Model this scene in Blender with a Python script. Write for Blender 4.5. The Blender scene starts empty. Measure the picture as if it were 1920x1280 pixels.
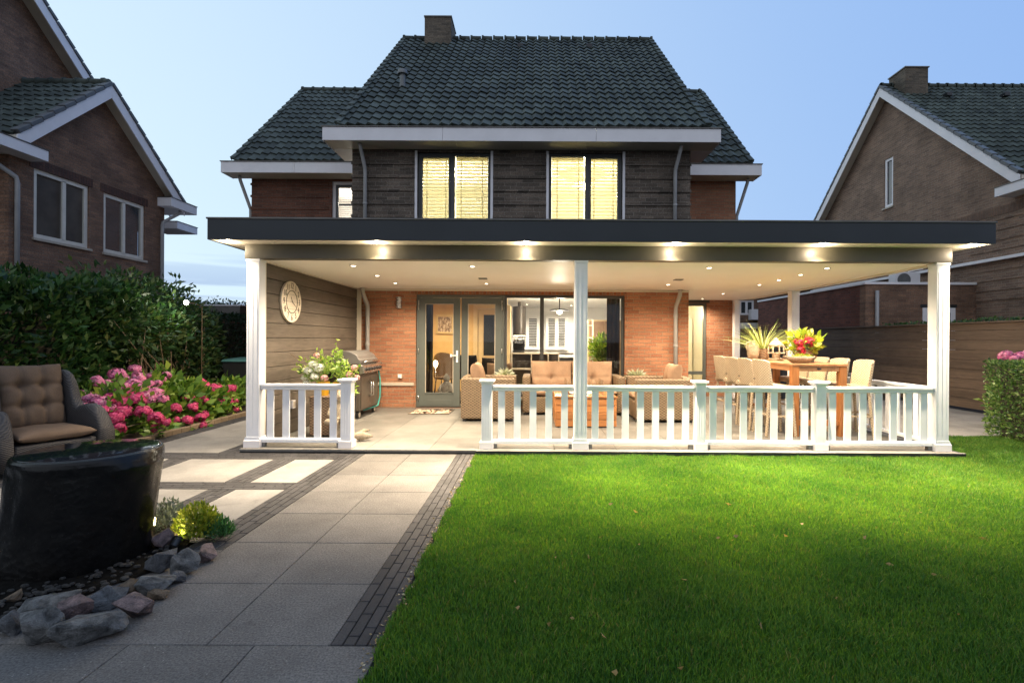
import bpy, bmesh, math, random
import numpy as np
from mathutils import Vector, Matrix

R = math.radians
S = bpy.context.scene
C = S.collection
rnd = random.Random(7)
rng = np.random.default_rng(7)

# ------------------------------------------------------------------ camera
EYE = 1.45          # eye height in metres
F = 945.0           # focal length in photo pixels (1920 px wide)
ROLL = 0.0056
cam_d = bpy.data.cameras.new('camera')
cam = bpy.data.objects.new('camera', cam_d)
C.objects.link(cam)
cam.location = (0, 0, EYE)
cam.rotation_euler = (R(90), -ROLL, 0)
cam_d.sensor_width = 36.0
cam_d.lens = F / 1920 * 36
cam_d.shift_x = -40 / 1920
cam_d.shift_y = -3 / 1920
cam_d.clip_start = 0.05
cam_d.clip_end = 3000
S.camera = cam

# ------------------------------------------------------------------ sky (after sunset) and the last of the sun
SUN_EL, SUN_ROT = R(3.0), R(-50)
world = bpy.data.worlds.new('World')
S.world = world
world.use_nodes = True
wt = world.node_tree
wt.nodes.clear()
def wn(t, **k):
    n = wt.nodes.new(t)
    for a, b in k.items(): setattr(n, a, b)
    return n
w_out = wn('ShaderNodeOutputWorld')
w_bg = wn('ShaderNodeBackground')
w_sky = wn('ShaderNodeTexSky', sky_type='NISHITA')
w_sky.sun_disc = False
w_sky.sun_elevation = SUN_EL
w_sky.sun_rotation = SUN_ROT
w_sky.air_density = 1.0
w_sky.dust_density = 0.3
w_sky.ozone_density = 3.0
w_bg.inputs['Strength'].default_value = 0.15
w_tc = wn('ShaderNodeTexCoord')
w_sep = wn('ShaderNodeSeparateXYZ')
wt.links.new(w_tc.outputs['Generated'], w_sep.inputs[0])
# the dusk glow: pale towards the left, bluer to the right and upwards
w_ramp = wn('ShaderNodeValToRGB')
w_ramp.color_ramp.elements[0].position = 0.0
w_ramp.color_ramp.elements[0].color = (0.70, 0.88, 1.0, 1)
w_ramp.color_ramp.elements[1].position = 1.0
w_ramp.color_ramp.elements[1].color = (0.25, 0.44, 0.84, 1)
w_m1 = wn('ShaderNodeMath', operation='MULTIPLY_ADD')     # x*0.55 + 0.5
w_m1.inputs[1].default_value = 0.62
w_m1.inputs[2].default_value = 0.34
wt.links.new(w_sep.outputs[0], w_m1.inputs[0])
w_m2 = wn('ShaderNodeMath', operation='MULTIPLY_ADD')     # + z*0.35
w_m2.inputs[1].default_value = 0.38
wt.links.new(w_sep.outputs[2], w_m2.inputs[0])
wt.links.new(w_m1.outputs[0], w_m2.inputs[2])
wt.links.new(w_m2.outputs[0], w_ramp.inputs[0])
# stretched bands of cloud low over the horizon
w_map = wn('ShaderNodeMapping')
w_map.inputs['Scale'].default_value = (2.2, 2.2, 46)
w_map.inputs['Rotation'].default_value = (0, R(-2.0), 0)
wt.links.new(w_tc.outputs['Generated'], w_map.inputs[0])
w_noi = wn('ShaderNodeTexNoise')
w_noi.inputs['Scale'].default_value = 1.0
w_noi.inputs['Detail'].default_value = 5
wt.links.new(w_map.outputs[0], w_noi.inputs[0])
w_cr = wn('ShaderNodeValToRGB')
w_cr.color_ramp.elements[0].position = 0.43
w_cr.color_ramp.elements[0].color = (0, 0, 0, 1)
w_cr.color_ramp.elements[1].position = 0.55
w_cr.color_ramp.elements[1].color = (1, 1, 1, 1)
wt.links.new(w_noi.outputs[0], w_cr.inputs[0])
w_low = wn('ShaderNodeMapRange')
w_low.inputs[1].default_value = 0.05
w_low.inputs[2].default_value = 0.17
w_low.inputs[3].default_value = 0.85
w_low.inputs[4].default_value = 0.0
wt.links.new(w_sep.outputs[2], w_low.inputs[0])
w_cm = wn('ShaderNodeMath', operation='MULTIPLY')
wt.links.new(w_cr.outputs[0], w_cm.inputs[0])
wt.links.new(w_low.outputs[0], w_cm.inputs[1])
w_cmix = wn('ShaderNodeMixRGB')
w_cmix.inputs[2].default_value = (0.27, 0.40, 0.70, 1)
wt.links.new(w_cm.outputs[0], w_cmix.inputs[0])
wt.links.new(w_ramp.outputs[0], w_cmix.inputs[1])
# ramp colours are scene radiance at exposure 0; bring them to the strength of the background
w_gain = wn('ShaderNodeVectorMath', operation='SCALE')
w_gain.inputs[3].default_value = 7.5
wt.links.new(w_cmix.outputs[0], w_gain.inputs[0])
w_mix = wn('ShaderNodeMixRGB')
w_mix.inputs[0].default_value = 0.92
wt.links.new(w_sky.outputs[0], w_mix.inputs[1])
# unseen sky behind the camera, dimmed near the horizon to darken reflections
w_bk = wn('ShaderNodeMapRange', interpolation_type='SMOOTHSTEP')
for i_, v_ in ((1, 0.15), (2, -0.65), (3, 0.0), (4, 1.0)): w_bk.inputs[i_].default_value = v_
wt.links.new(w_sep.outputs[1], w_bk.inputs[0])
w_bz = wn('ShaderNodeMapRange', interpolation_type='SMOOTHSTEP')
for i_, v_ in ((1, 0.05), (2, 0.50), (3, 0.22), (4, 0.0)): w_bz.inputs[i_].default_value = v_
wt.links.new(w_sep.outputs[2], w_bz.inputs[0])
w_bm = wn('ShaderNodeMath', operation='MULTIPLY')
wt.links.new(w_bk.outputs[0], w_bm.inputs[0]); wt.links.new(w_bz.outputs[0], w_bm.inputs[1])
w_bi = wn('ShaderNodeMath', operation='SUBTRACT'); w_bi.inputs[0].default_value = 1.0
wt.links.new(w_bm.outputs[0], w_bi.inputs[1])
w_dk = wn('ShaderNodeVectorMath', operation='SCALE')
# grey added to that unseen side of the sky to neutralise the fill light
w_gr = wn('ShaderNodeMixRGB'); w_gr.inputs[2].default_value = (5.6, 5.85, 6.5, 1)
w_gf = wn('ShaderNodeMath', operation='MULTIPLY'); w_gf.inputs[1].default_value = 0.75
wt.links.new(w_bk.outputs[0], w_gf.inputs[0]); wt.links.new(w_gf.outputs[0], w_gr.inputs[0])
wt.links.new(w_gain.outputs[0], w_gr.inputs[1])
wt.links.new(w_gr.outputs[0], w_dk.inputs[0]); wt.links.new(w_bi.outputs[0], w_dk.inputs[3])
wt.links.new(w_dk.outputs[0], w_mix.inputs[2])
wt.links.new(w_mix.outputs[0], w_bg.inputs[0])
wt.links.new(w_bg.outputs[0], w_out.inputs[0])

sun_d = bpy.data.lights.new('sun', 'SUN')
sun_d.energy = 0.12
sun_d.angle = R(30)
sun_d.color = (1.0, 0.86, 0.74)
sun = bpy.data.objects.new('sun', sun_d)
C.objects.link(sun)
_sd = Vector((math.sin(SUN_ROT) * math.cos(R(12)), math.cos(SUN_ROT) * math.cos(R(12)), math.sin(R(12))))
sun.rotation_euler = _sd.to_track_quat('Z', 'Y').to_euler()

S.view_settings.view_transform = 'Standard'
S.view_settings.look = 'None'
S.view_settings.exposure = 0.0
S.view_settings.gamma = 1.0
S.render.engine = 'CYCLES'
S.cycles.use_denoising = True
S.cycles.max_bounces = 8
S.cycles.diffuse_bounces = 4
S.cycles.glossy_bounces = 4
S.cycles.transmission_bounces = 6
S.cycles.transparent_max_bounces = 12
S.cycles.sample_clamp_indirect = 6.0
S.cycles.caustics_reflective = False
S.cycles.caustics_refractive = False

# ------------------------------------------------------------------ helpers: placing
def at(px, py, Y):
    """World point on the plane at depth Y that the photo shows at pixel (px, py)."""
    u, v = px - 1000.0, py - 637.0
    u, v = u + ROLL * v, v - ROLL * u
    return Vector((u * Y / F, Y, EYE - v * Y / F))
def ground(px, py, z=0.0):
    u, v = px - 1000.0, py - 637.0
    u, v = u + ROLL * v, v - ROLL * u
    Y = (EYE - z) * F / v
    return Vector((u * Y / F, Y, z))

WL = {}                     # world location of every root and part (unrotated world-built things)

# ------------------------------------------------------------------ helpers: mesh building
class MB:
    def __init__(s): s.v = []; s.f = []
    def add(s, vs, fs):
        n = len(s.v)
        s.v += [tuple(p) for p in vs]
        s.f += [tuple(i + n for i in f) for f in fs]
        return s
    def box(s, x0, x1, y0, y1, z0, z1):
        return s.add([(x0,y0,z0),(x1,y0,z0),(x1,y1,z0),(x0,y1,z0),(x0,y0,z1),(x1,y0,z1),(x1,y1,z1),(x0,y1,z1)],
                     [(0,3,2,1),(4,5,6,7),(0,1,5,4),(1,2,6,5),(2,3,7,6),(3,0,4,7)])
    def cbox(s, c, d, rz=0, M=None):
        m = M or (Matrix.Translation(c) @ Matrix.Rotation(rz, 4, 'Z'))
        b = MB().box(-d[0]/2, d[0]/2, -d[1]/2, d[1]/2, -d[2]/2, d[2]/2)
        return s.add([m @ Vector(p) for p in b.v], b.f)
    def bar(s, a, b, w, h):
        a, b = Vector(a), Vector(b)
        d = (b - a); L = d.length
        q = d.to_track_quat('Y', 'Z').to_matrix().to_4x4()
        return s.cbox(None, (w, L, h), M=Matrix.Translation((a + b) / 2) @ q)
    def quad(s, a, b, c, d): return s.add([a, b, c, d], [(0,1,2,3)])
    def prism(s, poly, axis, a, b):
        n = len(poly)
        def p3(p, t):
            return {'x': (t, p[0], p[1]), 'y': (p[0], t, p[1]), 'z': (p[0], p[1], t)}[axis]
        vs = [p3(p, a) for p in poly] + [p3(p, b) for p in poly]
        fs = [tuple(range(n)), tuple(range(2*n-1, n-1, -1))]
        for i in range(n):
            j = (i + 1) % n
            fs.append((i, j, n + j, n + i))
        return s.add(vs, fs)
    def tube(s, pts, r, seg=10, cap=True):
        pts = [Vector(p) for p in pts]
        n = len(pts)
        rs = [r] * n if not hasattr(r, '__len__') else list(r)
        t0 = (pts[1] - pts[0]).normalized()
        u = t0.orthogonal().normalized()
        vs = []
        for i in range(n):
            t = ((pts[min(i+1, n-1)] - pts[max(i-1, 0)])).normalized()
            u = (u - t * u.dot(t))
            if u.length < 1e-6: u = t.orthogonal()
            u.normalize()
            w = t.cross(u)
            for k in range(seg):
                a = 2 * math.pi * k / seg
                vs.append(pts[i] + (u * math.cos(a) + w * math.sin(a)) * rs[i])
        fs = []
        for i in range(n - 1):
            for k in range(seg):
                k2 = (k + 1) % seg
                fs.append((i*seg+k, i*seg+k2, (i+1)*seg+k2, (i+1)*seg+k))
        if cap:
            fs.append(tuple(range(seg-1, -1, -1)))
            fs.append(tuple(range((n-1)*seg, n*seg)))
        return s.add(vs, fs)
    def lathe(s, prof, c=(0,0,0), seg=24, sx=1, sy=1, ring=False):
        if ring: prof = list(prof) + [prof[0]]
        vs = []
        for (r, z) in prof:
            for k in range(seg):
                a = 2 * math.pi * k / seg
                vs.append((c[0] + r*sx*math.cos(a), c[1] + r*sy*math.sin(a), c[2] + z))
        fs = []
        n = len(prof)
        for i in range(n - 1):
            for k in range(seg):
                k2 = (k + 1) % seg
                fs.append((i*seg+k, i*seg+k2, (i+1)*seg+k2, (i+1)*seg+k))
        if prof[0][0] > 1e-4 and not ring: fs.append(tuple(range(seg-1, -1, -1)))
        if prof[-1][0] > 1e-4 and not ring: fs.append(tuple(range((n-1)*seg, n*seg)))
        return s.add(vs, fs)
    def move(s, M):
        s.v = [tuple(M @ Vector(p)) for p in s.v]
        return s

def finish(me, mat, smooth=False, recalc=True):
    if recalc:
        bm = bmesh.new(); bm.from_mesh(me)
        bmesh.ops.recalc_face_normals(bm, faces=bm.faces)
        bm.to_mesh(me); bm.free()
    if smooth:
        me.polygons.foreach_set('use_smooth', [True] * len(me.polygons))
    if mat: me.materials.append(mat)
    me.update()

def part(mb, name, mat, parent=None, world=True, smooth=False, bevel=0.0, seg=2, recalc=True, label=None, sub=0, kind=None, auto=None):
    off = WL.get(parent.name, Vector((0,0,0))) if (parent is not None and world) else Vector((0,0,0))
    me = bpy.data.meshes.new(name)
    if isinstance(mb, MB):
        me.from_pydata([(p[0]-off.x, p[1]-off.y, p[2]-off.z) for p in mb.v], [], mb.f)
    else:
        V, Fc = mb
        nmesh(me, V - np.array(off), Fc)
        recalc = False
    finish(me, mat, smooth or bool(auto), recalc)
    o = bpy.data.objects.new(name, me)
    C.objects.link(o)
    if parent is not None:
        o.parent = parent
    WL[o.name] = off.copy()
    if auto:
        me.set_sharp_from_angle(angle=R(auto))
    if sub:
        m = o.modifiers.new('subdivision', 'SUBSURF'); m.levels = sub; m.render_levels = sub
    if bevel:
        m = o.modifiers.new('bevel', 'BEVEL'); m.width = bevel; m.segments = seg; m.limit_method = 'ANGLE'; m.angle_limit = R(40)
    if label: o['label'] = label
    if kind: o['kind'] = kind
    return o

def nmesh(me, V, Fc):
    V = np.asarray(V, dtype=np.float32); Fc = np.asarray(Fc, dtype=np.int32)
    k = Fc.shape[1]
    me.vertices.add(len(V)); me.vertices.foreach_set('co', V.ravel())
    me.loops.add(Fc.size); me.loops.foreach_set('vertex_index', Fc.ravel())
    me.polygons.add(len(Fc))
    me.polygons.foreach_set('loop_start', np.arange(0, Fc.size, k, dtype=np.int32))
    me.polygons.foreach_set('loop_total', np.full(len(Fc), k, dtype=np.int32))
    me.update(calc_edges=True)
    me.validate()

def tag(o, label=None, cat=None, group=None, kind=None):
    if label: o['label'] = label
    if cat: o['category'] = cat
    if group: o['group'] = group
    if kind: o['kind'] = kind
    return o

def thing(name, label, cat, loc=(0,0,0), rz=0.0, group=None):
    o = bpy.data.objects.new(name, None)
    o.empty_display_size = 0.1
    C.objects.link(o)
    o.location = loc
    o.rotation_euler = (0, 0, rz)
    WL[o.name] = Vector(loc)
    return tag(o, label, cat, group)

def solo(mb, name, mat, label, cat, loc=(0,0,0), group=None, kind=None, **k):
    """A top-level thing of one mesh; built in world coordinates, origin at loc."""
    o = part(mb, name, mat, None, **k)
    loc = Vector(loc)
    if loc.length > 0:
        o.data.transform(Matrix.Translation(-loc)); o.location = loc
    return tag(o, label, cat, group, kind)

def structure(mb, name, mat, **k):
    return tag(part(mb, name, mat, None, **k), kind='structure')

def copy_tree(o, parent=None):
    c = o.copy()
    C.objects.link(c)
    if parent is not None: c.parent = parent
    for ch in list(o.children): copy_tree(ch, c)
    return c

def repeat(o, loc, rz, label, group=None):
    c = copy_tree(o)
    c.location = loc
    c.rotation_euler = (0, 0, rz)
    c['label'] = label
    if group: c['group'] = group
    return c

# ------------------------------------------------------------------ helpers: materials
class NT:
    def __init__(s, name):
        s.m = bpy.data.materials.new(name); s.m.use_nodes = True
        s.t = s.m.node_tree; s.t.nodes.clear()
        s.out = s.n('ShaderNodeOutputMaterial')
    def n(s, typ, **k):
        nd = s.t.nodes.new(typ)
        for a, b in k.items():
            setattr(nd, a, b)
        return nd
    def l(s, a, b): s.t.links.new(a, b)
    def val(s, sock, v):
        if isinstance(v, bpy.types.NodeSocket): s.l(v, sock)
        else:
            if isinstance(v, (tuple, list)) and len(v) == 3 and len(sock.default_value) == 4: v = (*v, 1)
            sock.default_value = v
    def obj(s): return s.n('ShaderNodeTexCoord').outputs['Object']
    def noise(s, vec, scale, detail=4, rough=0.55, dist=0.0):
        nd = s.n('ShaderNodeTexNoise')
        nd.inputs['Scale'].default_value = scale; nd.inputs['Detail'].default_value = detail
        nd.inputs['Roughness'].default_value = rough; nd.inputs['Distortion'].default_value = dist
        if vec is not None: s.l(vec, nd.inputs['Vector'])
        return nd.outputs[0]
    def ramp(s, fac, stops):
        nd = s.n('ShaderNodeValToRGB')
        cr = nd.color_ramp
        while len(cr.elements) < len(stops): cr.elements.new(0.5)
        for e, (p, c) in zip(cr.elements, stops):
            e.position = p
            e.color = (*c, 1) if hasattr(c, '__len__') else (c, c, c, 1)
        s.l(fac, nd.inputs[0])
        return nd.outputs[0]
    def mix(s, fac, a, b, mode='MIX'):
        nd = s.n('ShaderNodeMixRGB', blend_type=mode)
        s.val(nd.inputs[0], fac); s.val(nd.inputs[1], a); s.val(nd.inputs[2], b)
        return nd.outputs[0]
    def math(s, op, a, b=0.0, c=0.0):
        nd = s.n('ShaderNodeMath', operation=op)
        s.val(nd.inputs[0], a); s.val(nd.inputs[1], b)
        if op == 'MULTIPLY_ADD': s.val(nd.inputs[2], c)
        return nd.outputs[0]
    def mapping(s, vec, scale=(1,1,1), rot=(0,0,0)):
        nd = s.n('ShaderNodeMapping')
        nd.inputs['Scale'].default_value = scale; nd.inputs['Rotation'].default_value = rot
        s.l(vec, nd.inputs[0])
        return nd.outputs[0]
    def bump(s, h, strength=0.3, dist=0.01, normal=None):
        nd = s.n('ShaderNodeBump')
        nd.inputs['Strength'].default_value = strength; nd.inputs['Distance'].default_value = dist
        s.l(h, nd.inputs['Height'])
        if normal is not None: s.l(normal, nd.inputs['Normal'])
        return nd.outputs[0]
    def bsdf(s, color, rough=0.5, metal=0.0, normal=None, spec=0.5, **k):
        b = s.n('ShaderNodeBsdfPrincipled')
        s.val(b.inputs['Base Color'], color); s.val(b.inputs['Roughness'], rough); s.val(b.inputs['Metallic'], metal)
        b.inputs['Specular IOR Level'].default_value = spec
        if normal is not None: s.l(normal, b.inputs['Normal'])
        for a, v in k.items(): s.val(b.inputs[a], v)
        s.l(b.outputs[0], s.out.inputs[0])
        return s.m

def paint(name, col, rough=0.45, metal=0.0, var=0.06, scale=6.0, bump=0.0, bscale=60.0, spec=0.5):
    t = NT(name); o = t.obj()
    n = t.noise(o, scale, 5)
    c = t.mix(1.0, col, t.ramp(n, [(0.3, 1 - var), (0.7, 1 + var)]), 'MULTIPLY')
    rr = t.math('MULTIPLY_ADD', t.noise(o, scale * 2.3, 3), 0.16, rough - 0.08)
    nb = t.bump(t.noise(o, bscale, 4), bump, 0.004) if bump else None
    return t.bsdf(c, rr, metal, nb, spec)

def brick_mat(name, c1, c2, mortar, bw=0.24, bh=0.074, var=0.35, soldier=False, bump=1.0, rough=0.85):
    t = NT(name); o = t.obj()
    sp = t.n('ShaderNodeSeparateXYZ'); t.l(o, sp.inputs[0])
    cb = t.n('ShaderNodeCombineXYZ')
    h = t.math('ADD', sp.outputs[0], sp.outputs[1])
    if soldier: t.l(sp.outputs[2], cb.inputs[0]); t.l(h, cb.inputs[1])
    else: t.l(h, cb.inputs[0]); t.l(sp.outputs[2], cb.inputs[1])
    # waviness of hand-made bricks
    wob = t.noise(cb.outputs[0], 9.0, 2)
    vm = t.n('ShaderNodeVectorMath', operation='MULTIPLY_ADD')
    t.l(wob, vm.inputs[0]); vm.inputs[1].default_value = (0.006, 0.010, 0); t.l(cb.outputs[0], vm.inputs[2])
    br = t.n('ShaderNodeTexBrick')
    t.l(vm.outputs[0], br.inputs['Vector'])
    br.offset = 0.5; br.squash = 1.0
    t.val(br.inputs['Color1'], c1); t.val(br.inputs['Color2'], c2); t.val(br.inputs['Mortar'], mortar)
    br.inputs['Scale'].default_value = 1.0
    br.inputs['Mortar Size'].default_value = 0.007
    br.inputs['Mortar Smooth'].default_value = 0.4
    br.inputs['Bias'].default_value = 0.0
    br.inputs['Brick Width'].default_value = bw
    br.inputs['Row Height'].default_value = bh
    big = t.noise(o, 1.3, 4)
    c = t.mix(1.0, br.outputs['Color'], t.ramp(big, [(0.3, 1 - var*0.5), (0.7, 1 + var*0.5)]), 'MULTIPLY')
    fine = t.noise(o, 38, 4)
    c = t.mix(1.0, c, t.ramp(fine, [(0.3, 1 - var*0.6), (0.7, 1 + var*0.6)]), 'MULTIPLY')
    hgt = t.math('SUBTRACT', t.math('MULTIPLY', fine, 0.5), br.outputs['Fac'])
    return t.bsdf(c, rough, 0, t.bump(hgt, bump, 0.012), 0.25)

def wood_mat(name, dark, light, axis='x', scale=1.0, rough=0.6, board=None, bump=0.25):
    """board=(axis index, width): every board gets its own shade."""
    t = NT(name); o = t.obj()
    sc = {'x': (1.2, 14, 14), 'y': (14, 1.2, 14), 'z': (14, 14, 1.2)}[axis]
    v = t.mapping(o, tuple(a * scale for a in sc))
    n1 = t.noise(v, 1.6, 6, 0.6, 1.2)
    n2 = t.noise(v, 6.0, 3, 0.6)
    f = t.math('MULTIPLY_ADD', n2, 0.35, t.math('MULTIPLY', n1, 0.75))
    c = t.ramp(f, [(0.3, dark), (0.75, light)])
    big = t.noise(o, 0.9, 3)
    c = t.mix(1.0, c, t.ramp(big, [(0.3, 0.78), (0.7, 1.2)]), 'MULTIPLY')
    if board:
        sp = t.n('ShaderNodeSeparateXYZ'); t.l(o, sp.inputs[0])
        fl = t.math('FLOOR', t.math('DIVIDE', sp.outputs[board[0]], board[1]))
        wn_ = t.n('ShaderNodeTexWhiteNoise', noise_dimensions='1D'); t.l(fl, wn_.inputs['W'])
        c = t.mix(1.0, c, t.ramp(wn_.outputs[0], [(0.0, 0.78), (1.0, 1.2)]), 'MULTIPLY')
    return t.bsdf(c, rough, 0, t.bump(f, bump, 0.004), 0.3)

def wicker_mat(name, dark, light, pitch=0.022, rough=0.55):
    t = NT(name); o = t.obj()
    sp = t.n('ShaderNodeSeparateXYZ'); t.l(o, sp.inputs[0])
    hx = t.math('ADD', sp.outputs[0], sp.outputs[1])
    k = 2 * math.pi / pitch
    a = t.math('SINE', t.math('MULTIPLY', hx, k * 0.5))
    row = t.math('SINE', t.math('MULTIPLY', sp.outputs[2], k * 0.75))
    ph = t.math('MULTIPLY', t.math('SIGN', row), a)
    w = t.math('MULTIPLY_ADD', t.math('MULTIPLY', ph, t.math('ABSOLUTE', row)), 0.5, 0.5)
    n = t.noise(o, 24, 3)
    f = t.math('MULTIPLY_ADD', n, 0.4, t.math('MULTIPLY', w, 0.7))
    c = t.ramp(f, [(0.15, dark), (0.75, light)])
    return t.bsdf(c, rough, 0, t.bump(w, 0.8, 0.006), 0.35)

def fabric_mat(name, col, rough=0.9):
    t = NT(name); o = t.obj()
    n = t.noise(o, 5, 4); f = t.noise(o, 240, 2)
    c = t.mix(1.0, col, t.ramp(n, [(0.3, 0.85), (0.7, 1.12)]), 'MULTIPLY')
    c = t.mix(1.0, c, t.ramp(f, [(0.35, 0.82), (0.65, 1.15)]), 'MULTIPLY')
    h = t.math('MULTIPLY_ADD', t.noise(o, 16, 4), 1.0, t.math('MULTIPLY', f, 0.25))
    return t.bsdf(c, rough, 0, t.bump(h, 0.25, 0.012), 0.15)

def leaf_mat(name, a, b, c3=None, rough=0.45, trans=0.3, tcol=None, spot=None):
    """Leaves: every leaf its own shade between a and b."""
    t = NT(name)
    g = t.n('ShaderNodeNewGeometry')
    stops = [(0.0, a), (1.0, b)] if c3 is None else [(0.0, a), (0.62, b), (1.0, c3)]
    c = t.ramp(g.outputs['Random Per Island'], stops)
    pn = t.noise(t.obj(), 1.7, 3)
    c = t.mix(1.0, c, t.ramp(pn, [(0.3, 0.72), (0.7, 1.28)]), 'MULTIPLY')
    b_ = t.n('ShaderNodeBsdfPrincipled')
    t.l(c, b_.inputs['Base Color']); b_.inputs['Roughness'].default_value = rough
    b_.inputs['Specular IOR Level'].default_value = 0.35
    tr = t.n('ShaderNodeBsdfTranslucent')
    if tcol: tr.inputs[0].default_value = (*tcol, 1)
    else: t.l(t.mix(1.0, c, (1.2, 1.3, 0.7), 'MULTIPLY'), tr.inputs[0])
    ms = t.n('ShaderNodeMixShader'); ms.inputs[0].default_value = trans
    t.l(b_.outputs[0], ms.inputs[1]); t.l(tr.outputs[0], ms.inputs[2])
    t.l(ms.outputs[0], t.out.inputs[0])
    return t.m

def glow(name, col, strength):
    t = NT(name)
    e = t.n('ShaderNodeEmission'); e.inputs[0].default_value = (*col, 1); e.inputs[1].default_value = strength
    t.l(e.outputs[0], t.out.inputs[0])
    return t.m

def glass_mat(name, tint=(1,1,1), refl=1.0):
    t = NT(name)
    fr = t.n('ShaderNodeFresnel'); fr.inputs[0].default_value = 1.5
    f = t.math('MULTIPLY', fr.outputs[0], refl)
    tr = t.n('ShaderNodeBsdfTransparent'); tr.inputs[0].default_value = (*tint, 1)
    gl = t.n('ShaderNodeBsdfGlossy'); gl.inputs['Roughness'].default_value = 0.0
    ms = t.n('ShaderNodeMixShader')
    t.l(f, ms.inputs[0]); t.l(tr.outputs[0], ms.inputs[1]); t.l(gl.outputs[0], ms.inputs[2])
    t.l(ms.outputs[0], t.out.inputs[0])
    return t.m

def stone_mat(name, c1, c2, rough=0.8, scale=5, bump=0.6, spec=0.3):
    t = NT(name); o = t.obj()
    oi = t.n('ShaderNodeObjectInfo')
    vm = t.n('ShaderNodeVectorMath', operation='ADD'); t.l(o, vm.inputs[0]); t.l(oi.outputs['Location'], vm.inputs[1])
    n = t.noise(vm.outputs[0], scale, 8, 0.62, 0.4); f = t.noise(vm.outputs[0], scale * 9, 5, 0.7)
    c = t.ramp(n, [(0.32, c1), (0.68, c2)])
    c = t.mix(1.0, c, t.ramp(f, [(0.3, 0.7), (0.7, 1.35)]), 'MULTIPLY')
    h = t.math('MULTIPLY_ADD', f, 0.4, n)
    return t.bsdf(c, rough, 0, t.bump(h, bump, 0.035), spec)

def slab_mat(name, c, speck=0.5, fine=160, var=0.22, rough=0.85, cell=None):
    """Concrete paving with aggregate; shade changes per slab (Random Per Island)."""
    t = NT(name); o = t.obj()
    g = t.n('ShaderNodeNewGeometry')
    col = t.mix(1.0, c, t.ramp(g.outputs['Random Per Island'], [(0.0, 1 - var), (1.0, 1 + var)]), 'MULTIPLY')
    big = t.noise(o, 1.7, 6, 0.65)
    col = t.mix(1.0, col, t.ramp(big, [(0.3, 0.72), (0.72, 1.25)]), 'MULTIPLY')
    st = t.ramp(t.noise(o, 3.3, 7, 0.7, 1.5), [(0.58, 1.0), (0.72, 0.74)])      # stains
    col = t.mix(1.0, col, st, 'MULTIPLY')
    f = t.noise(o, fine, 3, 0.7)
    col = t.mix(1.0, col, t.ramp(f, [(0.3, 1 - speck), (0.5, 1.0), (0.72, 1 + speck)]), 'MULTIPLY')
    vo = t.n('ShaderNodeTexVoronoi'); vo.inputs['Scale'].default_value = 36; t.l(o, vo.inputs['Vector'])
    sp = t.ramp(vo.outputs['Distance'], [(0.08, 1.0), (0.15, 0.0)])
    sel = t.ramp(t.noise(o, 21, 2), [(0.56, 0.0), (0.6, 1.0)])
    col = t.mix(t.math('MULTIPLY', t.math('MULTIPLY', sp, sel), min(1.0, speck)), col, tuple(min(1, x * 3.0 + 0.05) for x in c))
    return t.bsdf(col, rough, 0, t.bump(f, 0.35, 0.004), 0.3)

M = {}
WARM = (1.0, 0.81, 0.57)
M['brick_red'] = brick_mat('red_brick', (0.41, 0.190, 0.105), (0.30, 0.122, 0.068), (0.33, 0.255, 0.18))
M['brick_soldier'] = brick_mat('red_brick_soldier', (0.36, 0.13, 0.06), (0.25, 0.085, 0.04), (0.26, 0.2, 0.14), soldier=True)
M['brick_dark'] = brick_mat('charcoal_brick', (0.175, 0.135, 0.105), (0.085, 0.069, 0.056), (0.235, 0.20, 0.165), var=0.7)
M['brick_wing'] = brick_mat('russet_brick', (0.20, 0.085, 0.055), (0.13, 0.060, 0.042), (0.16, 0.12, 0.095), var=0.45)
M['brick_brown'] = brick_mat('brown_brick', (0.265, 0.150, 0.096), (0.165, 0.097, 0.068), (0.19, 0.148, 0.115), var=0.6)
M['brick_tan'] = brick_mat('tan_brick', (0.29, 0.19, 0.132), (0.19, 0.125, 0.092), (0.34, 0.275, 0.215), var=0.5)
M['brick_shed'] = brick_mat('dark_red_brick', (0.20, 0.075, 0.052), (0.12, 0.05, 0.040), (0.12, 0.085, 0.07), var=0.5)
M['brick_chimney'] = brick_mat('grey_brown_brick', (0.17, 0.135, 0.10), (0.10, 0.083, 0.066), (0.20, 0.17, 0.135), var=0.45)
def roof_mat():
    t = NT('glazed_roof_tile'); o = t.obj()
    sp = t.n('ShaderNodeSeparateXYZ'); t.l(o, sp.inputs[0])
    a = t.math('FLOOR', t.math('DIVIDE', sp.outputs[0], 0.2028)); b = t.math('FLOOR', t.math('DIVIDE', sp.outputs[2], 0.222))
    cb = t.n('ShaderNodeCombineXYZ'); t.l(a, cb.inputs[0]); t.l(b, cb.inputs[1])
    w = t.n('ShaderNodeTexWhiteNoise', noise_dimensions='2D'); t.l(cb.outputs[0], w.inputs['Vector'])
    c = t.mix(1.0, (0.058, 0.068, 0.058), t.ramp(w.outputs[0], [(0.0, 0.68), (1.0, 1.38)]), 'MULTIPLY')
    c = t.mix(1.0, c, t.ramp(t.noise(o, 1.1, 5), [(0.3, 0.72), (0.7, 1.3)]), 'MULTIPLY')
    li = t.ramp(t.noise(o, 9, 6, 0.7), [(0.60, 0.0), (0.74, 0.5)])
    c = t.mix(li, c, (0.075, 0.085, 0.062))
    r = t.math('MULTIPLY_ADD', t.noise(o, 5, 3), 0.25, 0.48)
    return t.bsdf(c, r, 0, t.bump(t.noise(o, 40, 4), 0.15, 0.004), 0.22)
M['roof'] = roof_mat()
M['verge'] = paint('grey_verge_tile', (0.10, 0.105, 0.11), 0.5, var=0.2, scale=5)
M['white'] = paint('white_trim', (0.82, 0.79, 0.80), 0.5, var=0.06, scale=2.0, bump=0.03, bscale=120)
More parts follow.
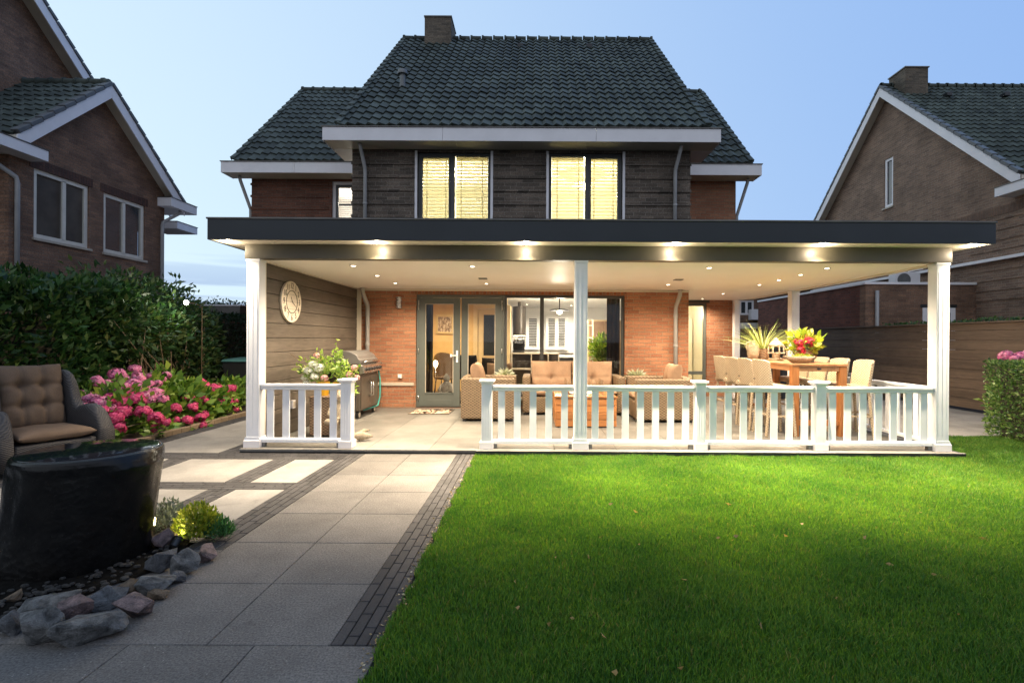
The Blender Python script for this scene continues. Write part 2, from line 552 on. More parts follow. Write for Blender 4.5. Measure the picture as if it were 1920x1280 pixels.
M['soffit'] = paint('cream_soffit', (0.66, 0.60, 0.50), 0.5, var=0.05, scale=2.0)
M['lip'] = paint('zinc_lip', (0.13, 0.12, 0.11), 0.4, metal=0.5, var=0.15)
M['rail'] = paint('white_rail_paint', (0.77, 0.785, 0.82), 0.40, var=0.09, scale=2.2, bump=0.05, bscale=90)
M['ceiling'] = paint('ivory_ceiling_board', (0.88, 0.83, 0.76), 0.5, var=0.03, scale=1.0)
M['anthracite'] = paint('anthracite_fascia', (0.011, 0.015, 0.020), 0.45, var=0.2, scale=1.2)
M['beam'] = paint('olive_black_beam', (0.070, 0.064, 0.044), 0.42, var=0.15, scale=1.5)
M['door'] = paint('grey_green_frame', (0.105, 0.118, 0.108), 0.4, var=0.06)
M['darkframe'] = paint('dark_window_frame', (0.055, 0.055, 0.052), 0.4, var=0.08)
M['pvc'] = paint('grey_drainpipe', (0.36, 0.35, 0.34), 0.42, var=0.08)
M['zinc'] = paint('grey_zinc', (0.16, 0.165, 0.165), 0.45, metal=0.3, var=0.2)
M['steel'] = paint('brushed_steel', (0.62, 0.61, 0.6), 0.28, metal=1.0, var=0.08)
M['black'] = paint('black_metal', (0.018, 0.018, 0.02), 0.4, var=0.2)
M['blackfab'] = fabric_mat('black_fabric', (0.02, 0.02, 0.021))
M['glass'] = glass_mat('clear_glass')
M['glass_soft'] = glass_mat('coated_glass', (0.97, 0.97, 0.95), 0.7)
M['darkglass'] = paint('dark_window_glass', (0.035, 0.040, 0.046), 0.085, var=0.1, spec=1.0)
M['spot'] = glow('lit_spot_lens', (1.0, 0.86, 0.62), 22.0)
M['bulb'] = glow('lit_bulb', (1.0, 0.86, 0.60), 16.0)
M['cladding'] = wood_mat('taupe_cladding', (0.060, 0.048, 0.038), (0.125, 0.102, 0.082), 'y', 1.0, 0.6, board=(2, 0.2))
M['fence'] = wood_mat('brown_fence', (0.068, 0.047, 0.033), (0.148, 0.105, 0.074), 'y', 1.0, 0.65, board=(2, 0.205))
M['teak'] = wood_mat('orange_teak', (0.30, 0.115, 0.035), (0.50, 0.215, 0.075), 'x', 1.0, 0.45, board=(2, 0.11))
M['teak_v'] = wood_mat('orange_teak_leg', (0.28, 0.105, 0.032), (0.46, 0.19, 0.065), 'z', 1.0, 0.45)
M['teak_y'] = wood_mat('teak_table_top', (0.34, 0.16, 0.07), (0.55, 0.29, 0.14), 'y', 1.0, 0.4, board=(0, 0.12))
M['wicker'] = wicker_mat('tan_wicker', (0.050, 0.033, 0.020), (0.28, 0.20, 0.125), 0.034)
M['wicker_pale'] = wicker_mat('pale_wicker', (0.26, 0.20, 0.135), (0.50, 0.40, 0.28), 0.03)
M['wicker_grey'] = wicker_mat('grey_wicker', (0.009, 0.009, 0.011), (0.058, 0.055, 0.056), 0.017)
M['wicker_dark'] = wicker_mat('brown_wicker', (0.07, 0.045, 0.03), (0.28, 0.19, 0.12), 0.03)
M['peach'] = fabric_mat('peach_cushion', (0.36, 0.235, 0.155))
M['taupe'] = fabric_mat('taupe_cushion', (0.125, 0.090, 0.066))
M['cream'] = fabric_mat('cream_cushion', (0.52, 0.42, 0.31))
M['paving'] = slab_mat('speckled_concrete', (0.113, 0.105, 0.098), 0.55, 95, 0.14)
M['patio'] = slab_mat('pale_concrete', (0.205, 0.195, 0.18), 0.12, 60, 0.10)
M['terrace'] = slab_mat('grey_terrace_tile', (0.165, 0.158, 0.145), 0.10, 60, 0.12, 0.5)
M['clinker'] = slab_mat('dark_clinker', (0.040, 0.038, 0.039), 0.30, 110, 0.24)
M['joint'] = paint('joint_sand', (0.022, 0.021, 0.02), 0.95, var=0.3, scale=20)
M['soil'] = paint('dark_soil', (0.028, 0.019, 0.012), 0.95, var=0.5, scale=30, bump=0.8, bscale=40)
M['edging'] = slab_mat('bed_edging', (0.24, 0.18, 0.12), 0.2, 90, 0.2)
M['plinth'] = paint('dark_deck_edge', (0.030, 0.030, 0.030), 0.6, var=0.3)
M['stone_band'] = paint('pale_stone_band', (0.48, 0.42, 0.34), 0.7, var=0.15, scale=8)
M['hedge'] = leaf_mat('laurel_leaf', (0.015, 0.045, 0.016), (0.044, 0.108, 0.032), (0.10, 0.155, 0.04), 0.35)
M['shrub'] = leaf_mat('shrub_leaf', (0.020, 0.052, 0.019), (0.056, 0.112, 0.034), (0.12, 0.14, 0.042), 0.4)
M['conifer'] = leaf_mat('dark_hedge_leaf', (0.008, 0.02, 0.012), (0.02, 0.045, 0.02))
M['box_leaf'] = leaf_mat('privet_leaf', (0.05, 0.115, 0.034), (0.13, 0.225, 0.066), (0.27, 0.35, 0.12), 0.35)
M['tree_leaf'] = leaf_mat('tree_leaf', (0.018, 0.036, 0.022), (0.045, 0.075, 0.04))
M['hyd_leaf'] = leaf_mat('hydrangea_leaf', (0.055, 0.13, 0.022), (0.15, 0.27, 0.04), (0.30, 0.38, 0.07), 0.4, 0.25)
M['lime_leaf'] = leaf_mat('lime_leaf', (0.13, 0.20, 0.02), (0.30, 0.34, 0.03), (0.45, 0.42, 0.06), 0.45)
M['grey_leaf'] = leaf_mat('silver_leaf', (0.11, 0.13, 0.11), (0.22, 0.25, 0.22), (0.36, 0.40, 0.38))
M['feather_leaf'] = leaf_mat('feathery_leaf', (0.03, 0.10, 0.035), (0.06, 0.17, 0.06), (0.10, 0.22, 0.08))
M['spike_leaf'] = leaf_mat('spiky_leaf', (0.16, 0.22, 0.06), (0.34, 0.38, 0.13), (0.62, 0.60, 0.30))
M['bouquet_leaf'] = leaf_mat('bouquet_leaf', (0.13, 0.24, 0.05), (0.28, 0.40, 0.08), (0.45, 0.52, 0.16))
M['fern_leaf'] = leaf_mat('fern_leaf', (0.08, 0.16, 0.015), (0.20, 0.30, 0.02), (0.32, 0.38, 0.05))
M['white_leaf'] = leaf_mat('white_plant_leaf', (0.36, 0.38, 0.30), (0.60, 0.60, 0.50), (0.75, 0.74, 0.66))
M['bloom_lilac'] = leaf_mat('lilac_pink_petal', (0.66, 0.13, 0.34), (0.78, 0.27, 0.46), (0.82, 0.48, 0.58), 0.6, 0.2, (0.8, 0.3, 0.5))
M['bloom_pink'] = leaf_mat('deep_pink_petal', (0.55, 0.03, 0.15), (0.72, 0.08, 0.24), (0.80, 0.24, 0.36), 0.6, 0.2, (0.8, 0.15, 0.25))
M['bloom_red'] = leaf_mat('red_petal', (0.42, 0.015, 0.04), (0.6, 0.03, 0.07), (0.72, 0.10, 0.13), 0.6, 0.15, (0.7, 0.05, 0.08))
M['bloom_white'] = leaf_mat('white_petal', (0.62, 0.66, 0.62), (0.75, 0.78, 0.74), (0.80, 0.72, 0.72), 0.6, 0.2)
M['bloom_rose'] = leaf_mat('rose_petal', (0.62, 0.30, 0.32), (0.72, 0.42, 0.42), (0.78, 0.6, 0.56), 0.6, 0.2)
M['stem'] = paint('woody_stem', (0.17, 0.115, 0.07), 0.8, var=0.3, scale=12, bump=0.4)
M['wet_soil'] = paint('wet_soil', (0.009, 0.008, 0.007), 0.95, var=0.5, scale=30, bump=0.9, bscale=50, spec=0.03)
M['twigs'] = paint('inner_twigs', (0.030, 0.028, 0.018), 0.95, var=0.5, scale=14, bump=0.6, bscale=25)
M['granite_wet'] = None

# ------------------------------------------------------------------ generators
def leaf_quads(P, D, size, aspect=0.5, jit=0.35, droop=0.0, fold=0.12):
    """A leaf (folded quad) at every point P, its tip pointing along D."""
    n = len(P)
    D = D / (np.linalg.norm(D, axis=1, keepdims=True) + 1e-9)
    L = size * (1 + jit * (rng.random((n, 1)) * 2 - 1))
    rv = rng.normal(size=(n, 3))
    Sd = np.cross(D, rv); Sd /= (np.linalg.norm(Sd, axis=1, keepdims=True) + 1e-9)
    Nn = np.cross(Sd, D)
    W = L * aspect * 0.5
    base = P
    tip = P + D * L + np.array([0, 0, -1.0]) * L * droop
    l = P + D * L * 0.45 + Sd * W + Nn * L * fold
    r = P + D * L * 0.45 - Sd * W + Nn * L * fold
    V = np.stack([base, r, tip, l], 1).reshape(-1, 3)
    Fc = np.arange(4 * n).reshape(n, 4)
    return V, Fc

def join(*parts):
    V, Fc, o = [], [], 0
    for v, f in parts:
        V.append(v); Fc.append(f + o); o += len(v)
    return np.concatenate(V), np.concatenate(Fc)

def clumpy(P, scale, seed=0, thr=0.0):
    """Cheap 3-D value noise in 0..1 for thinning and bulging foliage."""
    p = P * scale + seed * 17.31
    return 0.5 + 0.25 * (np.sin(p[:,0]*1.7 + 1.3*np.sin(p[:,1]*1.1+seed)) + np.sin(p[:,1]*1.9 + 1.1*np.sin(p[:,2]*1.3)) * np.cos(p[:,2]*1.6 + 0.7*p[:,0]))

def hedge_leaves(lo, hi, n, size, aspect=0.5, bulge=0.18, depth=0.25, scale=2.2, seed=1, up=0.5, faces='xXyYZ'):
    """Leaves over the outside of a bumpy box lo..hi."""
    lo, hi = np.array(lo, float), np.array(hi, float)
    d = hi - lo
    areas = {'x': d[1]*d[2], 'X': d[1]*d[2], 'y': d[0]*d[2], 'Y': d[0]*d[2], 'Z': d[0]*d[1]}
    tot = sum(areas[f] for f in faces)
    Ps, Ns = [], []
    for f in faces:
        m = int(n * areas[f] / tot)
        p = lo + d * rng.random((m, 3))
        nr = np.zeros((m, 3))
        ax = 'xyz'.index(f.lower())
        sgn = 1.0 if f in 'XYZ' else -1.0
        p[:, ax] = hi[ax] if sgn > 0 else lo[ax]
        nr[:, ax] = sgn
        Ps.append(p); Ns.append(nr)
    P = np.concatenate(Ps); N = np.concatenate(Ns)
    c = clumpy(P, scale, seed) * 0.6 + clumpy(P, scale * 2.7, seed + 3) * 0.4
    off = (c - 0.5) * 2 * bulge - rng.random(len(P)) ** 2 * depth
    P = P + N * off[:, None]
    D = N * 0.8 + rng.normal(size=P.shape) * 0.6 + np.array([0, 0, up])
    return leaf_quads(P, D, size, aspect)

def blob_leaves(c, r, n, size, aspect=0.5, seed=1, up=0.35, inner=0.45, bulge=0.22, scale=2.0, low=-1.0):
    """Leaves through an uneven ellipsoid crown."""
    c = np.array(c, float); r = np.array(r, float)
    d = rng.normal(size=(n, 3)); d /= np.linalg.norm(d, axis=1, keepdims=True)
    d = d[d[:, 2] > low]
    c_ = clumpy(d * 2.2, scale, seed)
    rad = (1 - inner * rng.random(len(d)) ** 1.6) * (1 + (c_ - 0.5) * 2 * bulge)
    P = c + d * r * rad[:, None]
    D = d * 0.8 + rng.normal(size=d.shape) * 0.55 + np.array([0, 0, up])
    return leaf_quads(P, D, size, aspect)

def tile_sheet(mb, o, u, W, v, L, cols, rows, amp=0.046, step=0.034, sub=6):
    """Pantiles: rows of S-shaped tiles lapping over each other, o = lower left corner."""
    o, u, v = Vector(o), Vector(u).normalized(), Vector(v).normalized()
    n = u.cross(v).normalized()
    if n.z < 0: n = -n
    prof = []
    for k in range(sub):
        p = k / sub
        prof.append(0.5 + 0.5 * math.sin(2 * math.pi * p) + 0.18 * math.sin(4 * math.pi * p))
    N = cols * sub + 1
    vs, fs = [], []
    prev = None
    rr = random.Random(3)
    for r in range(rows):
        s0, s1 = L * r / rows - 0.015, L * (r + 1) / rows
        b = len(vs)
        for i in range(N):
            h = amp * prof[i % sub]
            x = W * i / (N - 1)
            if i % sub == 0: jt = rr.uniform(-0.004, 0.004)
            vs.append(o + u * x + v * (s0 - 0.012 * prof[i % sub]) + n * (h + step + jt))
        for i in range(N):
            h = amp * prof[i % sub]
            x = W * i / (N - 1)
            vs.append(o + u * x + v * s1 + n * h)
        for i in range(N - 1):
            fs.append((b+i, b+i+1, b+N+i+1, b+N+i))
        # the butt of the course
        b2 = len(vs)
        for i in range(N):
            h = amp * prof[i % sub]
            x = W * i / (N - 1)
            vs.append(o + u * x + v * (s0 - 0.012 * prof[i % sub]) + n * (h + step - 0.022 + (0 if r else -0.02)))
        for i in range(N - 1):
            fs.append((b2+i, b2+i+1, b+i+1, b+i))
    mb.add(vs, fs)

def wall(mb, axis, pos, th, a0, a1, z0, z1, holes=()):
    """A wall with openings; axis = direction of its normal; holes (a0, a1, z0, z1)."""
    xs = sorted({a0, a1, *[h[0] for h in holes], *[h[1] for h in holes]})
    zs = sorted({z0, z1, *[h[2] for h in holes], *[h[3] for h in holes]})
    xs = [x for x in xs if a0 <= x <= a1]; zs = [z for z in zs if z0 <= z <= z1]
    def solid(i, j):
        if i < 0 or j < 0 or i >= len(xs)-1 or j >= len(zs)-1: return False
        cx, cz = (xs[i]+xs[i+1])/2, (zs[j]+zs[j+1])/2
        return not any(h[0] < cx < h[1] and h[2] < cz < h[3] for h in holes)
    def p(a, t, z): return (a, pos + t, z) if axis == 'y' else (pos + t, a, z)
    for i in range(len(xs)-1):
        for j in range(len(zs)-1):
            if not solid(i, j): continue
            A, B, Z0, Z1 = xs[i], xs[i+1], zs[j], zs[j+1]
            mb.quad(p(A,0,Z0), p(B,0,Z0), p(B,0,Z1), p(A,0,Z1))
            mb.quad(p(A,th,Z0), p(A,th,Z1), p(B,th,Z1), p(B,th,Z0))
            if not solid(i-1, j): mb.quad(p(A,0,Z0), p(A,0,Z1), p(A,th,Z1), p(A,th,Z0))
            if not solid(i+1, j): mb.quad(p(B,0,Z0), p(B,th,Z0), p(B,th,Z1), p(B,0,Z1))
            if not solid(i, j-1): mb.quad(p(A,0,Z0), p(A,th,Z0), p(B,th,Z0), p(B,0,Z0))
            if not solid(i, j+1): mb.quad(p(A,0,Z1), p(B,0,Z1), p(B,th,Z1), p(A,th,Z1))

def frame_y(mb, x0, x1, z0, z1, y0, y1, w, wb=None):
    """Rectangular frame facing -y."""
    wb = w if wb is None else wb
    mb.box(x0, x0+w, y0, y1, z0, z1); mb.box(x1-w, x1, y0, y1, z0, z1)
    mb.box(x0+w, x1-w, y0, y1, z1-w, z1); mb.box(x0+w, x1-w, y0, y1, z0, z0+wb)
def frame_x(mb, y0, y1, z0, z1, x0, x1, w, wb=None):
    wb = w if wb is None else wb
    mb.box(x0, x1, y0, y0+w, z0, z1); mb.box(x0, x1, y1-w, y1, z0, z1)
    mb.box(x0, x1, y0+w, y1-w, z1-w, z1); mb.box(x0, x1, y0+w, y1-w, z0, z0+wb)

def cushion(w, d, h, tufts=(), nx=20, ny=14, pinch=0.35, seed=0):
    """A stuffed cushion lying in xy: edges pinched to a seam, tufts pulled in."""
    mb = MB()
    def hgt(u, v):
        e = max(0.0, 1 - abs(u) ** 4) * max(0.0, 1 - abs(v) ** 4)
        t = h / 2 * e ** pinch
        for (tu, tv) in tufts:
            q = ((u - tu) * w / 2) ** 2 + ((v - tv) * d / 2) ** 2
            t -= h * 0.26 * math.exp(-q / (0.055 ** 2))
        # grooves between the tufts
        for tu in sorted({a for a, b in tufts}):
            t -= h * 0.10 * math.exp(-((u - tu) * w / 2) ** 2 / 0.022 ** 2)
        for tv in sorted({b for a, b in tufts}):
            t -= h * 0.10 * math.exp(-((v - tv) * d / 2) ** 2 / 0.022 ** 2)
        t += 0.006 * math.sin(7 * u + 3 * v + seed) * e
        return max(t, 0.004)
    idx = {}
    for s in (1, -1):
        for j in range(ny + 1):
            for i in range(nx + 1):
                a, b = -1 + 2*i/nx, -1 + 2*j/ny
                u = math.sin(a * math.pi / 2); v = math.sin(b * math.pi / 2)
                idx[(s, i, j)] = len(mb.v)
                # corners bulge out like ears
                k = 1 + 0.035 * (u * v) ** 2
                mb.v.append((u * k * w / 2, v * k * d / 2, s * hgt(u, v)))
    for s in (1, -1):
        for j in range(ny):
            for i in range(nx):
                q = (idx[(s,i,j)], idx[(s,i+1,j)], idx[(s,i+1,j+1)], idx[(s,i,j+1)])
                mb.f.append(q if s > 0 else q[::-1])
    for i in range(nx):
        for j in (0, ny):
            mb.f.append((idx[(1,i,j)], idx[(-1,i,j)], idx[(-1,i+1,j)], idx[(1,i+1,j)]))
    for j in range(ny):
        for i in (0, nx):
            mb.f.append((idx[(1,i,j)], idx[(-1,i,j)], idx[(-1,i,j+1)], idx[(1,i,j+1)]))
    return mb

def bloom_mesh(r, n, petal, flat=0.8):
    """A hydrangea head: four-petalled florets all over a flattened ball."""
    d = rng.normal(size=(n, 3)); d /= np.linalg.norm(d, axis=1, keepdims=True)
    d = d[d[:, 2] > -0.55]
    P = d * np.array([r, r, r * flat]) * (1 + 0.10 * rng.normal(size=(len(d), 1)))
    a = np.cross(d, rng.normal(size=d.shape)); a /= np.linalg.norm(a, axis=1, keepdims=True)
    b = np.cross(d, a)
    Vs, Fs, o = [], [], 0
    for k in range(4):
        an = k * math.pi / 2
        dr = a * math.cos(an) + b * math.sin(an)
        sd = -a * math.sin(an) + b * math.cos(an)
        p = petal
        V = np.stack([P, P + dr*p*0.55 + sd*p*0.42 + d*p*0.12, P + dr*p*1.05 + d*p*0.05, P + dr*p*0.55 - sd*p*0.42 + d*p*0.12], 1).reshape(-1, 3)
        Fs.append(np.arange(len(V)).reshape(-1, 4) + o); o += len(V)
        Vs.append(V)
    return np.concatenate(Vs), np.concatenate(Fs)

def mesh_of(name, VF, mat):
    me = bpy.data.meshes.new(name)
    nmesh(me, *VF)
    me.materials.append(mat)
    return me

def link_part(name, me, parent, loc=(0,0,0), rot=(0,0,0), sc=1.0, label=None):
    o = bpy.data.objects.new(name, me)
    C.objects.link(o)
    o.parent = parent
    o.location = loc; o.rotation_euler = rot; o.scale = (sc, sc, sc)
    if label: o['label'] = label
    return o

def spot_light(name, parent, loc, power, size=120, blend=0.7, col=WARM, rad=0.03, rot=(0,0,0)):
    d = bpy.data.lights.new(name, 'SPOT')
    d.energy = power; d.spot_size = R(size); d.spot_blend = blend; d.color = col; d.shadow_soft_size = rad
    o = bpy.data.objects.new(name, d)
    C.objects.link(o)
    o.parent = parent
    o.location = loc; o.rotation_euler = rot
    return o
def point_light(name, parent, loc, power, col=WARM, rad=0.08):
    d = bpy.data.lights.new(name, 'POINT')
    d.energy = power; d.color = col; d.shadow_soft_size = rad
    o = bpy.data.objects.new(name, d)
    C.objects.link(o)
    o.parent = parent; o.location = loc
    return o

# ================================================================== THE HOUSE
D1, D2 = 10.3, 12.7            # front of the main body / of the side wings
XL, XR = -3.70, 3.17           # corners of the main body
house = thing('brick_house', 'brick house with steep dark tiled roof and lit windows behind the white veranda', 'house', (0, D1, 0))

mb = MB()
DOOR = (-2.40, -0.60, 0.05, 2.37)
WIN = (-0.60, 1.864, 0.28, 2.37)
wall(mb, 'y', D1, 0.30, XL, XR, 0.0, 2.9, [DOOR, WIN])
wall(mb, 'x', XL, 0.30, D1 + 0.3, D2, 0.0, 2.9)
wall(mb, 'x', XR - 0.3, 0.30, D1 + 0.3, D2, 0.0, 2.9)
part(mb, 'ground_floor_wall', M['brick_red'], house)
mb = MB().box(-2.44, 1.90, D1 - 0.004, D1 + 0.2, 2.373, 2.47)
part(mb, 'soldier_course', M['brick_soldier'], house)
# slightly proud plinth of rougher brick with a pale stone band on top, left of the doors
mb = MB().box(XL, -2.43, D1 - 0.03, D1 - 0.002, 0.05, 0.50)
part(mb, 'plinth', M['brick_red'], house, bevel=0.006)
mb = MB().box(XL, -2.425, D1 - 0.055, D1 - 0.002, 0.502, 0.565)
part(mb, 'stone_band', M['stone_band'], house, bevel=0.006)

UPW = [at(786.5, 0, D1).x, at(919.5, 0, D1).x, at(1033, 0, D1).x, at(1167, 0, D1).x]
UL = (UPW[0] - 0.02, UPW[1] + 0.02, 3.1, 5.27)
UR = (UPW[2] - 0.02, UPW[3] + 0.02, 3.1, 5.27)
mb = MB()
wall(mb, 'y', D1, 0.30, XL - 0.02, XR + 0.02, 2.9, 5.4, [UL, UR])
# projecting courses of brick
for z in [3.12 + 0.27 * k for k in range(8)]:
    for (a, b) in ((XL - 0.035, UL[0] - 0.06), (UL[1] + 0.06, UR[0] - 0.06), (UR[1] + 0.06, XR + 0.035)):
        mb.box(a, b, D1 - 0.028, D1 - 0.0015, z, z + 0.052)
part(mb, 'upper_wall', M['brick_dark'], house)
# gable ends of the main body
ridge_y, ridge_z, eave_y, eave_z = 14.84, 10.24, 9.83, 5.58
back_y = 2 * ridge_y - eave_y
def main_roof_z(y): return eave_z + (ridge_z - eave_z) * (y - eave_y) / (ridge_y - eave_y)
mb = MB()
for x0, x1 in ((XL, XL + 0.3), (XR - 0.3, XR)):
    mb.prism([(D1 + 0.301, 2.9), (D1 + 0.301, main_roof_z(D1 + 0.3) - 0.05), (ridge_y, ridge_z - 0.1), (back_y - 0.5, main_roof_z(D1) - 0.1), (back_y - 0.5, 2.9)], 'x', x0, x1)
    mb.box(x0, x1, D2 + 0.3, back_y - 0.5, 0, 2.898)
mb.box(XL + 0.301, XR - 0.301, back_y - 0.8, back_y - 0.5, 0, 5.4)
part(mb, 'gable_wall', M['brick_wing'], house)

# --- main roof
TL, TR = -3.87, 3.43
sl = math.hypot(ridge_y - eave_y, ridge_z - eave_z)
mb = MB()
tile_sheet(mb, (TL, eave_y + 0.02, eave_z + 0.03), (1,0,0), TR - TL, (0, ridge_y - eave_y, ridge_z - eave_z), sl, 36, 21)
roof = part(mb, 'roof', M['roof'], house, auto=50)
mb = MB()
th = 0.16
mb.prism([(eave_y + 0.02, eave_z), (ridge_y, ridge_z), (back_y, eave_z), (back_y, eave_z - th), (ridge_y, ridge_z - th * 1.4), (eave_y + 0.02, eave_z - 0.004)], 'x', TL + 0.02, TR - 0.02)
part(mb, 'roof_deck', M['verge'], roof)
mb = MB()
x = TL
k = 0
while x < TR - 0.01:
    x2 = min(x + 0.33, TR)
    mb.tube([(x, ridge_y, ridge_z + 0.035), (x2 - 0.03, ridge_y, ridge_z + 0.035)], [0.095, 0.088], 12)
    mb.tube([(x, ridge_y, ridge_z + 0.037), (x + 0.05, ridge_y, ridge_z + 0.037)], 0.112, 12)
    x = x2
part(mb, 'ridge_tiles', M['roof'], roof, auto=40)
for xx, s in ((TL, -1), (TR, 1)):    # verge tiles: stepped caps down both gable edges
    mb = MB()
    for r in range(21):
        a, b = r / 21, (r + 1) / 21
        ya, yb = eave_y + 0.02 + (ridge_y - eave_y) * a, eave_y + 0.02 + (ridge_y - eave_y) * b
        za, zb = eave_z + 0.03 + (ridge_z - eave_z) * a, eave_z + 0.03 + (ridge_z - eave_z) * b
        mb.bar((xx - s * 0.03, ya - 0.02, za + 0.055), (xx - s * 0.03, yb, zb + 0.035), 0.13, 0.07)
    part(mb, 'verge_tiles', M['roof'], roof, bevel=0.012)
# chimney
ch = MB().box(-3.16, -2.40, 14.42, 15.22, 9.3, 10.66)
chim = part(ch, 'chimney', M['brick_chimney'], roof)
part(MB().box(-3.18, -2.38, 14.40, 15.24, 10.661, 10.70), 'chimney_cap', M['lip'], chim, bevel=0.006)
part(MB().lathe([(0.11, 0), (0.11, 0.10), (0.13, 0.105), (0.13, 0.14), (0.02, 0.17)], (-2.75, 14.8, 10.70), 16), 'flue', M['zinc'], chim, auto=40)
# vent pipe and the two small vent tiles
vp = at(755, 165, 12.0)
yv = 11.55
vp = at(755, 160, yv)
zt = main_roof_z(yv)
part(MB().lathe([(0.075, -0.25), (0.075, 0.05), (0.065, 0.06), (0.065, 0.27), (0.115, 0.275), (0.12, 0.31), (0.10, 0.37), (0.03, 0.40)], (vp.x, yv, zt + 0.05), 16), 'vent_pipe', M['zinc'], roof, auto=40)
for px in (976, 1104):
    p = at(px, 98, 14.35)
    part(MB().prism([(14.2, main_roof_z(14.2) + 0.05), (14.2, main_roof_z(14.2) + 0.16), (14.42, main_roof_z(14.42) + 0.06)], 'x', p.x - 0.08, p.x + 0.08), 'vent_tile', M['black'], roof, bevel=0.01)

# --- main eaves box
def eaves(root, x0, x1, yf, yb, z0, z1, joints, seam=0.005):
    mb = MB()
    cuts = [x0, *joints, x1]
    for a, b in zip(cuts[:-1], cuts[1:]):
        mb.box(a + (seam if a != x0 else 0), b, yf, yf + 0.03, z0, z1)
    mb.box(x0, x0 + 0.03, yf + 0.031, yb, z0, z1); mb.box(x1 - 0.03, x1, yf + 0.031, yb, z0, z1)
    e = part(mb, 'eaves_board', M['white'], root, bevel=0.004)
    mb = MB()
    xs = [x0 + 0.031] + [x0 + (x1 - x0) * k / 6 for k in range(1, 6)] + [x1 - 0.031]
    for a, b in zip(xs[:-1], xs[1:]):
        mb.box(a + 0.002, b - 0.002, yf + 0.031, yb, z0 + 0.006, z0 + 0.03)
    part(mb, 'soffit', M['soffit'], e)
    part(MB().box(x0 - 0.02, x1 + 0.02, yf - 0.02, yb, z1 + 0.001, z1 + 0.022), 'gutter_lip', M['lip'], e, bevel=0.004)
    return e
eaves(house, -4.14, 3.64, eave_y, D1 - 0.002, 5.32, 5.58, [at(831, 0, 9.83).x, at(1119, 0, 9.83).x])
# returns of the eaves box beside the gables
part(MB().box(-4.14, XL - 0.03, D1, D1 + 0.7, 5.325, 5.575), 'eaves_return', M['white'], house, bevel=0.004)
part(MB().box(XR + 0.03, 3.64, D1, D1 + 0.7, 5.325, 5.575), 'eaves_return', M['white'], house, bevel=0.004)

# --- upper windows with blinds
def upper_window(hole, flip):
    x0, x1, z0, z1 = hole
    w = MB()
    frame_y(w, x0, x1, z0, z1, D1 + 0.06, D1 + 0.13, 0.055, 0.06)
    mid = x0 + (x1 - x0) * (0.475 if not flip else 0.525)
    w.box(mid - 0.04, mid + 0.04, D1 + 0.062, D1 + 0.132, z0 + 0.06, z1 - 0.055)
    # opening sash: a heavier dark frame in one half
    if not flip: frame_y(w, x0 + 0.056, mid - 0.041, z0 + 0.061, z1 - 0.056, D1 + 0.045, D1 + 0.10, 0.038)
    else: frame_y(w, mid + 0.041, x1 - 0.056, z0 + 0.061, z1 - 0.056, D1 + 0.045, D1 + 0.10, 0.038)
    wo = part(w, 'upper_window', M['darkframe'], house, bevel=0.004)
    t = MB().box(x0 - 0.055, x0 - 0.003, D1 - 0.012, D1 + 0.06, z0, z1 + 0.03).box(x1 + 0.003, x1 + 0.055, D1 - 0.012, D1 + 0.06, z0, z1 + 0.03)
    part(t, 'window_trim', M['white'], wo, bevel=0.004)
    part(MB().box(x0 + 0.03, x1 - 0.03, D1 + 0.092, D1 + 0.098, z0 + 0.03, z1 - 0.03), 'pane', M['glass'], wo)
    bl = MB()
    for (a, b) in ((x0 + 0.07, mid - 0.06), (mid + 0.06, x1 - 0.07)):
        z = z1 - 0.10
        bl.box(a, b, D1 + 0.16, D1 + 0.20, z + 0.01, z + 0.05)
        while z > z0 + 0.05:
            m = Matrix.Translation(((a + b) / 2, D1 + 0.18, z)) @ Matrix.Rotation(R(60), 4, 'X')
            bl.cbox(None, (b - a, 0.080, 0.0025), M=m)
            z -= 0.070
        for q in (0.16, 0.84):
            xx = a + (b - a) * q
            bl.box(xx - 0.012, xx + 0.012, D1 + 0.152, D1 + 0.154, z0 + 0.05, z1 - 0.1)
    part(bl, 'venetian_blind', M['blind'], wo)
    return wo
_t = NT('cream_blind')
_a = _t.n('ShaderNodeBsdfDiffuse'); _a.inputs[0].default_value = (0.78, 0.72, 0.55, 1)
_b = _t.n('ShaderNodeBsdfTranslucent'); _b.inputs[0].default_value = (0.88, 0.85, 0.70, 1)
_c = _t.n('ShaderNodeMixShader'); _c.inputs[0].default_value = 0.8
_t.l(_a.outputs[0], _c.inputs[1]); _t.l(_b.outputs[0], _c.inputs[2]); _t.l(_c.outputs[0], _t.out.inputs[0])
M['blind'] = _t.m
M['room_cream'] = paint('cream_room_wall', (0.82, 0.79, 0.66), 0.8, var=0.04)
M['room_white'] = paint('white_room_wall', (0.78, 0.76, 0.72), 0.8, var=0.03)
M['room_ochre'] = paint('ochre_room_wall', (0.62, 0.41, 0.17), 0.8, var=0.06)
M['room_floor'] = paint('dark_room_floor', (0.10, 0.085, 0.075), 0.4, var=0.2)
upper_window(UL, False)
upper_window(UR, True)
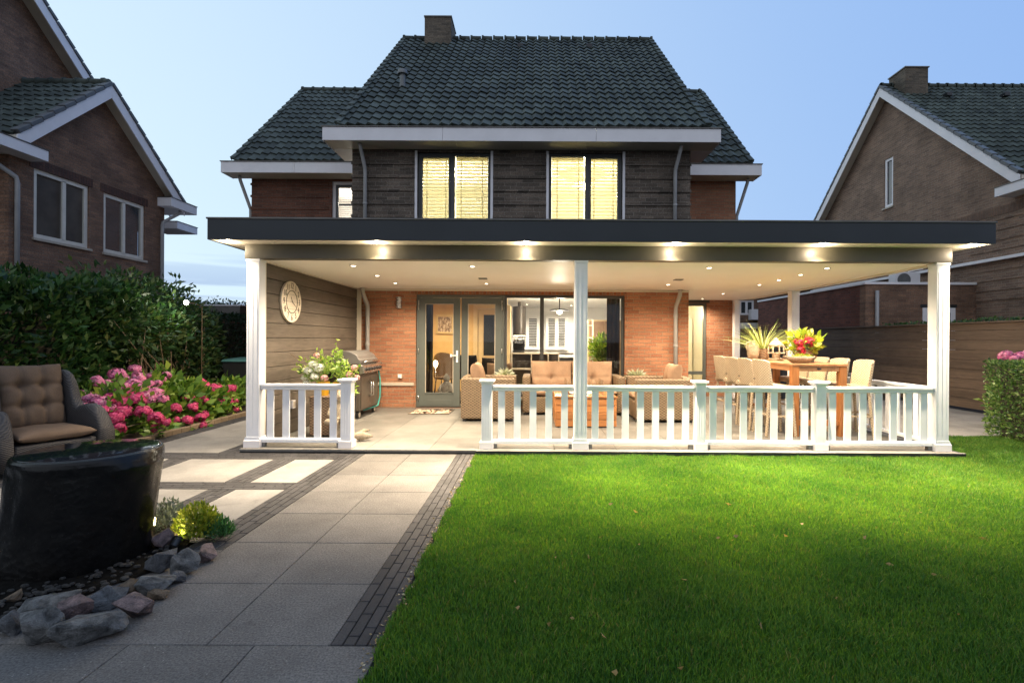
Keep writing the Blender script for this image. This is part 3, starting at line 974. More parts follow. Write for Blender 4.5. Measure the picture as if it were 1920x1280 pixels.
# rooms behind the upper windows
mb = MB()
for (a, b) in ((XL + 0.31, -0.30), (-0.18, XR - 0.31)):
    mb.quad((a, D1+0.301, 3.0), (b, D1+0.301, 3.0), (b, 14.2, 3.0), (a, 14.2, 3.0))
    mb.quad((a, 14.2, 3.0), (b, 14.2, 3.0), (b, 14.2, 5.45), (a, 14.2, 5.45))
    mb.quad((a, D1+0.301, 3.0), (a, 14.2, 3.0), (a, 14.2, 5.45), (a, D1+0.301, 5.45))
    mb.quad((b, D1+0.301, 3.0), (b, 14.2, 3.0), (b, 14.2, 5.45), (b, D1+0.301, 5.45))
    mb.quad((a, D1+0.301, 5.45), (b, D1+0.301, 5.45), (b, 14.2, 5.45), (a, 14.2, 5.45))
part(mb, 'bedroom_wall', M['room_cream'], house, recalc=False)
def ceiling_lamp(p, power, label):
    t = thing('ceiling_lamp', label, 'lamp', p)
    part(MB().lathe([(0.012, 0.0), (0.012, 0.45)], (0,0,0), 8), 'rod', M['steel'], t, world=False, smooth=True)
    part(MB().lathe([(0.02, -0.12), (0.10, -0.10), (0.15, -0.04), (0.14, 0.0), (0.02, 0.01)], (0,0,0), 20), 'lamp_shade', M['bulb'], t, world=False, smooth=True)
    part(MB().lathe([(0.16, -0.005), (0.30, 0.0), (0.30, 0.012), (0.16, 0.012)], (0,0,0), 24, ring=True), 'ring', M['room_white'], t, world=False, smooth=True)
    point_light('lamp_light', t, (0, 0, -0.22), power, (1.0, 0.95, 0.74), 0.10)
    return t
LAMP_UP = 290
p = at(864, 327, 12.2); ceiling_lamp(p, LAMP_UP, 'white glass lamp glowing behind the blinds of the left upper window')
p = at(1092, 347, 12.2); ceiling_lamp(p, LAMP_UP, 'white glass lamp with hanging drops behind the blinds of the right upper window')

# --- side wings
wr_y, wr_z, we_y, we_z = 15.9, 9.24, 12.2, 5.72
wb_y = 2 * wr_y - we_y
WLX, WRX = -7.12, 5.08
mb = MB()
WUW = (-5.10, -4.0, 3.6, 5.42)
wall(mb, 'y', D2, 0.3, WLX, XL, 0, 5.5, [WUW])
part(mb, 'wing_wall', M['brick_wing'], house)
mb = MB()
RD = (3.45, 4.37, 0.06, 2.40)
wall(mb, 'y', D2, 0.3, XR, WRX, 0, 5.5, [RD])
part(mb, 'wing_wall', M['brick_red'], house)
def wing_z(y): return we_z + (wr_z - we_z) * (y - we_y) / (wr_y - we_y)
for x0, x1 in ((WLX, WLX + 0.3), (WRX - 0.3, WRX)):
    mb2 = MB()
    mb2.prism([(D2 + 0.301, 0), (D2 + 0.301, wing_z(D2 + 0.3) - 0.05), (wr_y, wr_z - 0.1), (wb_y - 0.5, wing_z(D2) - 0.1), (wb_y - 0.5, 0)], 'x', x0, x1)
    part(mb2, 'wing_side_wall', M['brick_wing'], house)
mb2 = MB()
for z in [3.2 + 0.30 * k for k in range(8)]:
    mb2.box(WLX - 0.02, -5.18, D2 - 0.022, D2 - 0.0015, z, z + 0.052)
part(mb2, 'brick_ribs', M['brick_wing'], house)
for x0, x1, cols in ((-7.33, XL - 0.01, 18), (XR + 0.01, 5.29, 10)):
    mb = MB()
    tile_sheet(mb, (x0, we_y + 0.02, we_z + 0.03), (1,0,0), x1 - x0, (0, wr_y - we_y, wr_z - we_z), math.hypot(wr_y - we_y, wr_z - we_z), cols, 15)
    wroof = part(mb, 'wing_roof', M['roof'], house, auto=50)
    mb = MB().prism([(we_y + 0.02, we_z), (wr_y, wr_z), (wb_y, we_z), (wb_y, we_z - 0.16), (wr_y, wr_z - 0.25), (we_y + 0.02, we_z - 0.004)], 'x', x0 + 0.01, x1 - 0.01)
    part(mb, 'roof_deck', M['verge'], wroof)
    mb = MB()
    x = x0
    while x < x1 - 0.01:
        x2 = min(x + 0.33, x1)
        mb.tube([(x, wr_y, wr_z + 0.035), (x2 - 0.03, wr_y, wr_z + 0.035)], [0.095, 0.088], 10)
        mb.tube([(x, wr_y, wr_z + 0.037), (x + 0.05, wr_y, wr_z + 0.037)], 0.112, 10)
        x = x2
    part(mb, 'ridge_tiles', M['roof'], wroof, auto=40)
    mb = MB()
    xx, s = (x0, -1) if x0 < 0 else (x1, 1)
    for r in range(15):
        a, b = r / 15, (r + 1) / 15
        mb.bar((xx - s*0.03, we_y + 0.02 + (wr_y-we_y)*a - 0.02, we_z + 0.085 + (wr_z-we_z)*a), (xx - s*0.03, we_y + 0.02 + (wr_y-we_y)*b, we_z + 0.065 + (wr_z-we_z)*b), 0.13, 0.07)
    part(mb, 'verge_tiles', M['roof'], wroof, bevel=0.012)
eaves(house, -7.59, XL - 0.004, we_y, D2 - 0.002, 5.46, 5.72, [at(553, 0, we_y).x])
eaves(house, XR + 0.004, 5.51, we_y, D2 - 0.002, 5.46, 5.72, [])
# window in the left wing
w = MB(); frame_y(w, WUW[0], WUW[1], WUW[2], WUW[3], D2 + 0.05, D2 + 0.12, 0.08)
wo = part(w, 'wing_window', M['white'], house, bevel=0.004)
w = MB(); frame_y(w, WUW[0] + 0.081, WUW[1] - 0.081, WUW[2] + 0.081, WUW[3] - 0.081, D2 + 0.055, D2 + 0.11, 0.06)
part(w, 'sash', M['darkframe'], wo)
part(MB().box(WUW[0] + 0.1, WUW[1] - 0.1, D2 + 0.08, D2 + 0.086, WUW[2] + 0.1, WUW[3] - 0.1), 'pane', M['glass'], wo)
bl = MB(); z = WUW[3] - 0.12
while z > WUW[2]:
    bl.cbox(None, (0.94, 0.042, 0.0025), M=Matrix.Translation(((WUW[0]+WUW[1])/2, D2 + 0.2, z)) @ Matrix.Rotation(R(28), 4, 'X')); z -= 0.05
part(bl, 'venetian_blind', M['room_white'], wo)
mb = MB()
a, b = -6.7, -3.75
for q in (((a,D2+.31,3.2),(b,D2+.31,3.2),(b,15,3.2),(a,15,3.2)), ((a,15,3.2),(b,15,3.2),(b,15,5.4),(a,15,5.4)), ((a,D2+.31,3.2),(a,15,3.2),(a,15,5.4),(a,D2+.31,5.4)), ((b,D2+.31,3.2),(b,15,3.2),(b,15,5.4),(b,D2+.31,5.4)), ((a,D2+.31,5.45),(b,D2+.31,5.45),(b,15,5.45),(a,15,5.45))):
    mb.quad(*q)
part(mb, 'bathroom_wall', M['room_white'], house, recalc=False)
point_light('lamp_light', house, (-4.9, 13.9 - D1, 5.1), 70, (1.0, 0.92, 0.78), 0.1)
# glazed side door in the right wing
w = MB(); frame_y(w, RD[0], RD[1], RD[2], RD[3], D2 + 0.05, D2 + 0.13, 0.07)
w.box(RD[0] + 0.07, RD[1] - 0.07, D2 + 0.052, D2 + 0.128, 0.60, 0.68)
sd = part(w, 'side_door', M['door'], house, bevel=0.004)
part(MB().box(RD[0] + 0.05, RD[1] - 0.05, D2 + 0.08, D2 + 0.086, 0.1, 2.36), 'pane', M['glass'], sd)
part(MB().box(RD[0] - 0.05, RD[1] + 0.06, D2 - 0.02, D2 - 0.002, RD[3] + 0.003, RD[3] + 0.09), 'lintel', M['darkframe'], sd)
mb = MB()
a, b, f = XR + 0.05, 4.75, D2 + .31
for q in (((a,f,.05),(b,f,.05),(b,15.2,.05),(a,15.2,.05)), ((a,15.2,.05),(b,15.2,.05),(b,15.2,2.5),(a,15.2,2.5)), ((a,f,.05),(a,15.2,.05),(a,15.2,2.5),(a,f,2.5)), ((b,f,.05),(b,15.2,.05),(b,15.2,2.5),(b,f,2.5)), ((a,f,2.5),(b,f,2.5),(b,15.2,2.5),(a,15.2,2.5))):
    mb.quad(*q)
part(mb, 'hall_wall', M['room_cream'], house, recalc=False)
point_light('lamp_light', house, (4.0, 13.9 - D1, 2.2), 60, (1.0, 0.82, 0.55), 0.08)
# inner door leaf seen through it
dmb = MB(); frame_y(dmb, 4.0, 4.7, 0.06, 2.1, 14.9, 14.95, 0.11, 0.3)
id_ = part(dmb, 'inner_door', M['room_cream'], house, bevel=0.006)
part(MB().box(4.11, 4.59, 14.92, 14.93, 0.36, 1.99), 'pane', M['darkglass'], id_)

# --- rainwater pipes
def pipe(pts, r=0.04, name='drainpipe', clips=()):
    o = part(MB().tube(pts, r, 12), name, M['pvc'], house, smooth=True)
    c = MB()
    for (x, y, z) in clips:
        c.lathe([(r + 0.008, -0.02), (r + 0.008, 0.02)], (x, y, z), 12)
        c.box(x - 0.012, x + 0.012, y + r, y + r + 0.05, z - 0.012, z + 0.012)
    if clips: part(c, 'pipe_clip', M['pvc'], o)
    return o
for px in (684.5, 1266):
    x = at(px, 350, D1 - 0.08).x
    d = 0.06 if px > 1000 else -0.04
    pipe([(x + d, D1 - 0.30, 5.33), (x + d * 0.8, D1 - 0.22, 5.20), (x, D1 - 0.10, 4.92), (x, D1 - 0.075, 4.8), (x, D1 - 0.075, 2.9)], 0.037, clips=[(x, D1 - 0.075, 4.2)])
    pxg = 689 if px < 1000 else 1267
    x = at(pxg, 620, D1 - 0.08).x
    d = -0.06 if px < 1000 else 0.05
    pipe([(x + d, D1 - 0.22, 2.47), (x + d, D1 - 0.18, 2.36), (x, D1 - 0.09, 2.14), (x, D1 - 0.075, 2.05), (x, D1 - 0.075, 0.06)], 0.042, clips=[(x, D1 - 0.075, 1.95), (x, D1 - 0.075, 1.35), (x, D1 - 0.075, 0.5)])
pipe([(-7.28, D2 - 0.25, 5.47), (-7.27, D2 - 0.24, 5.36), (WLX - 0.045, D2 + 0.05, 4.7), (WLX - 0.045, D2 + 0.06, 2.5)], 0.04)
pipe([(5.28, D2 - 0.25, 5.47), (5.27, D2 - 0.24, 5.36), (WRX + 0.045, D2 + 0.05, 4.6), (WRX + 0.045, D2 + 0.06, 0.1)], 0.04)

# --- garden doors
GZ0, GZ1 = 0.055, 2.365
w = MB()
frame_y(w, -2.395, -0.605, GZ0, GZ1, D1 + 0.04, D1 + 0.14, 0.055, 0.02)
df = part(w, 'door_frame', M['door'], house, bevel=0.004)
def door_leaf(x0, x1, handle):
    w = MB()
    y0, y1 = D1 + 0.025, D1 + 0.085
    st = 0.13
    w.box(x0, x0 + st, y0, y1, 0.08, 2.30); w.box(x1 - st, x1, y0, y1, 0.08, 2.30)
    w.box(x0 + st, x1 - st, y0, y1, 2.18, 2.30); w.box(x0 + st, x1 - st, y0, y1, 0.08, 0.34)
    w.box(x0 + st + 0.002, x1 - st - 0.002, y0 - 0.014, y0 - 0.001, 0.335, 0.362)
    w.box(x0 + st + 0.01, x1 - st - 0.01, y0 - 0.006, y0 - 0.001, 0.12, 0.215)
    lf = part(w, 'garden_door', M['door'], house, bevel=0.005)
    part(MB().box(x0 + st - 0.01, x1 - st + 0.01, y0 + 0.028, y0 + 0.034, 0.33, 2.19), 'pane', M['glass_soft'], lf)
    b = MB(); frame_y(b, x0 + st + 0.001, x1 - st - 0.001, 0.342, 2.178, y0 + 0.004, y0 + 0.026, 0.014)
    part(b, 'glazing_bead', M['stone_band'], lf)
    h = MB()
    for z in (0.25, 1.22, 2.1, 2.2):
        h.lathe([(0.011, -0.05), (0.011, 0.05)], (x0 - 0.004 if handle else x1 + 0.004, y0 - 0.010, z), 8)
    part(h, 'hinge', M['steel'], lf, smooth=True)
    if handle:
        hx = x1 - 0.055
        hb = MB().box(hx - 0.02, hx + 0.02, y0 - 0.012, y0 - 0.001, 0.98, 1.22)
        hb.tube([(hx, y0 - 0.01, 1.12), (hx, y0 - 0.06, 1.12), (hx - 0.02, y0 - 0.065, 1.12), (hx - 0.13, y0 - 0.065, 1.12)], 0.011, 10)
        hb.box(hx - 0.125, hx - 0.095, y0 - 0.10, y0 - 0.065, 1.095, 1.15)
        part(hb, 'handle', M['rail'], lf, bevel=0.004)
    return lf
door_leaf(-2.345, -1.505, True)
door_leaf(-1.475, -0.650, False)
# fixed picture window
w = MB()
frame_y(w, -0.60, 1.862, WIN[2], GZ1, D1 + 0.04, D1 + 0.13, 0.055)
xm = at(1019.5, 0, D1).x
w.box(xm - 0.04, xm + 0.04, D1 + 0.041, D1 + 0.129, WIN[2] + 0.055, GZ1 - 0.055)
pw = part(w, 'picture_window', M['darkframe'], house, bevel=0.004)
part(MB().box(-0.57, 1.83, D1 + 0.08, D1 + 0.086, WIN[2] + 0.03, GZ1 - 0.03), 'pane', M['glass_soft'], pw)
part(MB().box(-0.60, 1.88, D1 - 0.06, D1 - 0.002, WIN[2] - 0.055, WIN[2] - 0.003), 'window_sill', M['stone_band'], pw, bevel=0.005)

# --- living room shell
RY = 17.2
mb = MB()
a, b, f, zc = XL + 0.31, XR - 0.31, D1 + 0.305, 2.55
mb.quad((a, f, 0.06), (b, f, 0.06), (b, RY, 0.06), (a, RY, 0.06))
part(mb, 'room_floor', M['room_floor'], house, recalc=False)
mb = MB()
mb.quad((a, RY, .06), (b, RY, .06), (b, RY, zc), (a, RY, zc))
mb.quad((b, f, .06), (b, RY, .06), (b, RY, zc), (b, f, zc))
mb.quad((a, f, zc), (b, f, zc), (b, RY, zc), (a, RY, zc))
part(mb, 'room_wall', M['room_white'], house, recalc=False)
mb = MB()
mb.quad((a, f, .06), (a, 13.9, .06), (a, 13.9, zc), (a, f, zc))
mb.box(a, -1.62, 13.6, 13.7, .06, zc)
part(mb, 'ochre_wall', M['room_ochre'], house)
M['room_wood'] = paint('pale_ochre_door', (0.66, 0.50, 0.28), 0.6, var=0.06)
mb = MB().box(-1.62, -1.50, 13.58, 13.72, .06, zc).box(-0.86, -0.70, 13.58, 13.72, .06, zc).box(-1.50, -0.86, 13.58, 13.72, 2.28, zc)
mb.box(-0.70, -0.60, 13.0, 13.72, .06, 2.35)
part(mb, 'partition', M['room_wood'], house, bevel=0.005)
dmb = MB(); frame_y(dmb, -1.495, -0.865, 0.07, 2.27, 13.62, 13.67, 0.15, 0.95)
idr = part(dmb, 'room_door', M['room_wood'], house, bevel=0.006)
part(MB().box(-1.345, -1.015, 13.64, 13.646, 1.02, 2.12), 'pane', M['darkglass'], idr)
part(MB().tube([(-0.93, 13.62, 1.1), (-0.93, 13.57, 1.1), (-1.04, 13.57, 1.1)], 0.011, 8), 'handle', M['steel'], idr, smooth=True)
# shuttered kitchen windows in the far wall
for (x0, x1) in ((-0.62, 0.20), (0.42, 1.16)):
    w = MB(); frame_y(w, x0, x1, 1.12, 2.26, RY - 0.10, RY - 0.03, 0.09)
    xm_ = (x0 + x1) / 2
    w.box(xm_ - 0.06, xm_ + 0.06, RY - 0.099, RY - 0.031, 1.21, 2.17)
    sw = part(w, 'shuttered_window', M['room_white'], house, bevel=0.004)
    l = MB(); z = 1.24
    while z < 2.16:
        for (p0, p1) in ((x0 + 0.09, xm_ - 0.06), (xm_ + 0.06, x1 - 0.09)):
            l.cbox(None, (p1 - p0 - 0.004, 0.035, 0.006), M=Matrix.Translation(((p0 + p1) / 2, RY - 0.06, z)) @ Matrix.Rotation(R(-40), 4, 'X'))
        z += 0.055
    part(l, 'louvre', M['room_white'], sw)
    part(MB().box(x0 + 0.09, x1 - 0.09, RY - 0.028, RY - 0.022, 1.2, 2.18), 'pane', M['lilac_glass'] if 'lilac_glass' in M else M['darkframe'], sw)

# ================================================================== THE VERANDA
VF = 6.45                      # front face of beam and posts
VX0, VX1 = -3.70, 5.36
ZC, ZS, ZT = 2.47, 2.65, 2.90  # ceiling, soffit, top of fascia
FL = 0.05                      # terrace level
ver = thing('veranda', 'flat roofed white veranda with dark fascia and lit spots built against the house', 'veranda', (0.8, VF, 0))
FX0, FX1, FY = -3.98, 5.63, 6.14
# roof body
mb = MB()
mb.box(FX0 + 0.05, FX1 - 0.05, FY + 0.05, D1 - 0.03, ZS + 0.03, ZT - 0.06)
mb.box(XR + 0.03, FX1 - 0.05, D1 - 0.03, D2 - 0.03, ZS + 0.03, ZT - 0.06)
part(mb, 'roof', M['plinth'], ver)
mb = MB()
mb.box(FX0, FX1, FY, FY + 0.03, ZS, ZT)
mb.box(FX0, FX0 + 0.03, FY + 0.031, D1 - 0.03, ZS, ZT)
mb.box(FX1 - 0.03, FX1, FY + 0.031, D2 - 0.03, ZS, ZT)
fas = part(mb, 'fascia', M['anthracite'], ver, bevel=0.003)
mb = MB()
mb.box(FX0 - 0.012, FX1 + 0.012, FY - 0.012, FY + 0.06, ZT + 0.001, ZT + 0.022)
mb.box(FX0 - 0.012, FX0 + 0.06, FY + 0.061, D1 - 0.03, ZT + 0.001, ZT + 0.022)
mb.box(FX1 - 0.06, FX1 + 0.012, FY + 0.061, D2 - 0.03, ZT + 0.001, ZT + 0.022)
part(mb, 'roof_edge', M['lip'], fas, bevel=0.003)
# soffit outside the beam
mb = MB()
mb.box(FX0 + 0.031, FX1 - 0.031, FY + 0.031, VF + 0.14, ZS + 0.006, ZS + 0.028)
mb.box(FX0 + 0.031, VX0 + 0.13, VF + 0.142, D1 - 0.03, ZS + 0.006, ZS + 0.028)
mb.box(VX1 - 0.13, FX1 - 0.031, VF + 0.142, D2 - 0.03, ZS + 0.006, ZS + 0.028)
part(mb, 'soffit', M['soffit'], ver)
# beams
mb = MB().box(VX0, VX1, VF, VF + 0.14, ZC, ZS + 0.004)
part(mb, 'front_beam', M['beam'], ver, bevel=0.004)
mb = MB().box(VX1 - 0.14, VX1, VF + 0.142, D2 - 0.03, ZC - 0.01, ZS + 0.004)
part(mb, 'side_beam', M['soffit'], ver, bevel=0.004)
mb = MB().box(VX0, VX0 + 0.14, VF + 0.142, D1 - 0.03, ZC - 0.01, ZS + 0.004)
part(mb, 'side_beam', M['soffit'], ver, bevel=0.004)
# ceiling boards along x
mb = MB()
y = VF + 0.142
while y < D2 - 0.05:
    y2 = min(y + 0.1, D2 - 0.04)
    if y < D1 - 0.04:
        mb.box(VX0 + 0.142, VX1 - 0.142, y + 0.002, min(y2, D1 - 0.035) - 0.002, ZC + 0.002, ZC + 0.02)
    else:
        mb.box(XR + 0.02, VX1 - 0.142, y + 0.002, y2 - 0.002, ZC + 0.002, ZC + 0.02)
    y += 0.1
ceil = part(mb, 'ceiling', M['ceiling'], ver, bevel=0.0025, seg=1)
mb = MB().box(VX0 + 0.141, VX1 - 0.141, VF + 0.141, D1 - 0.031, ZC + 0.022, ZC + 0.03).box(XR + 0.02, VX1 - 0.141, D1 - 0.03, D2 - 0.031, ZC + 0.022, ZC + 0.03)
part(mb, 'ceiling_backing', M['soffit'], ceil)
part(MB().box(XL + 0.2, XR, D1 - 0.03, D1 - 0.003, ZC - 0.035, ZC + 0.001), 'ceiling_trim', M['soffit'], ceil, bevel=0.003)

# posts
def post(x0, x1, y0, y1, plain=False):
    z0, z1 = FL, ZC - 0.002
    p = part(MB().box(x0, x1, y0, y1, z0 + 0.10, z1), 'post', M['rail'], ver, bevel=0.008)
    e = 0.022
    b = MB().box(x0 - e, x1 + e, y0 - e, y1 + e, z0, z0 + 0.095)
    part(b, 'post_base', M['white'], p, bevel=0.006)
    t = MB().prism([(x0 - e, z0 + 0.096), (x1 + e, z0 + 0.096), (x1 + 0.004, z0 + 0.135), (x0 - 0.004, z0 + 0.135)], 'y', y0 - 0.006, y1 + 0.006)
    part(t, 'post_collar', M['rail'], p)
    part(MB().box(x0 - 0.006, x1 + 0.006, y0 - 0.006, y1 + 0.006, z1 - 0.03, z1 - 0.001), 'post_head', M['rail'], p)
    xm = (x0 + x1) / 2
    g = MB()
    for (a, b_) in ((x0 + 0.022, x0 + 0.030), (x1 - 0.030, x1 - 0.022), (xm - 0.003, xm + 0.003)):
        g.box(a, b_, y0 - 0.0045, y0 - 0.0005, z0 + 0.22, z1 - 0.12)
    part(g, 'flute', M['rail'], p)
    return p
PW = 0.165
post(-3.68, -3.515, VF + 0.01, VF + 0.165)
PC = (0.527, 0.692)
post(*PC, VF - 0.0, VF + 0.155)
post(5.17, 5.335, VF + 0.01, VF + 0.165)
post(5.17, 5.335, 10.1, 10.255)
post(4.98, 5.12, D2 - 0.22, D2 - 0.07)
# trim post where the clad wall meets the house, and at the front behind the corner post
mb = MB().box(-3.60, -3.535, VF + 0.167, VF + 0.22, FL, ZC - 0.012)
part(mb, 'corner_trim', M['soffit'], ver, bevel=0.004)
mb = MB().box(-3.60, -3.50, D1 - 0.09, D1 - 0.035, FL, ZC - 0.012)
part(mb, 'corner_trim', M['soffit'], ver, bevel=0.004)
# clad side wall: horizontal boards with rebates
mb = MB()
z = FL + 0.01
while z < ZC - 0.03:
    z2 = min(z + 0.194, ZC - 0.012)
    mb.box(-3.66, -3.575 , VF + 0.222, D1 - 0.092, z, z2)
    z += 0.2
cl = part(mb, 'clad_wall', M['cladding'], ver, bevel=0.006)
part(MB().box(-3.66, -3.595, VF + 0.222, D1 - 0.092, FL + 0.002, ZC - 0.02), 'wall_backing', M['plinth'], cl)

# spots
LENS = mesh_of('lens', (np.array([(0.033 * math.cos(a), 0.033 * math.sin(a), 0) for a in np.linspace(0, 2*math.pi, 16, endpoint=False)]), np.array([list(range(16))])), M['spot'])
_r = MB().lathe([(0.034, 0.004), (0.034, -0.006), (0.048, -0.006), (0.048, 0.004)], (0,0,0), 20, ring=True)
RING = bpy.data.meshes.new('ring'); RING.from_pydata(_r.v, [], _r.f); finish(RING, M['steel'], True)
def downlight(x, y, z, power, size=155, blend=1.0, tilt=(0,0,0)):
    o = bpy.data.objects.new('downlight', RING); C.objects.link(o); o.parent = ver
    o.location = Vector((x, y, z)) - WL['veranda']
    l = bpy.data.objects.new('lens', LENS); C.objects.link(l); l.parent = o; l.location = (0, 0, -0.003)
    spot_light('spot_light', o, (0, 0, -0.03), power, size, blend, rot=tilt)
    return o
P_OUT, P_LAWN, P_IN = 200, 3700, 300
for x in (-3.83, -1.97, -0.10, 1.77, 3.62, 5.50):
    d_ = downlight(x, 6.295, ZS + 0.004, P_OUT, 118, 1.0)
    point_light('spill_light', d_, (0, 0, -0.06), 9, WARM, 0.03)
    spot_light('lawn_light', d_, (0, -0.02, -0.03), P_LAWN * {-3.83: 0.16, -1.97: 0.26, -0.10: 0.62, 5.50: 0.5}.get(x, 1.0), 74, 1.0, rot=(R(-18), 0, 0))
for y in (8.1, 9.7):  # unseen side-soffit spots added, tilted out to light patio and hydrangeas
    downlight(-3.83, y, ZS + 0.004, 330, 110, 1.0, (0, R(38), 0))
for y in (8.0, 9.6, 11.2):  # unseen spots added on this side too, tilted out to brighten the fence
    downlight(5.50, y, ZS + 0.004, 250, 120, 1.0, (0, R(-38), 0))
for x in (-2.52, -0.86, 2.45):
    for y in (7.04, 8.12, 9.18):
        if (x, y) in ((-0.86, 8.12), (2.45, 8.12)): continue
        downlight(x, y, ZC + 0.0, P_IN)
downlight(0.80, 8.12, ZC, P_IN)
for y in (7.03, 7.72, 8.41, 9.13, 10.88, 12.2):
    downlight(4.09, y, ZC, P_IN * 0.8)
# two square ceiling vents
for px, py in ((905, 522), (1271, 525)):
    g = at(px, py, 8.6)
    Y = 1.02 * F / 114.5
    x = (px - 1000) * Y / F
    part(MB().box(x - 0.07, x + 0.07, Y - 0.07, Y + 0.07, ZC - 0.012, ZC + 0.001), 'ceiling_vent', M['zinc'], ver, bevel=0.004)

# terrace floor and its dark edge
mb = MB()
tw, td = 0.80, 0.80
y = VF - 0.075
r = 0
while y < D1 - 0.01:
    x = -3.72
    x -= 0.0
    while x < 5.40:
        mb.box(x + 0.002, min(x + tw, 5.40) - 0.002, y + 0.002, min(y + td, D1 - 0.001) - 0.002, FL - 0.028, FL)
        x += tw
    y += td
y = D1
while y < D2 - 0.01:
    x = XR + 0.01
    while x < 5.40:
        mb.box(x + 0.002, min(x + tw, 5.40) - 0.002, y + 0.002, min(y + td, D2 - 0.001) - 0.002, FL - 0.028, FL); x += tw
    y += td
structure(mb, 'terrace_floor', M['terrace'], bevel=0.0015, seg=1)
mb = MB().box(-3.71, 5.39, VF - 0.065, D1 - 0.002, 0.004, FL - 0.029).box(XR + 0.02, 5.39, D1, D2 - 0.002, 0.004, FL - 0.029)
structure(mb, 'terrace_base', M['plinth'])
mb = MB().box(-0.72, 5.45, VF - 0.115, VF - 0.077, 0.006, FL - 0.002).box(5.402, 5.45, VF - 0.075, D2 - 0.01, 0.006, FL - 0.002)
structure(mb, 'terrace_edge', M['plinth'], bevel=0.004)
mb = MB().box(-0.72, 5.45, VF - 0.117, VF - 0.072, FL - 0.0015, FL + 0.003)
structure(mb, 'terrace_kerb', M['terrace'], bevel=0.003)

# ------------------------------------------------------------------ railings
RZ0, RZ1 = 0.155, 0.865
M['led'] = glow('lit_led_strip', (1.0, 0.92, 0.80), 3.2)
def newel(root, x0, x1, y0, y1):
    n = part(MB().box(x0, x1, y0, y1, FL + 0.10, 0.905), 'newel_post', M['rail'], root, bevel=0.006)
    part(MB().box(x0 - 0.02, x1 + 0.02, y0 - 0.02, y1 + 0.02, FL, FL + 0.095), 'newel_base', M['white'], n, bevel=0.006)
    c = MB().prism([(x0 - 0.006, 0.13), (x1 + 0.006, 0.13), (x1 + 0.0, 0.9), (x0 - 0.0, 0.9)], 'y', y0 + 0.01, y1 - 0.01)
    c = MB()
    e = 0.03
    c.box(x0 - 0.012, x1 + 0.012, y0 - 0.012, y1 + 0.012, 0.885, 0.906)
    c.box(x0 - e, x1 + e, y0 - e, y1 + e, 0.907, 0.936)
    part(c, 'newel_cap', M['rail'], n, bevel=0.006)
    g = MB()
    for q in (0.25, 0.5, 0.75):
        xx = x0 + (x1 - x0) * q
        g.box(xx - 0.003, xx + 0.003, y0 - 0.0045, y0 - 0.0005, 0.22, 0.80)
    part(g, 'flute', M['rail'], n)
    return n
def railing(label, x0, x1, n, newels=(), led=True):
    yc = VF + 0.075
    t = thing('veranda_railing', label, 'railing', ((x0 + x1) / 2, yc, FL), group='white railings round the veranda')
    r = MB().box(x0, x1, yc - 0.045, yc + 0.045, RZ1 - 0.035, RZ1).box(x0, x1, yc - 0.028, yc + 0.028, RZ1 - 0.075, RZ1 - 0.036)
    part(r, 'top_rail', M['rail'], t, bevel=0.008)
    r = MB().box(x0, x1, yc - 0.04, yc + 0.04, RZ0 - 0.045, RZ0)
    br = part(r, 'bottom_rail', M['rail'], t, bevel=0.006)
    if led:
        part(MB().box(x0 + 0.01, x1 - 0.01, yc - 0.036, yc - 0.024, RZ0 + 0.001, RZ0 + 0.006), 'led_strip', M['led'], br)
        part(MB().box(x0 + 0.01, x1 - 0.01, yc + 0.024, yc + 0.036, RZ0 + 0.001, RZ0 + 0.006), 'led_strip', M['led'], br)
    for q in (0.03, 0.97):
        xx = x0 + (x1 - x0) * q
        f = MB()
        f.box(xx - 0.03, xx + 0.03, yc - 0.03, yc + 0.03, FL, RZ0 - 0.046)
        part(f, 'rail_block', M['zinc'], br)
    pitch = (x1 - x0) / (n + 0.15)
    for k in range(n):
        xx = x0 + pitch * (k + 0.575)
        part(MB().box(xx - 0.044, xx + 0.044, yc - 0.014, yc + 0.014, RZ0 + 0.001, RZ1 - 0.076), 'baluster', M['rail'], t, bevel=0.004)
    for (a, b) in newels: newel(t, a, b, VF + 0.0, VF + 0.136)
    return t
NW = 0.136
railing('short white railing with five balusters in front of the yellow pots, left of the opening', -3.514, -2.467, 5, [(-2.466, -2.33)], led=True)
railing('white railing between the right newel of the opening and the middle post', -0.524, 0.526, 5, [(-0.66, -0.525)])
railing('white railing in front of the fire table and the right wicker chair', 0.693, 2.089, 7, [(2.09, 2.215)])
railing('white railing in front of the bar stools, between two newels', 2.216, 3.629, 7, [(3.63, 3.76)])
railing('white railing across the end of the bar table up to the corner post', 3.761, 5.169, 7)
# side railing running back to the rear post
t = thing('veranda_railing', 'white railing running back along the side of the veranda beside the brown fence', 'railing', (5.25, 8.3, FL), group='white railings round the veranda')
xc = 5.25
for (y0, y1, n) in ((VF + 0.166, 8.099, 8), (8.231, 10.099, 9)):
    part(MB().box(xc - 0.045, xc + 0.045, y0, y1, RZ1 - 0.035, RZ1).box(xc - 0.028, xc + 0.028, y0, y1, RZ1 - 0.075, RZ1 - 0.036), 'top_rail', M['rail'], t, bevel=0.008)
    br = part(MB().box(xc - 0.04, xc + 0.04, y0, y1, RZ0 - 0.045, RZ0), 'bottom_rail', M['rail'], t, bevel=0.006)
    pitch = (y1 - y0) / (n + 0.15)
    for k in range(n):
        yy = y0 + pitch * (k + 0.575)
        part(MB().box(xc - 0.014, xc + 0.014, yy - 0.044, yy + 0.044, RZ0 + 0.001, RZ1 - 0.076), 'baluster', M['rail'], t, bevel=0.004)
newel(t, 5.18, 5.316, 8.1, 8.23)

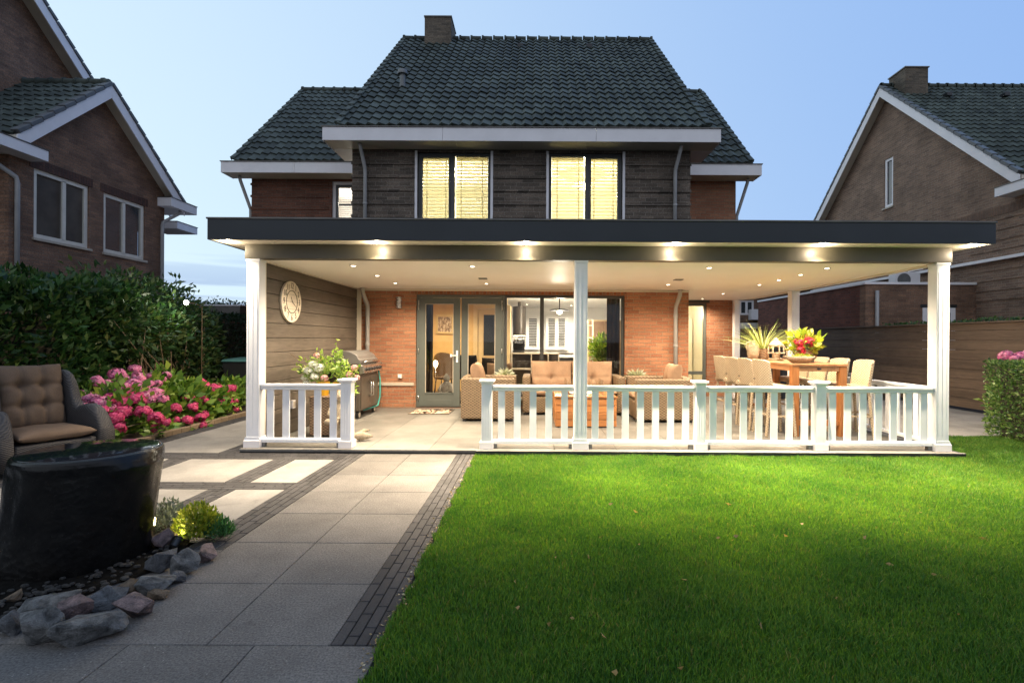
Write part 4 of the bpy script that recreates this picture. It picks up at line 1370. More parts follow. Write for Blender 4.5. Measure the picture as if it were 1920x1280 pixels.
# ------------------------------------------------------------------ on the walls
# clock
cx, cy, cz = -3.57, 7.38, 1.985
ck = thing('wall_clock', 'round cream wall clock with dark numerals on the taupe board wall', 'clock', (cx, cy, cz))
M['clockface'] = wood_mat('whitewashed_clock_face', (0.50, 0.43, 0.34), (0.70, 0.62, 0.52), 'y', 1.0, 0.7)
M['ink'] = paint('dark_numerals', (0.030, 0.025, 0.02), 0.7)
def disc_x(r, x0, x1, seg=48):
    return MB().lathe([(0.0001, x0), (r, x0), (r, x1), (0.0001, x1)], (0,0,0), seg).move(Matrix.Rotation(R(90), 4, 'Y'))
part(disc_x(0.30, 0.0, 0.032), 'clock_face', M['clockface'], ck, world=False, bevel=0.004)
rg = MB().lathe([(0.160, 0.0325), (0.160, 0.036), (0.170, 0.036), (0.170, 0.0325)], (0,0,0), 48, ring=True)
part(rg.move(Matrix.Rotation(R(90), 4, 'Y')), 'inner_ring', M['ink'], ck, world=False)
bd = MB()
for zz in (-0.105, 0.0, 0.105):
    bd.box(0.0325, 0.0335, -0.27 if zz == 0 else -0.255, 0.27 if zz == 0 else 0.255, zz - 0.002, zz + 0.002)
part(bd, 'board_seam', M['wood_seam'] if 'wood_seam' in M else M['lip'], ck, world=False)
def text_mesh(body, size, ext=0.001):
    cu = bpy.data.curves.new('numeral', 'FONT'); cu.body = body; cu.size = size; cu.extrude = ext
    cu.align_x = 'CENTER'; cu.align_y = 'CENTER'
    o = bpy.data.objects.new('numeral', cu); C.objects.link(o)
    bpy.context.view_layer.update()
    me = bpy.data.meshes.new_from_object(o.evaluated_get(bpy.context.evaluated_depsgraph_get()))
    bpy.data.objects.remove(o)
    return me
for h in range(1, 13):
    a = math.pi / 2 - h * math.pi / 6
    me = text_mesh(str(h), 0.125)
    me.transform(Matrix.Scale(0.8, 4, (1, 0, 0)))
    me.materials.append(M['ink'])
    # the face looks along +x: seen from there, right is +y... text x -> +y, text y -> +z
    o = bpy.data.objects.new('numeral', me); C.objects.link(o); o.parent = ck
    o.matrix_local = Matrix.Translation((0.034, math.cos(a) * 0.232, math.sin(a) * 0.232)) @ Matrix(((0,0,1,0),(1,0,0,0),(0,1,0,0),(0,0,0,1)))
def hand(ang, L, w):
    a = math.pi / 2 - ang
    d = Vector((0, math.cos(a), math.sin(a)))
    s = Vector((0, -d.z, d.y))
    m = MB()
    p0 = Vector((0.040, 0, 0)) - d * L * 0.15; p1 = Vector((0.040, 0, 0)) + d * L
    m.add([p0 - s*w, p0 + s*w, p1 + s*w*0.4, p1 - s*w*0.4, p0 - s*w + Vector((.003,0,0)), p0 + s*w + Vector((.003,0,0)), p1 + s*w*0.4 + Vector((.003,0,0)), p1 - s*w*0.4 + Vector((.003,0,0))],
          [(0,1,2,3),(4,7,6,5),(0,4,5,1),(1,5,6,2),(2,6,7,3),(3,7,4,0)])
    return m
part(hand(R(330), 0.085, 0.006), 'hour_hand', M['ink'], ck, world=False)
part(hand(R(122), 0.135, 0.004), 'minute_hand', M['ink'], ck, world=False)

# outdoor wall lamp: stacked white rings
wl = at(748, 567, D1 - 0.06)
sc = thing('wall_lamp', 'small banded white wall lamp on the brick left of the garden doors', 'wall lamp', (wl.x, D1 - 0.004, wl.z))
part(MB().lathe([(0.045, -0.11), (0.045, 0.10), (0.02, 0.115)], (0, -0.06, 0), 20), 'lamp_body', M['white'], sc, world=False, smooth=True)
m = MB()
for z in (-0.085, -0.02, 0.045, 0.10):
    m.lathe([(0.047, z - 0.014), (0.062, z - 0.012), (0.062, z + 0.012), (0.047, z + 0.014)], (0, -0.06, 0), 20)
part(m, 'lamp_ring', M['steel'], sc, world=False, auto=40)
part(MB().box(-0.03, 0.03, -0.02, 0.0, -0.05, 0.05), 'wall_bracket', M['steel'], sc, world=False, bevel=0.004)
so = at(750, 705, D1 - 0.02)
s = thing('wall_socket', 'small cream outdoor socket low on the brick beside the garden doors', 'socket', (so.x, D1 - 0.003, so.z))
part(MB().box(-0.045, 0.045, -0.04, 0, -0.045, 0.045), 'socket_box', M['stone_band'], s, world=False, bevel=0.008)
part(MB().box(-0.035, 0.035, -0.048, -0.041, -0.035, 0.035), 'socket_lid', M['white'], s, world=False, bevel=0.003)
s2 = thing('junction_box', 'small white socket box low on the taupe board wall behind the balusters', 'socket', (-3.574, 7.45, 0.48))
part(MB().box(0.0, 0.045, -0.045, 0.045, -0.06, 0.06), 'socket_box', M['white'], s2, world=False, bevel=0.006)
part(MB().box(0.0455, 0.05, -0.028, 0.028, -0.04, 0.04), 'socket_lid', M['stone_band'], s2, world=False, bevel=0.002)

# ------------------------------------------------------------------ barbecue
M['bbq_lid'] = paint('grey_enamel_lid', (0.16, 0.155, 0.15), 0.32, metal=0.3, var=0.08)
M['bbq_body'] = paint('taupe_metal_door', (0.115, 0.095, 0.075), 0.4, metal=0.2, var=0.08)
M['teal'] = paint('teal_gas_hose', (0.05, 0.30, 0.27), 0.5)
bq = thing('gas_barbecue', 'gas barbecue with grey domed lid and wheels along the board wall', 'barbecue', (-3.27, 9.28, FL), R(90))
W2 = 0.50
part(MB().box(-W2, W2, -0.25, 0.25, 0.14, 0.78), 'cabinet', M['bbq_body'], bq, world=False, bevel=0.008)
for s_, hx in ((-1, -0.06), (1, 0.06)):
    x0, x1 = (-W2 + 0.03, -0.005) if s_ < 0 else (0.005, W2 - 0.03)
    d = part(MB().box(x0, x1, -0.268, -0.252, 0.17, 0.74), 'door', M['bbq_body'], bq, world=False, bevel=0.006)
    part(MB().tube([(hx, -0.27, 0.36), (hx, -0.31, 0.37), (hx, -0.31, 0.61), (hx, -0.27, 0.62)], 0.014, 8), 'handle', M['steel'], d, world=False, smooth=True)
cp = part(MB().prism([(-0.25, 0.781), (-0.33, 0.80), (-0.31, 0.93), (-0.25, 0.95)], 'x', -W2 - 0.02, W2 + 0.02), 'control_panel', M['steel'], bq, world=False, bevel=0.004)
for k in range(6):
    xx = -0.38 + 0.152 * k
    part(MB().lathe([(0.034, 0), (0.034, 0.008), (0.026, 0.012), (0.022, 0.042), (0.004, 0.044)], (0,0,0), 14).move(Matrix.Translation((xx, -0.322, 0.865)) @ Matrix.Rotation(R(82), 4, 'X')), 'knob', M['black'], cp, world=False, auto=40)
part(MB().box(-W2, W2, -0.249, 0.27, 0.782, 0.95), 'firebox', M['black'], bq, world=False, bevel=0.006)
arc = [(-0.25, 0.952), (-0.255, 1.03), (-0.22, 1.05)] + [(-0.20 + 0.42 * k / 8, 1.06 + 0.13 * math.sin(math.pi * (0.1 + 0.75 * k / 8))) for k in range(9)] + [(0.27, 1.05), (0.27, 0.952)]
ld = part(MB().prism(arc, 'x', -W2 + 0.01, W2 - 0.01), 'lid', M['bbq_lid'], bq, world=False, bevel=0.012)
part(MB().tube([(-0.36, -0.25, 1.0), (-0.36, -0.31, 1.0), (0.36, -0.31, 1.0), (0.36, -0.25, 1.0)], 0.014, 10), 'handle', M['steel'], ld, world=False, smooth=True)
for s_ in (-1, 1):
    a, b = (W2 + 0.021, W2 + 0.34) if s_ > 0 else (-W2 - 0.34, -W2 - 0.021)
    part(MB().box(a, b, -0.24, 0.22, 0.90, 0.935), 'side_shelf', M['bbq_lid'], bq, world=False, bevel=0.006)
for xx in (-0.42, 0.42):
    for yy in (-0.2, 0.2):
        wh = part(MB().lathe([(0.05, -0.022), (0.068, -0.018), (0.068, 0.018), (0.05, 0.022)], (0,0,0), 18).move(Matrix.Translation((xx, yy, 0.068)) @ Matrix.Rotation(R(90), 4, 'X')), 'wheel', M['black'], bq, world=False, auto=40)
        part(MB().lathe([(0.001, -0.025), (0.045, -0.025), (0.045, 0.025), (0.001, 0.025)], (0,0,0), 14).move(Matrix.Translation((xx, yy, 0.068)) @ Matrix.Rotation(R(90), 4, 'X')), 'wheel_hub', M['stone_band'], wh, world=False, auto=40)
part(MB().tube([(0.47, -0.27, 0.85), (0.50, -0.30, 0.6), (0.50, -0.30, 0.3), (0.47, -0.27, 0.12), (0.30, -0.20, 0.10), (0.0, -0.15, 0.09)], 0.016, 8), 'gas_hose', M['teal'], bq, world=False, smooth=True)

# ------------------------------------------------------------------ planter corner behind the left railing
M['yellow'] = paint('yellow_glazed_pot', (0.72, 0.40, 0.03), 0.3, var=0.05)
M['sandstone'] = stone_mat('sandstone', (0.26, 0.21, 0.15), (0.46, 0.39, 0.29), 0.85, 7)
ws = thing('wicker_side_table', 'brown wicker pedestal carrying the yellow pots behind the left railing', 'side table', (-2.96, 7.38, FL))
part(MB().box(-0.23, 0.23, -0.2, 0.2, 0.02, 0.55), 'body', M['wicker_dark'], ws, world=False, bevel=0.015)
part(MB().box(-0.24, 0.24, -0.21, 0.21, 0.551, 0.575), 'table_top', M['wicker_dark'], ws, world=False, bevel=0.01)
def pot(mb, c, r0, r1, h, t=0.012):
    return mb.lathe([(r0 * 0.2, 0), (r0, 0), (r1, h * 0.75), (r1 * 1.02, h), (r1 - t, h), (r1 - t, h - 0.02), (r1 * 0.9 - t, h * 0.85), (0.001, h * 0.85)], c, 24)
def stems_mb(c, tips, r=0.005):
    m = MB()
    for tp in tips:
        tp = Vector(tp); c_ = Vector(c)
        mid = (c_ + tp) / 2 + Vector((rnd.uniform(-.02,.02), rnd.uniform(-.02,.02), 0.03))
        m.tube([c_, mid, tp], [r, r * 0.8, r * 0.5], 5)
    return m
ZTT = FL + 0.575
pts_lab = [(-3.06, 7.36, 0.085, 0.20, 'yellow glazed pot under the white flowers, left of its pair on the wicker pedestal'),
           (-2.84, 7.36, 0.080, 0.19, 'yellow glazed pot under the green sprays, right of its pair on the wicker pedestal')]
for (x, y, rr_, h, lb) in pts_lab:
    p_ = thing('flower_pot', lb, 'flower pot', (x, y, ZTT), group='yellow pots on the wicker pedestal')
    part(pot(MB(), (0,0,0), rr_ * 0.82, rr_, h), 'pot', M['yellow'], p_, world=False, auto=40)
bo = thing('flower_bouquet', 'loose bouquet with white and rose blooms and tall lime sprays in the left yellow pot', 'bouquet', (-3.06, 7.36, ZTT + 0.16))
tips = [(rnd.uniform(-.30, .16), rnd.uniform(-.14, .14), rnd.uniform(.14, .42)) for _ in range(26)]
part(stems_mb((0, 0, -0.05), tips, 0.004), 'stems', M['bouquet_leaf'], bo, world=False)
P = np.array([np.array(t_) * (0.5 + 0.6 * rnd.random()) for t_ in tips for _ in range(9)]) + rng.normal(size=(234, 3)) * 0.035
part(leaf_quads(P, P + rng.normal(size=P.shape) * 0.15, 0.07, 0.5), 'foliage', M['bouquet_leaf'], bo, world=False)
b_w = mesh_of('bloom', bloom_mesh(0.055, 60, 0.022), M['bloom_white'])
b_r = mesh_of('bloom', bloom_mesh(0.045, 50, 0.020), M['bloom_rose'])
for (x, y, z, s_) in ((-.17,-.1,.20,1.2),(-.08,-.13,.12,1.0),(-.24,-.08,.10,.9),(-.02,-.12,.25,1.1),(-.20,-.12,.02,.9),(-.10,-.14,.30,1.0),(-.28,-.02,.2,.8)):
    link_part('bloom', b_w, bo, (x, y, z), (rnd.random(), rnd.random(), 0), s_, 'white bloom')
for (x, y, z, s_) in ((-.10,.0,.42,.9),(.07,-.13,.10,1.1),(-.05,-.05,.37,.8)):
    link_part('bloom', b_r, bo, (x, y, z), (rnd.random(), rnd.random(), 0), s_, 'rose bloom')
part(MB().tube([(-.1,0,.25),(-.25,-.02,.36),(-.38,-.03,.38),(-.46,-.05,.44)], [.008,.006,.005,.003], 6), 'bare_twig', M['stem'], bo, world=False, smooth=True)
sp_ = thing('flowering_shrub', 'lime green leafy sprays with rose blooms rising from the right yellow pot', 'plant', (-2.84, 7.36, ZTT + 0.15))
tips = [(-.06,.05,.62),(-.02,0,.50),(.04,.03,.48),(-.10,.02,.40),(.10,-.04,.34),(.17,-.05,.28),(.22,-.08,.20),(.26,.0,.12),(.12,-.1,.15),(.0,-.1,.25),(.05,.1,.3),(-.08,-.05,.3),(.30,-.05,.22)]
part(stems_mb((0,0,-0.05), tips, 0.005), 'stems', M['bouquet_leaf'], sp_, world=False)
P = np.array([np.array(t_) * (0.45 + 0.6 * rnd.random()) for t_ in tips for _ in range(26)]) + rng.normal(size=(338, 3)) * 0.022
part(leaf_quads(P, rng.normal(size=P.shape) + np.array([0, -0.2, 0.6]), 0.055, 0.6), 'foliage', M['bouquet_leaf'], sp_, world=False)
for (x, y, z, s_) in ((.20,-.10,.16,1.0),(.27,-.10,.26,1.0),(.30,-.08,.12,.9),(.14,-.12,.06,.9)):
    link_part('bloom', b_r, sp_, (x, y, z), (rnd.random(), rnd.random(), 0), s_)
part(MB().box(-0.001, 0.001, -0.001, 0.001, -0.1, -0.09), 'root_ball', M['soil'], sp_, world=False)
# dark plant tub and the stacked pale stone ornament at the newel
tb = thing('plant_tub', 'dark tub of low greenery between the pedestal and the newel', 'plant tub', (-3.02, 8.0, FL))
part(pot(MB(), (0,0,0), 0.17, 0.21, 0.50), 'tub', M['black'], tb, world=False, auto=40)
part(blob_leaves((0, 0, 0.58), (0.2, 0.2, 0.14), 260, 0.07, 0.6), 'foliage', M['bouquet_leaf'], tb, world=False)
om = thing('stone_ornament', 'pale sandstone seated figure on a block behind the newel of the left railing', 'statue', (-2.71, 7.08, FL), R(20))
part(MB().box(-0.12, 0.12, -0.11, 0.11, 0, 0.22), 'block', M['sandstone'], om, world=False, bevel=0.012)
m = MB().lathe([(0.10, 0.222), (0.135, 0.25), (0.13, 0.30), (0.10, 0.36), (0.105, 0.42), (0.085, 0.47), (0.045, 0.50), (0.045, 0.52)], (0,0,0), 20)
part(m, 'torso', M['sandstone'], om, world=False, smooth=True)
m = MB().lathe([(0.03, 0.515), (0.07, 0.55), (0.075, 0.60), (0.05, 0.65), (0.025, 0.675), (0.002, 0.685)], (0,-0.01,0), 18)
m.lathe([(0.002, -0.02), (0.014, -0.006), (0.016, 0.01), (0.002, 0.03)], (0, -0.085, 0.59), 8)
part(m, 'head', M['sandstone'], om, world=False, smooth=True)
m = MB().tube([(-0.10, 0, 0.44), (-0.14, -0.05, 0.36), (-0.08, -0.12, 0.30), (0.0, -0.13, 0.29)], [.035,.032,.028,.03], 10).tube([(0.10, 0, 0.44), (0.14, -0.05, 0.36), (0.08, -0.12, 0.30), (0.0, -0.13, 0.29)], [.035,.032,.028,.03], 10)
m.tube([(-0.06, 0, 0.26), (-0.16, -0.10, 0.255), (-0.02, -0.17, 0.25)], [.05,.045,.035], 10).tube([(0.06, 0, 0.26), (0.16, -0.10, 0.255), (0.02, -0.17, 0.25)], [.05,.045,.035], 10)
part(m, 'limbs', M['sandstone'], om, world=False, smooth=True)
db = thing('stone_bird', 'small pale stone bird lying on the terrace beside the newel', 'ornament', (-2.39, 6.90, FL), R(25))
m = MB().tube([(-0.10, 0, 0.05), (-0.04, 0, 0.07), (0.05, 0, 0.075), (0.12, 0, 0.06), (0.19, 0, 0.055)], [.015,.05,.06,.04,.012], 14)
part(m, 'body', M['sandstone'], db, world=False, smooth=True)
m = MB().tube([(0.0, 0.03, 0.11), (0.08, 0.06, 0.125), (0.16, 0.07, 0.13)], [.02,.028,.006], 8).tube([(0.02, 0, 0.03), (0.04, -0.02, 0.0)], [.02,.03], 8)
part(m, 'wing', M['sandstone'], db, world=False, smooth=True)

# doormat with a scrolled border pattern
mt = NT('scroll_doormat'); o_ = mt.obj()
vo = mt.n('ShaderNodeTexVoronoi', feature='DISTANCE_TO_EDGE'); vo.inputs['Scale'].default_value = 9.0
mt.l(mt.mapping(mt.n('ShaderNodeVectorMath', operation='ADD').outputs[0], (1,1,1)) if False else o_, vo.inputs['Vector'])
pat = mt.ramp(mt.noise(mt.mapping(o_, (1, 0.5, 1)), 13.0, 1, 0.5, 1.2), [(0.47, 0.0), (0.51, 1.0)])
mcol = mt.mix(pat, (0.030, 0.014, 0.010), (0.62, 0.47, 0.36))
mt.bsdf(mcol, 0.95, 0, mt.bump(mt.noise(o_, 300, 2), 0.5, 0.005), 0.1)
gm = ground(820, 772, FL)
dm = thing('door_mat', 'brown and cream scrolled door mat on the terrace by the garden doors', 'door mat', (-1.95, 9.72, FL))
part(MB().box(-0.36, 0.36, -0.30, 0.30, 0.001, 0.012), 'mat', mt.m, dm, world=False, bevel=0.004)
bm_ = MB(); 
for q in ((-0.385, 0.385, -0.325, -0.301), (-0.385, 0.385, 0.301, 0.325), (-0.385, -0.361, -0.301, 0.301), (0.361, 0.385, -0.301, 0.301)):
    bm_.box(q[0], q[1], q[2], q[3], 0.001, 0.013)
part(bm_, 'mat_border', M['bbq_body'], dm, world=False)

# ------------------------------------------------------------------ lounge furniture
def wicker_seat(name, label, w, d, n, loc, rz, back=0.74, group=None, arm=0.15, leaning=None):
    t = thing(name, label, 'armchair' if n == 1 else 'sofa', loc, rz, group)
    part(MB().box(-w/2 + arm + 0.001, w/2 - arm - 0.001, -d/2 + 0.01, d/2 - 0.001, 0.04, 0.34), 'base', M['wicker'], t, world=False, bevel=0.02)
    part(MB().box(-w/2 + arm + 0.001, w/2 - arm - 0.001, d/2 - 0.17, d/2, 0.342, back), 'backrest', M['wicker'], t, world=False, bevel=0.025)
    for s_ in (-1, 1):
        a, b = (-w/2, -w/2 + arm) if s_ < 0 else (w/2 - arm, w/2)
        part(MB().box(a, b, -d/2, d/2, 0.04, back - 0.02), 'armrest', M['wicker'], t, world=False, bevel=0.03, seg=3)
    f = MB()
    for xx in (-w/2 + 0.06, w/2 - 0.06):
        for yy in (-d/2 + 0.06, d/2 - 0.06): f.box(xx - 0.03, xx + 0.03, yy - 0.03, yy + 0.03, 0, 0.04)
    part(f, 'feet', M['black'], t, world=False)
    cw = (w - 2 * arm - 0.02) / n
    for k in range(n):
        xx = -w/2 + arm + 0.01 + cw * (k + 0.5)
        c = cushion(cw - 0.01, d - 0.20, 0.15, seed=k).move(Matrix.Translation((xx, -0.09, 0.42)))
        part(c, 'seat_cushion', M['peach'], t, world=False, smooth=True)
        c = cushion(cw - 0.02, 0.52, 0.22, [(0.0, -0.25)], 30, 24, seed=k + 5)
        c.move(Matrix.Translation((xx, d/2 - 0.26, 0.72)) @ Matrix.Rotation(R(78), 4, 'X'))
        part(c, 'back_cushion', M['peach'], t, world=False, smooth=True)
    return t
ac = wicker_seat('wicker_armchair', 'box shaped tan wicker armchair facing sideways nearest the garden doors', 0.88, 0.92, 1, (-0.775, 9.04, FL), R(90), 0.76, 'tan wicker lounge set')
wicker_seat('wicker_armchair', 'box shaped tan wicker armchair facing left beneath the drainpipe, behind the seven baluster railing', 0.95, 1.0, 1, (2.25, 9.05, FL), R(-90), 0.76, 'tan wicker lounge set')
wicker_seat('wicker_sofa', 'two seat tan wicker sofa with peach cushions under the picture window', 1.92, 0.84, 2, (0.76, 9.80, FL), 0, 0.74, 'tan wicker lounge set')
# side tables with white plants
def small_table(label, x, y):
    t = thing('side_table', label, 'side table', (x, y, FL), group='slatted corner tables')
    m = MB()
    for k in range(5): m.box(-0.22, 0.22, -0.21 + 0.088 * k, -0.14 + 0.088 * k, 0.45, 0.475)
    part(m, 'table_top', M['zinc'], t, world=False, bevel=0.004)
    part(MB().box(-0.2, 0.2, -0.2, 0.2, 0.37, 0.449), 'apron', M['zinc'], t, world=False, bevel=0.004)
    for sx in (-1, 1):
        for sy in (-1, 1): part(MB().box(sx*0.19-0.02, sx*0.19+0.02, sy*0.19-0.02, sy*0.19+0.02, 0, 0.369), 'leg', M['zinc'], t, world=False, bevel=0.003)
    return t
def white_plant(label, x, y, z, potmat):
    t = thing('potted_plant', label, 'plant', (x, y, z), group='white leaved plants on the corner tables')
    part(pot(MB(), (0,0,0), 0.085, 0.11, 0.17), 'pot', potmat, t, world=False, auto=40)
    n = 230
    d = rng.normal(size=(n, 3)); d[:, 2] = np.abs(d[:, 2]) + 0.25
    d /= np.linalg.norm(d, axis=1, keepdims=True)
    part(leaf_quads(np.array([0, 0, 0.16]) + d * 0.05, d, 0.21, 0.13, 0.3, 0.25), 'foliage', M['white_leaf'], t, world=False)
    return t
for lb, lb2, x, y, pm in (('dark slatted corner table between the left armchair and the sofa', 'spiky white leaved plant in a pale pot, between left armchair and sofa', -0.56, 9.85, M['stone_band']),
                         ('dark slatted corner table between the sofa and the right armchair', 'spiky white leaved plant in a grey pot against the brick beside the picture window', 2.04, 9.92, M['zinc'])):
    small_table(lb, x, y)
    white_plant(lb2, x, y, FL + 0.476, pm)
# fire table
ft = thing('fire_table', 'orange teak fire table with a glass windscreen in the middle of the lounge', 'fire table', (0.85, 8.55, FL))
fw, fd, fh = 0.98, 0.98, 0.47
m = MB()
for k in range(4):
    z0 = 0.02 + k * 0.112
    m.box(-fw/2, fw/2, -fd/2, -fd/2 + 0.03, z0, z0 + 0.104); m.box(-fw/2, fw/2, fd/2 - 0.03, fd/2, z0, z0 + 0.104)
    m.box(-fw/2, -fw/2 + 0.03, -fd/2 + 0.031, fd/2 - 0.031, z0, z0 + 0.104); m.box(fw/2 - 0.03, fw/2, -fd/2 + 0.031, fd/2 - 0.031, z0, z0 + 0.104)
part(m, 'side_boards', M['teak'], ft, world=False, bevel=0.006)
part(MB().box(-fw/2 + 0.035, fw/2 - 0.035, -fd/2 + 0.035, fd/2 - 0.035, 0.0, 0.45), 'inner_box', M['black'], ft, world=False)
m = MB()
for a, b, c, d in ((-fw/2-.01, fw/2+.01, -fd/2-.01, -0.26), (-fw/2-.01, fw/2+.01, 0.26, fd/2+.01), (-fw/2-.01, -0.26, -0.259, 0.259), (0.26, fw/2+.01, -0.259, 0.259)): m.box(a, b, c, d, 0.472, 0.50)
part(m, 'table_top', M['teak'], ft, world=False, bevel=0.005)
m = MB(); frame_y(m, -0.30, 0.30, 0.503, 0.70, -0.30, -0.294, 0.0001)
g = MB().box(-0.30, 0.30, -0.30, -0.294, 0.503, 0.74).box(-0.30, 0.30, 0.294, 0.30, 0.503, 0.74).box(-0.30, -0.294, -0.293, 0.293, 0.503, 0.74).box(0.294, 0.30, -0.293, 0.293, 0.503, 0.74)
part(g, 'glass_screen', M['glass_soft'], ft, world=False)
m = MB()
for k in range(60):
    m.lathe([(0.002, -0.02), (0.022, -0.008), (0.024, 0.008), (0.002, 0.022)], (rnd.uniform(-.22,.22), rnd.uniform(-.22,.22), 0.49 + rnd.random() * 0.02), 7)
part(m, 'fire_stones', M['white'], ft, world=False, smooth=True)
m = MB()
for k in range(7):
    x, y, h = rnd.uniform(-.12,.16), rnd.uniform(-.14,.1), rnd.uniform(.08,.16)
    m.tube([(x, y, 0.5), (x + 0.01, y, 0.5 + h * 0.4), (x - 0.008, y, 0.5 + h * 0.75), (x, y, 0.5 + h)], [0.012, 0.026, 0.014, 0.001], 8)
M['flame'] = glow('gas_flame', (1.0, 0.72, 0.35), 9.0)
part(m, 'flame', M['flame'], ft, world=False, smooth=True)
point_light('fire_light', ft, (0, 0, 0.62), 14, (1.0, 0.7, 0.4), 0.1)

# ------------------------------------------------------------------ bar table and stools
bt = thing('bar_table', 'long high teak bar table standing lengthwise behind the railing', 'table', (4.21, 8.45, FL))
tw2, tl2, th2 = 0.41, 1.06, 1.07
m = MB()
for k in range(6):
    x0 = -tw2 + k * (2 * tw2 / 6)
    m.box(x0 + 0.0015, x0 + 2 * tw2 / 6 - 0.0015, -tl2 + 0.06, tl2 - 0.06, th2 - 0.03, th2)
m.box(-tw2, tw2, -tl2, -tl2 + 0.058, th2 - 0.03, th2).box(-tw2, tw2, tl2 - 0.058, tl2, th2 - 0.03, th2)
part(m, 'table_top', M['teak_y'], bt, world=False, bevel=0.003)
m = MB().box(-tw2 + 0.10, tw2 - 0.10, -tl2 + 0.03, -tl2 + 0.05, th2 - 0.11, th2 - 0.031).box(-tw2 + 0.10, tw2 - 0.10, tl2 - 0.05, tl2 - 0.03, th2 - 0.11, th2 - 0.031)
m.box(-tw2 + 0.03, -tw2 + 0.05, -tl2 + 0.10, tl2 - 0.10, th2 - 0.11, th2 - 0.031).box(tw2 - 0.05, tw2 - 0.03, -tl2 + 0.10, tl2 - 0.10, th2 - 0.11, th2 - 0.031)
part(m, 'apron', M['teak_y'], bt, world=False, bevel=0.003)
part(MB().box(-0.03, 0.03, -tl2 + 0.026, -tl2 + 0.0295, th2 - 0.085, th2 - 0.06), 'badge', M['black'], bt, world=False)
for sx in (-1, 1):
    for sy in (-1, 1):
        x0, y0 = sx * (tw2 - 0.06), sy * (tl2 - 0.06)
        part(MB().box(x0 - 0.05, x0 + 0.05, y0 - 0.05, y0 + 0.05, 0, th2 - 0.032), 'leg', M['teak_v'], bt, world=False, bevel=0.005)
m = MB().box(-tw2 + 0.11, tw2 - 0.11, -tl2 + 0.035, -tl2 + 0.085, 0.16, 0.24).box(-tw2 + 0.11, tw2 - 0.11, tl2 - 0.085, tl2 - 0.035, 0.16, 0.24)
part(m, 'stretcher', M['teak_v'], bt, world=False, bevel=0.004)

def bar_stool(label, loc, rz, group):
    t = thing('bar_stool', label, 'bar stool', loc, rz, group)
    sw = 0.23
    part(MB().box(-sw, sw, -0.22, 0.20, 0.66, 0.75), 'seat', M['wicker_pale'], t, world=False, bevel=0.03, seg=3)
    # curved back: a swept slab leaning back
    m = MB(); N = 14; rows = 8
    fr, bk = [], []
    for j in range(rows + 1):
        z = 0.70 + 0.43 * j / rows
        lean = 0.06 * j / rows
        for i in range(N + 1):
            a = -1 + 2 * i / N
            x = a * (sw + 0.005 + 0.004 * j / rows)
            y = 0.21 - 0.085 * abs(a) ** 2.4 + lean
            dz = -0.035 * abs(a) ** 6 * (j / rows)
            fr.append((x, y - 0.022, z + dz)); bk.append((x, y + 0.022, z + dz))
    nv = len(fr); S_ = N + 1
    fs = []
    for j in range(rows):
        for i in range(N):
            a0 = j * S_ + i
            fs.append((a0, a0 + 1, a0 + S_ + 1, a0 + S_)); fs.append((nv + a0, nv + a0 + S_, nv + a0 + S_ + 1, nv + a0 + 1))
    for i in range(N):
        fs.append((i, nv + i, nv + i + 1, i + 1)); k_ = rows * S_ + i; fs.append((k_, k_ + 1, nv + k_ + 1, nv + k_))
    for j in range(rows):
        for i in (0, N):
            a0 = j * S_ + i; fs.append((a0, a0 + S_, nv + a0 + S_, nv + a0))
    m.add(fr + bk, fs)
    part(m, 'backrest', M['wicker_pale'], t, world=False, bevel=0.012, seg=3, auto=50)
    part(MB().box(-0.035, 0.035, 0.292, 0.296, 0.83, 0.85), 'badge', M['bbq_body'], t, world=False)
    for sx in (-1, 1):
        for sy in (-1, 1):
            part(MB().bar((sx * 0.185, sy * 0.165 - 0.01, 0.66), (sx * 0.225, sy * 0.215 - 0.005, 0.0), 0.034, 0.034), 'leg', M['wicker_pale'], t, world=False, bevel=0.004)
    f = MB().bar((-0.21, -0.2, 0.25), (0.21, -0.2, 0.25), 0.026, 0.026).bar((-0.21, 0.19, 0.32), (0.21, 0.19, 0.32), 0.026, 0.026).bar((-0.21, -0.2, 0.30), (-0.21, 0.19, 0.30), 0.026, 0.026).bar((0.21, -0.2, 0.30), (0.21, 0.19, 0.30), 0.026, 0.026)
    part(f, 'footrest', M['wicker_pale'], t, world=False, bevel=0.003)
    return t
GS = 'pale wicker stools round the bar table'
st0 = bar_stool('pale wicker bar stool on the lounge side of the bar table, nearest the front railing', (3.62, 7.58, FL), R(90), GS)
for y, lb in ((8.13, 'second pale wicker bar stool from the railing, on the lounge side of the bar table'),
              (8.68, 'third pale wicker bar stool from the railing, on the lounge side of the bar table'),
              (9.24, 'pale wicker bar stool on the lounge side of the bar table, nearest the house')):
    repeat(st0, (3.62, y, FL), R(90 + rnd.uniform(-3, 3)), lb)
for y, lb in ((7.62, 'pale wicker bar stool with its rounded back to the fence, nearest the front railing'),
              (8.20, 'second pale wicker bar stool from the railing with its back to the fence'),
              (8.76, 'third pale wicker bar stool from the railing with its back to the fence'),
              (9.30, 'pale wicker bar stool with its back to the fence, nearest the house')):
    repeat(st0, (4.80, y, FL), R(-90 + rnd.uniform(-4, 4)), lb)
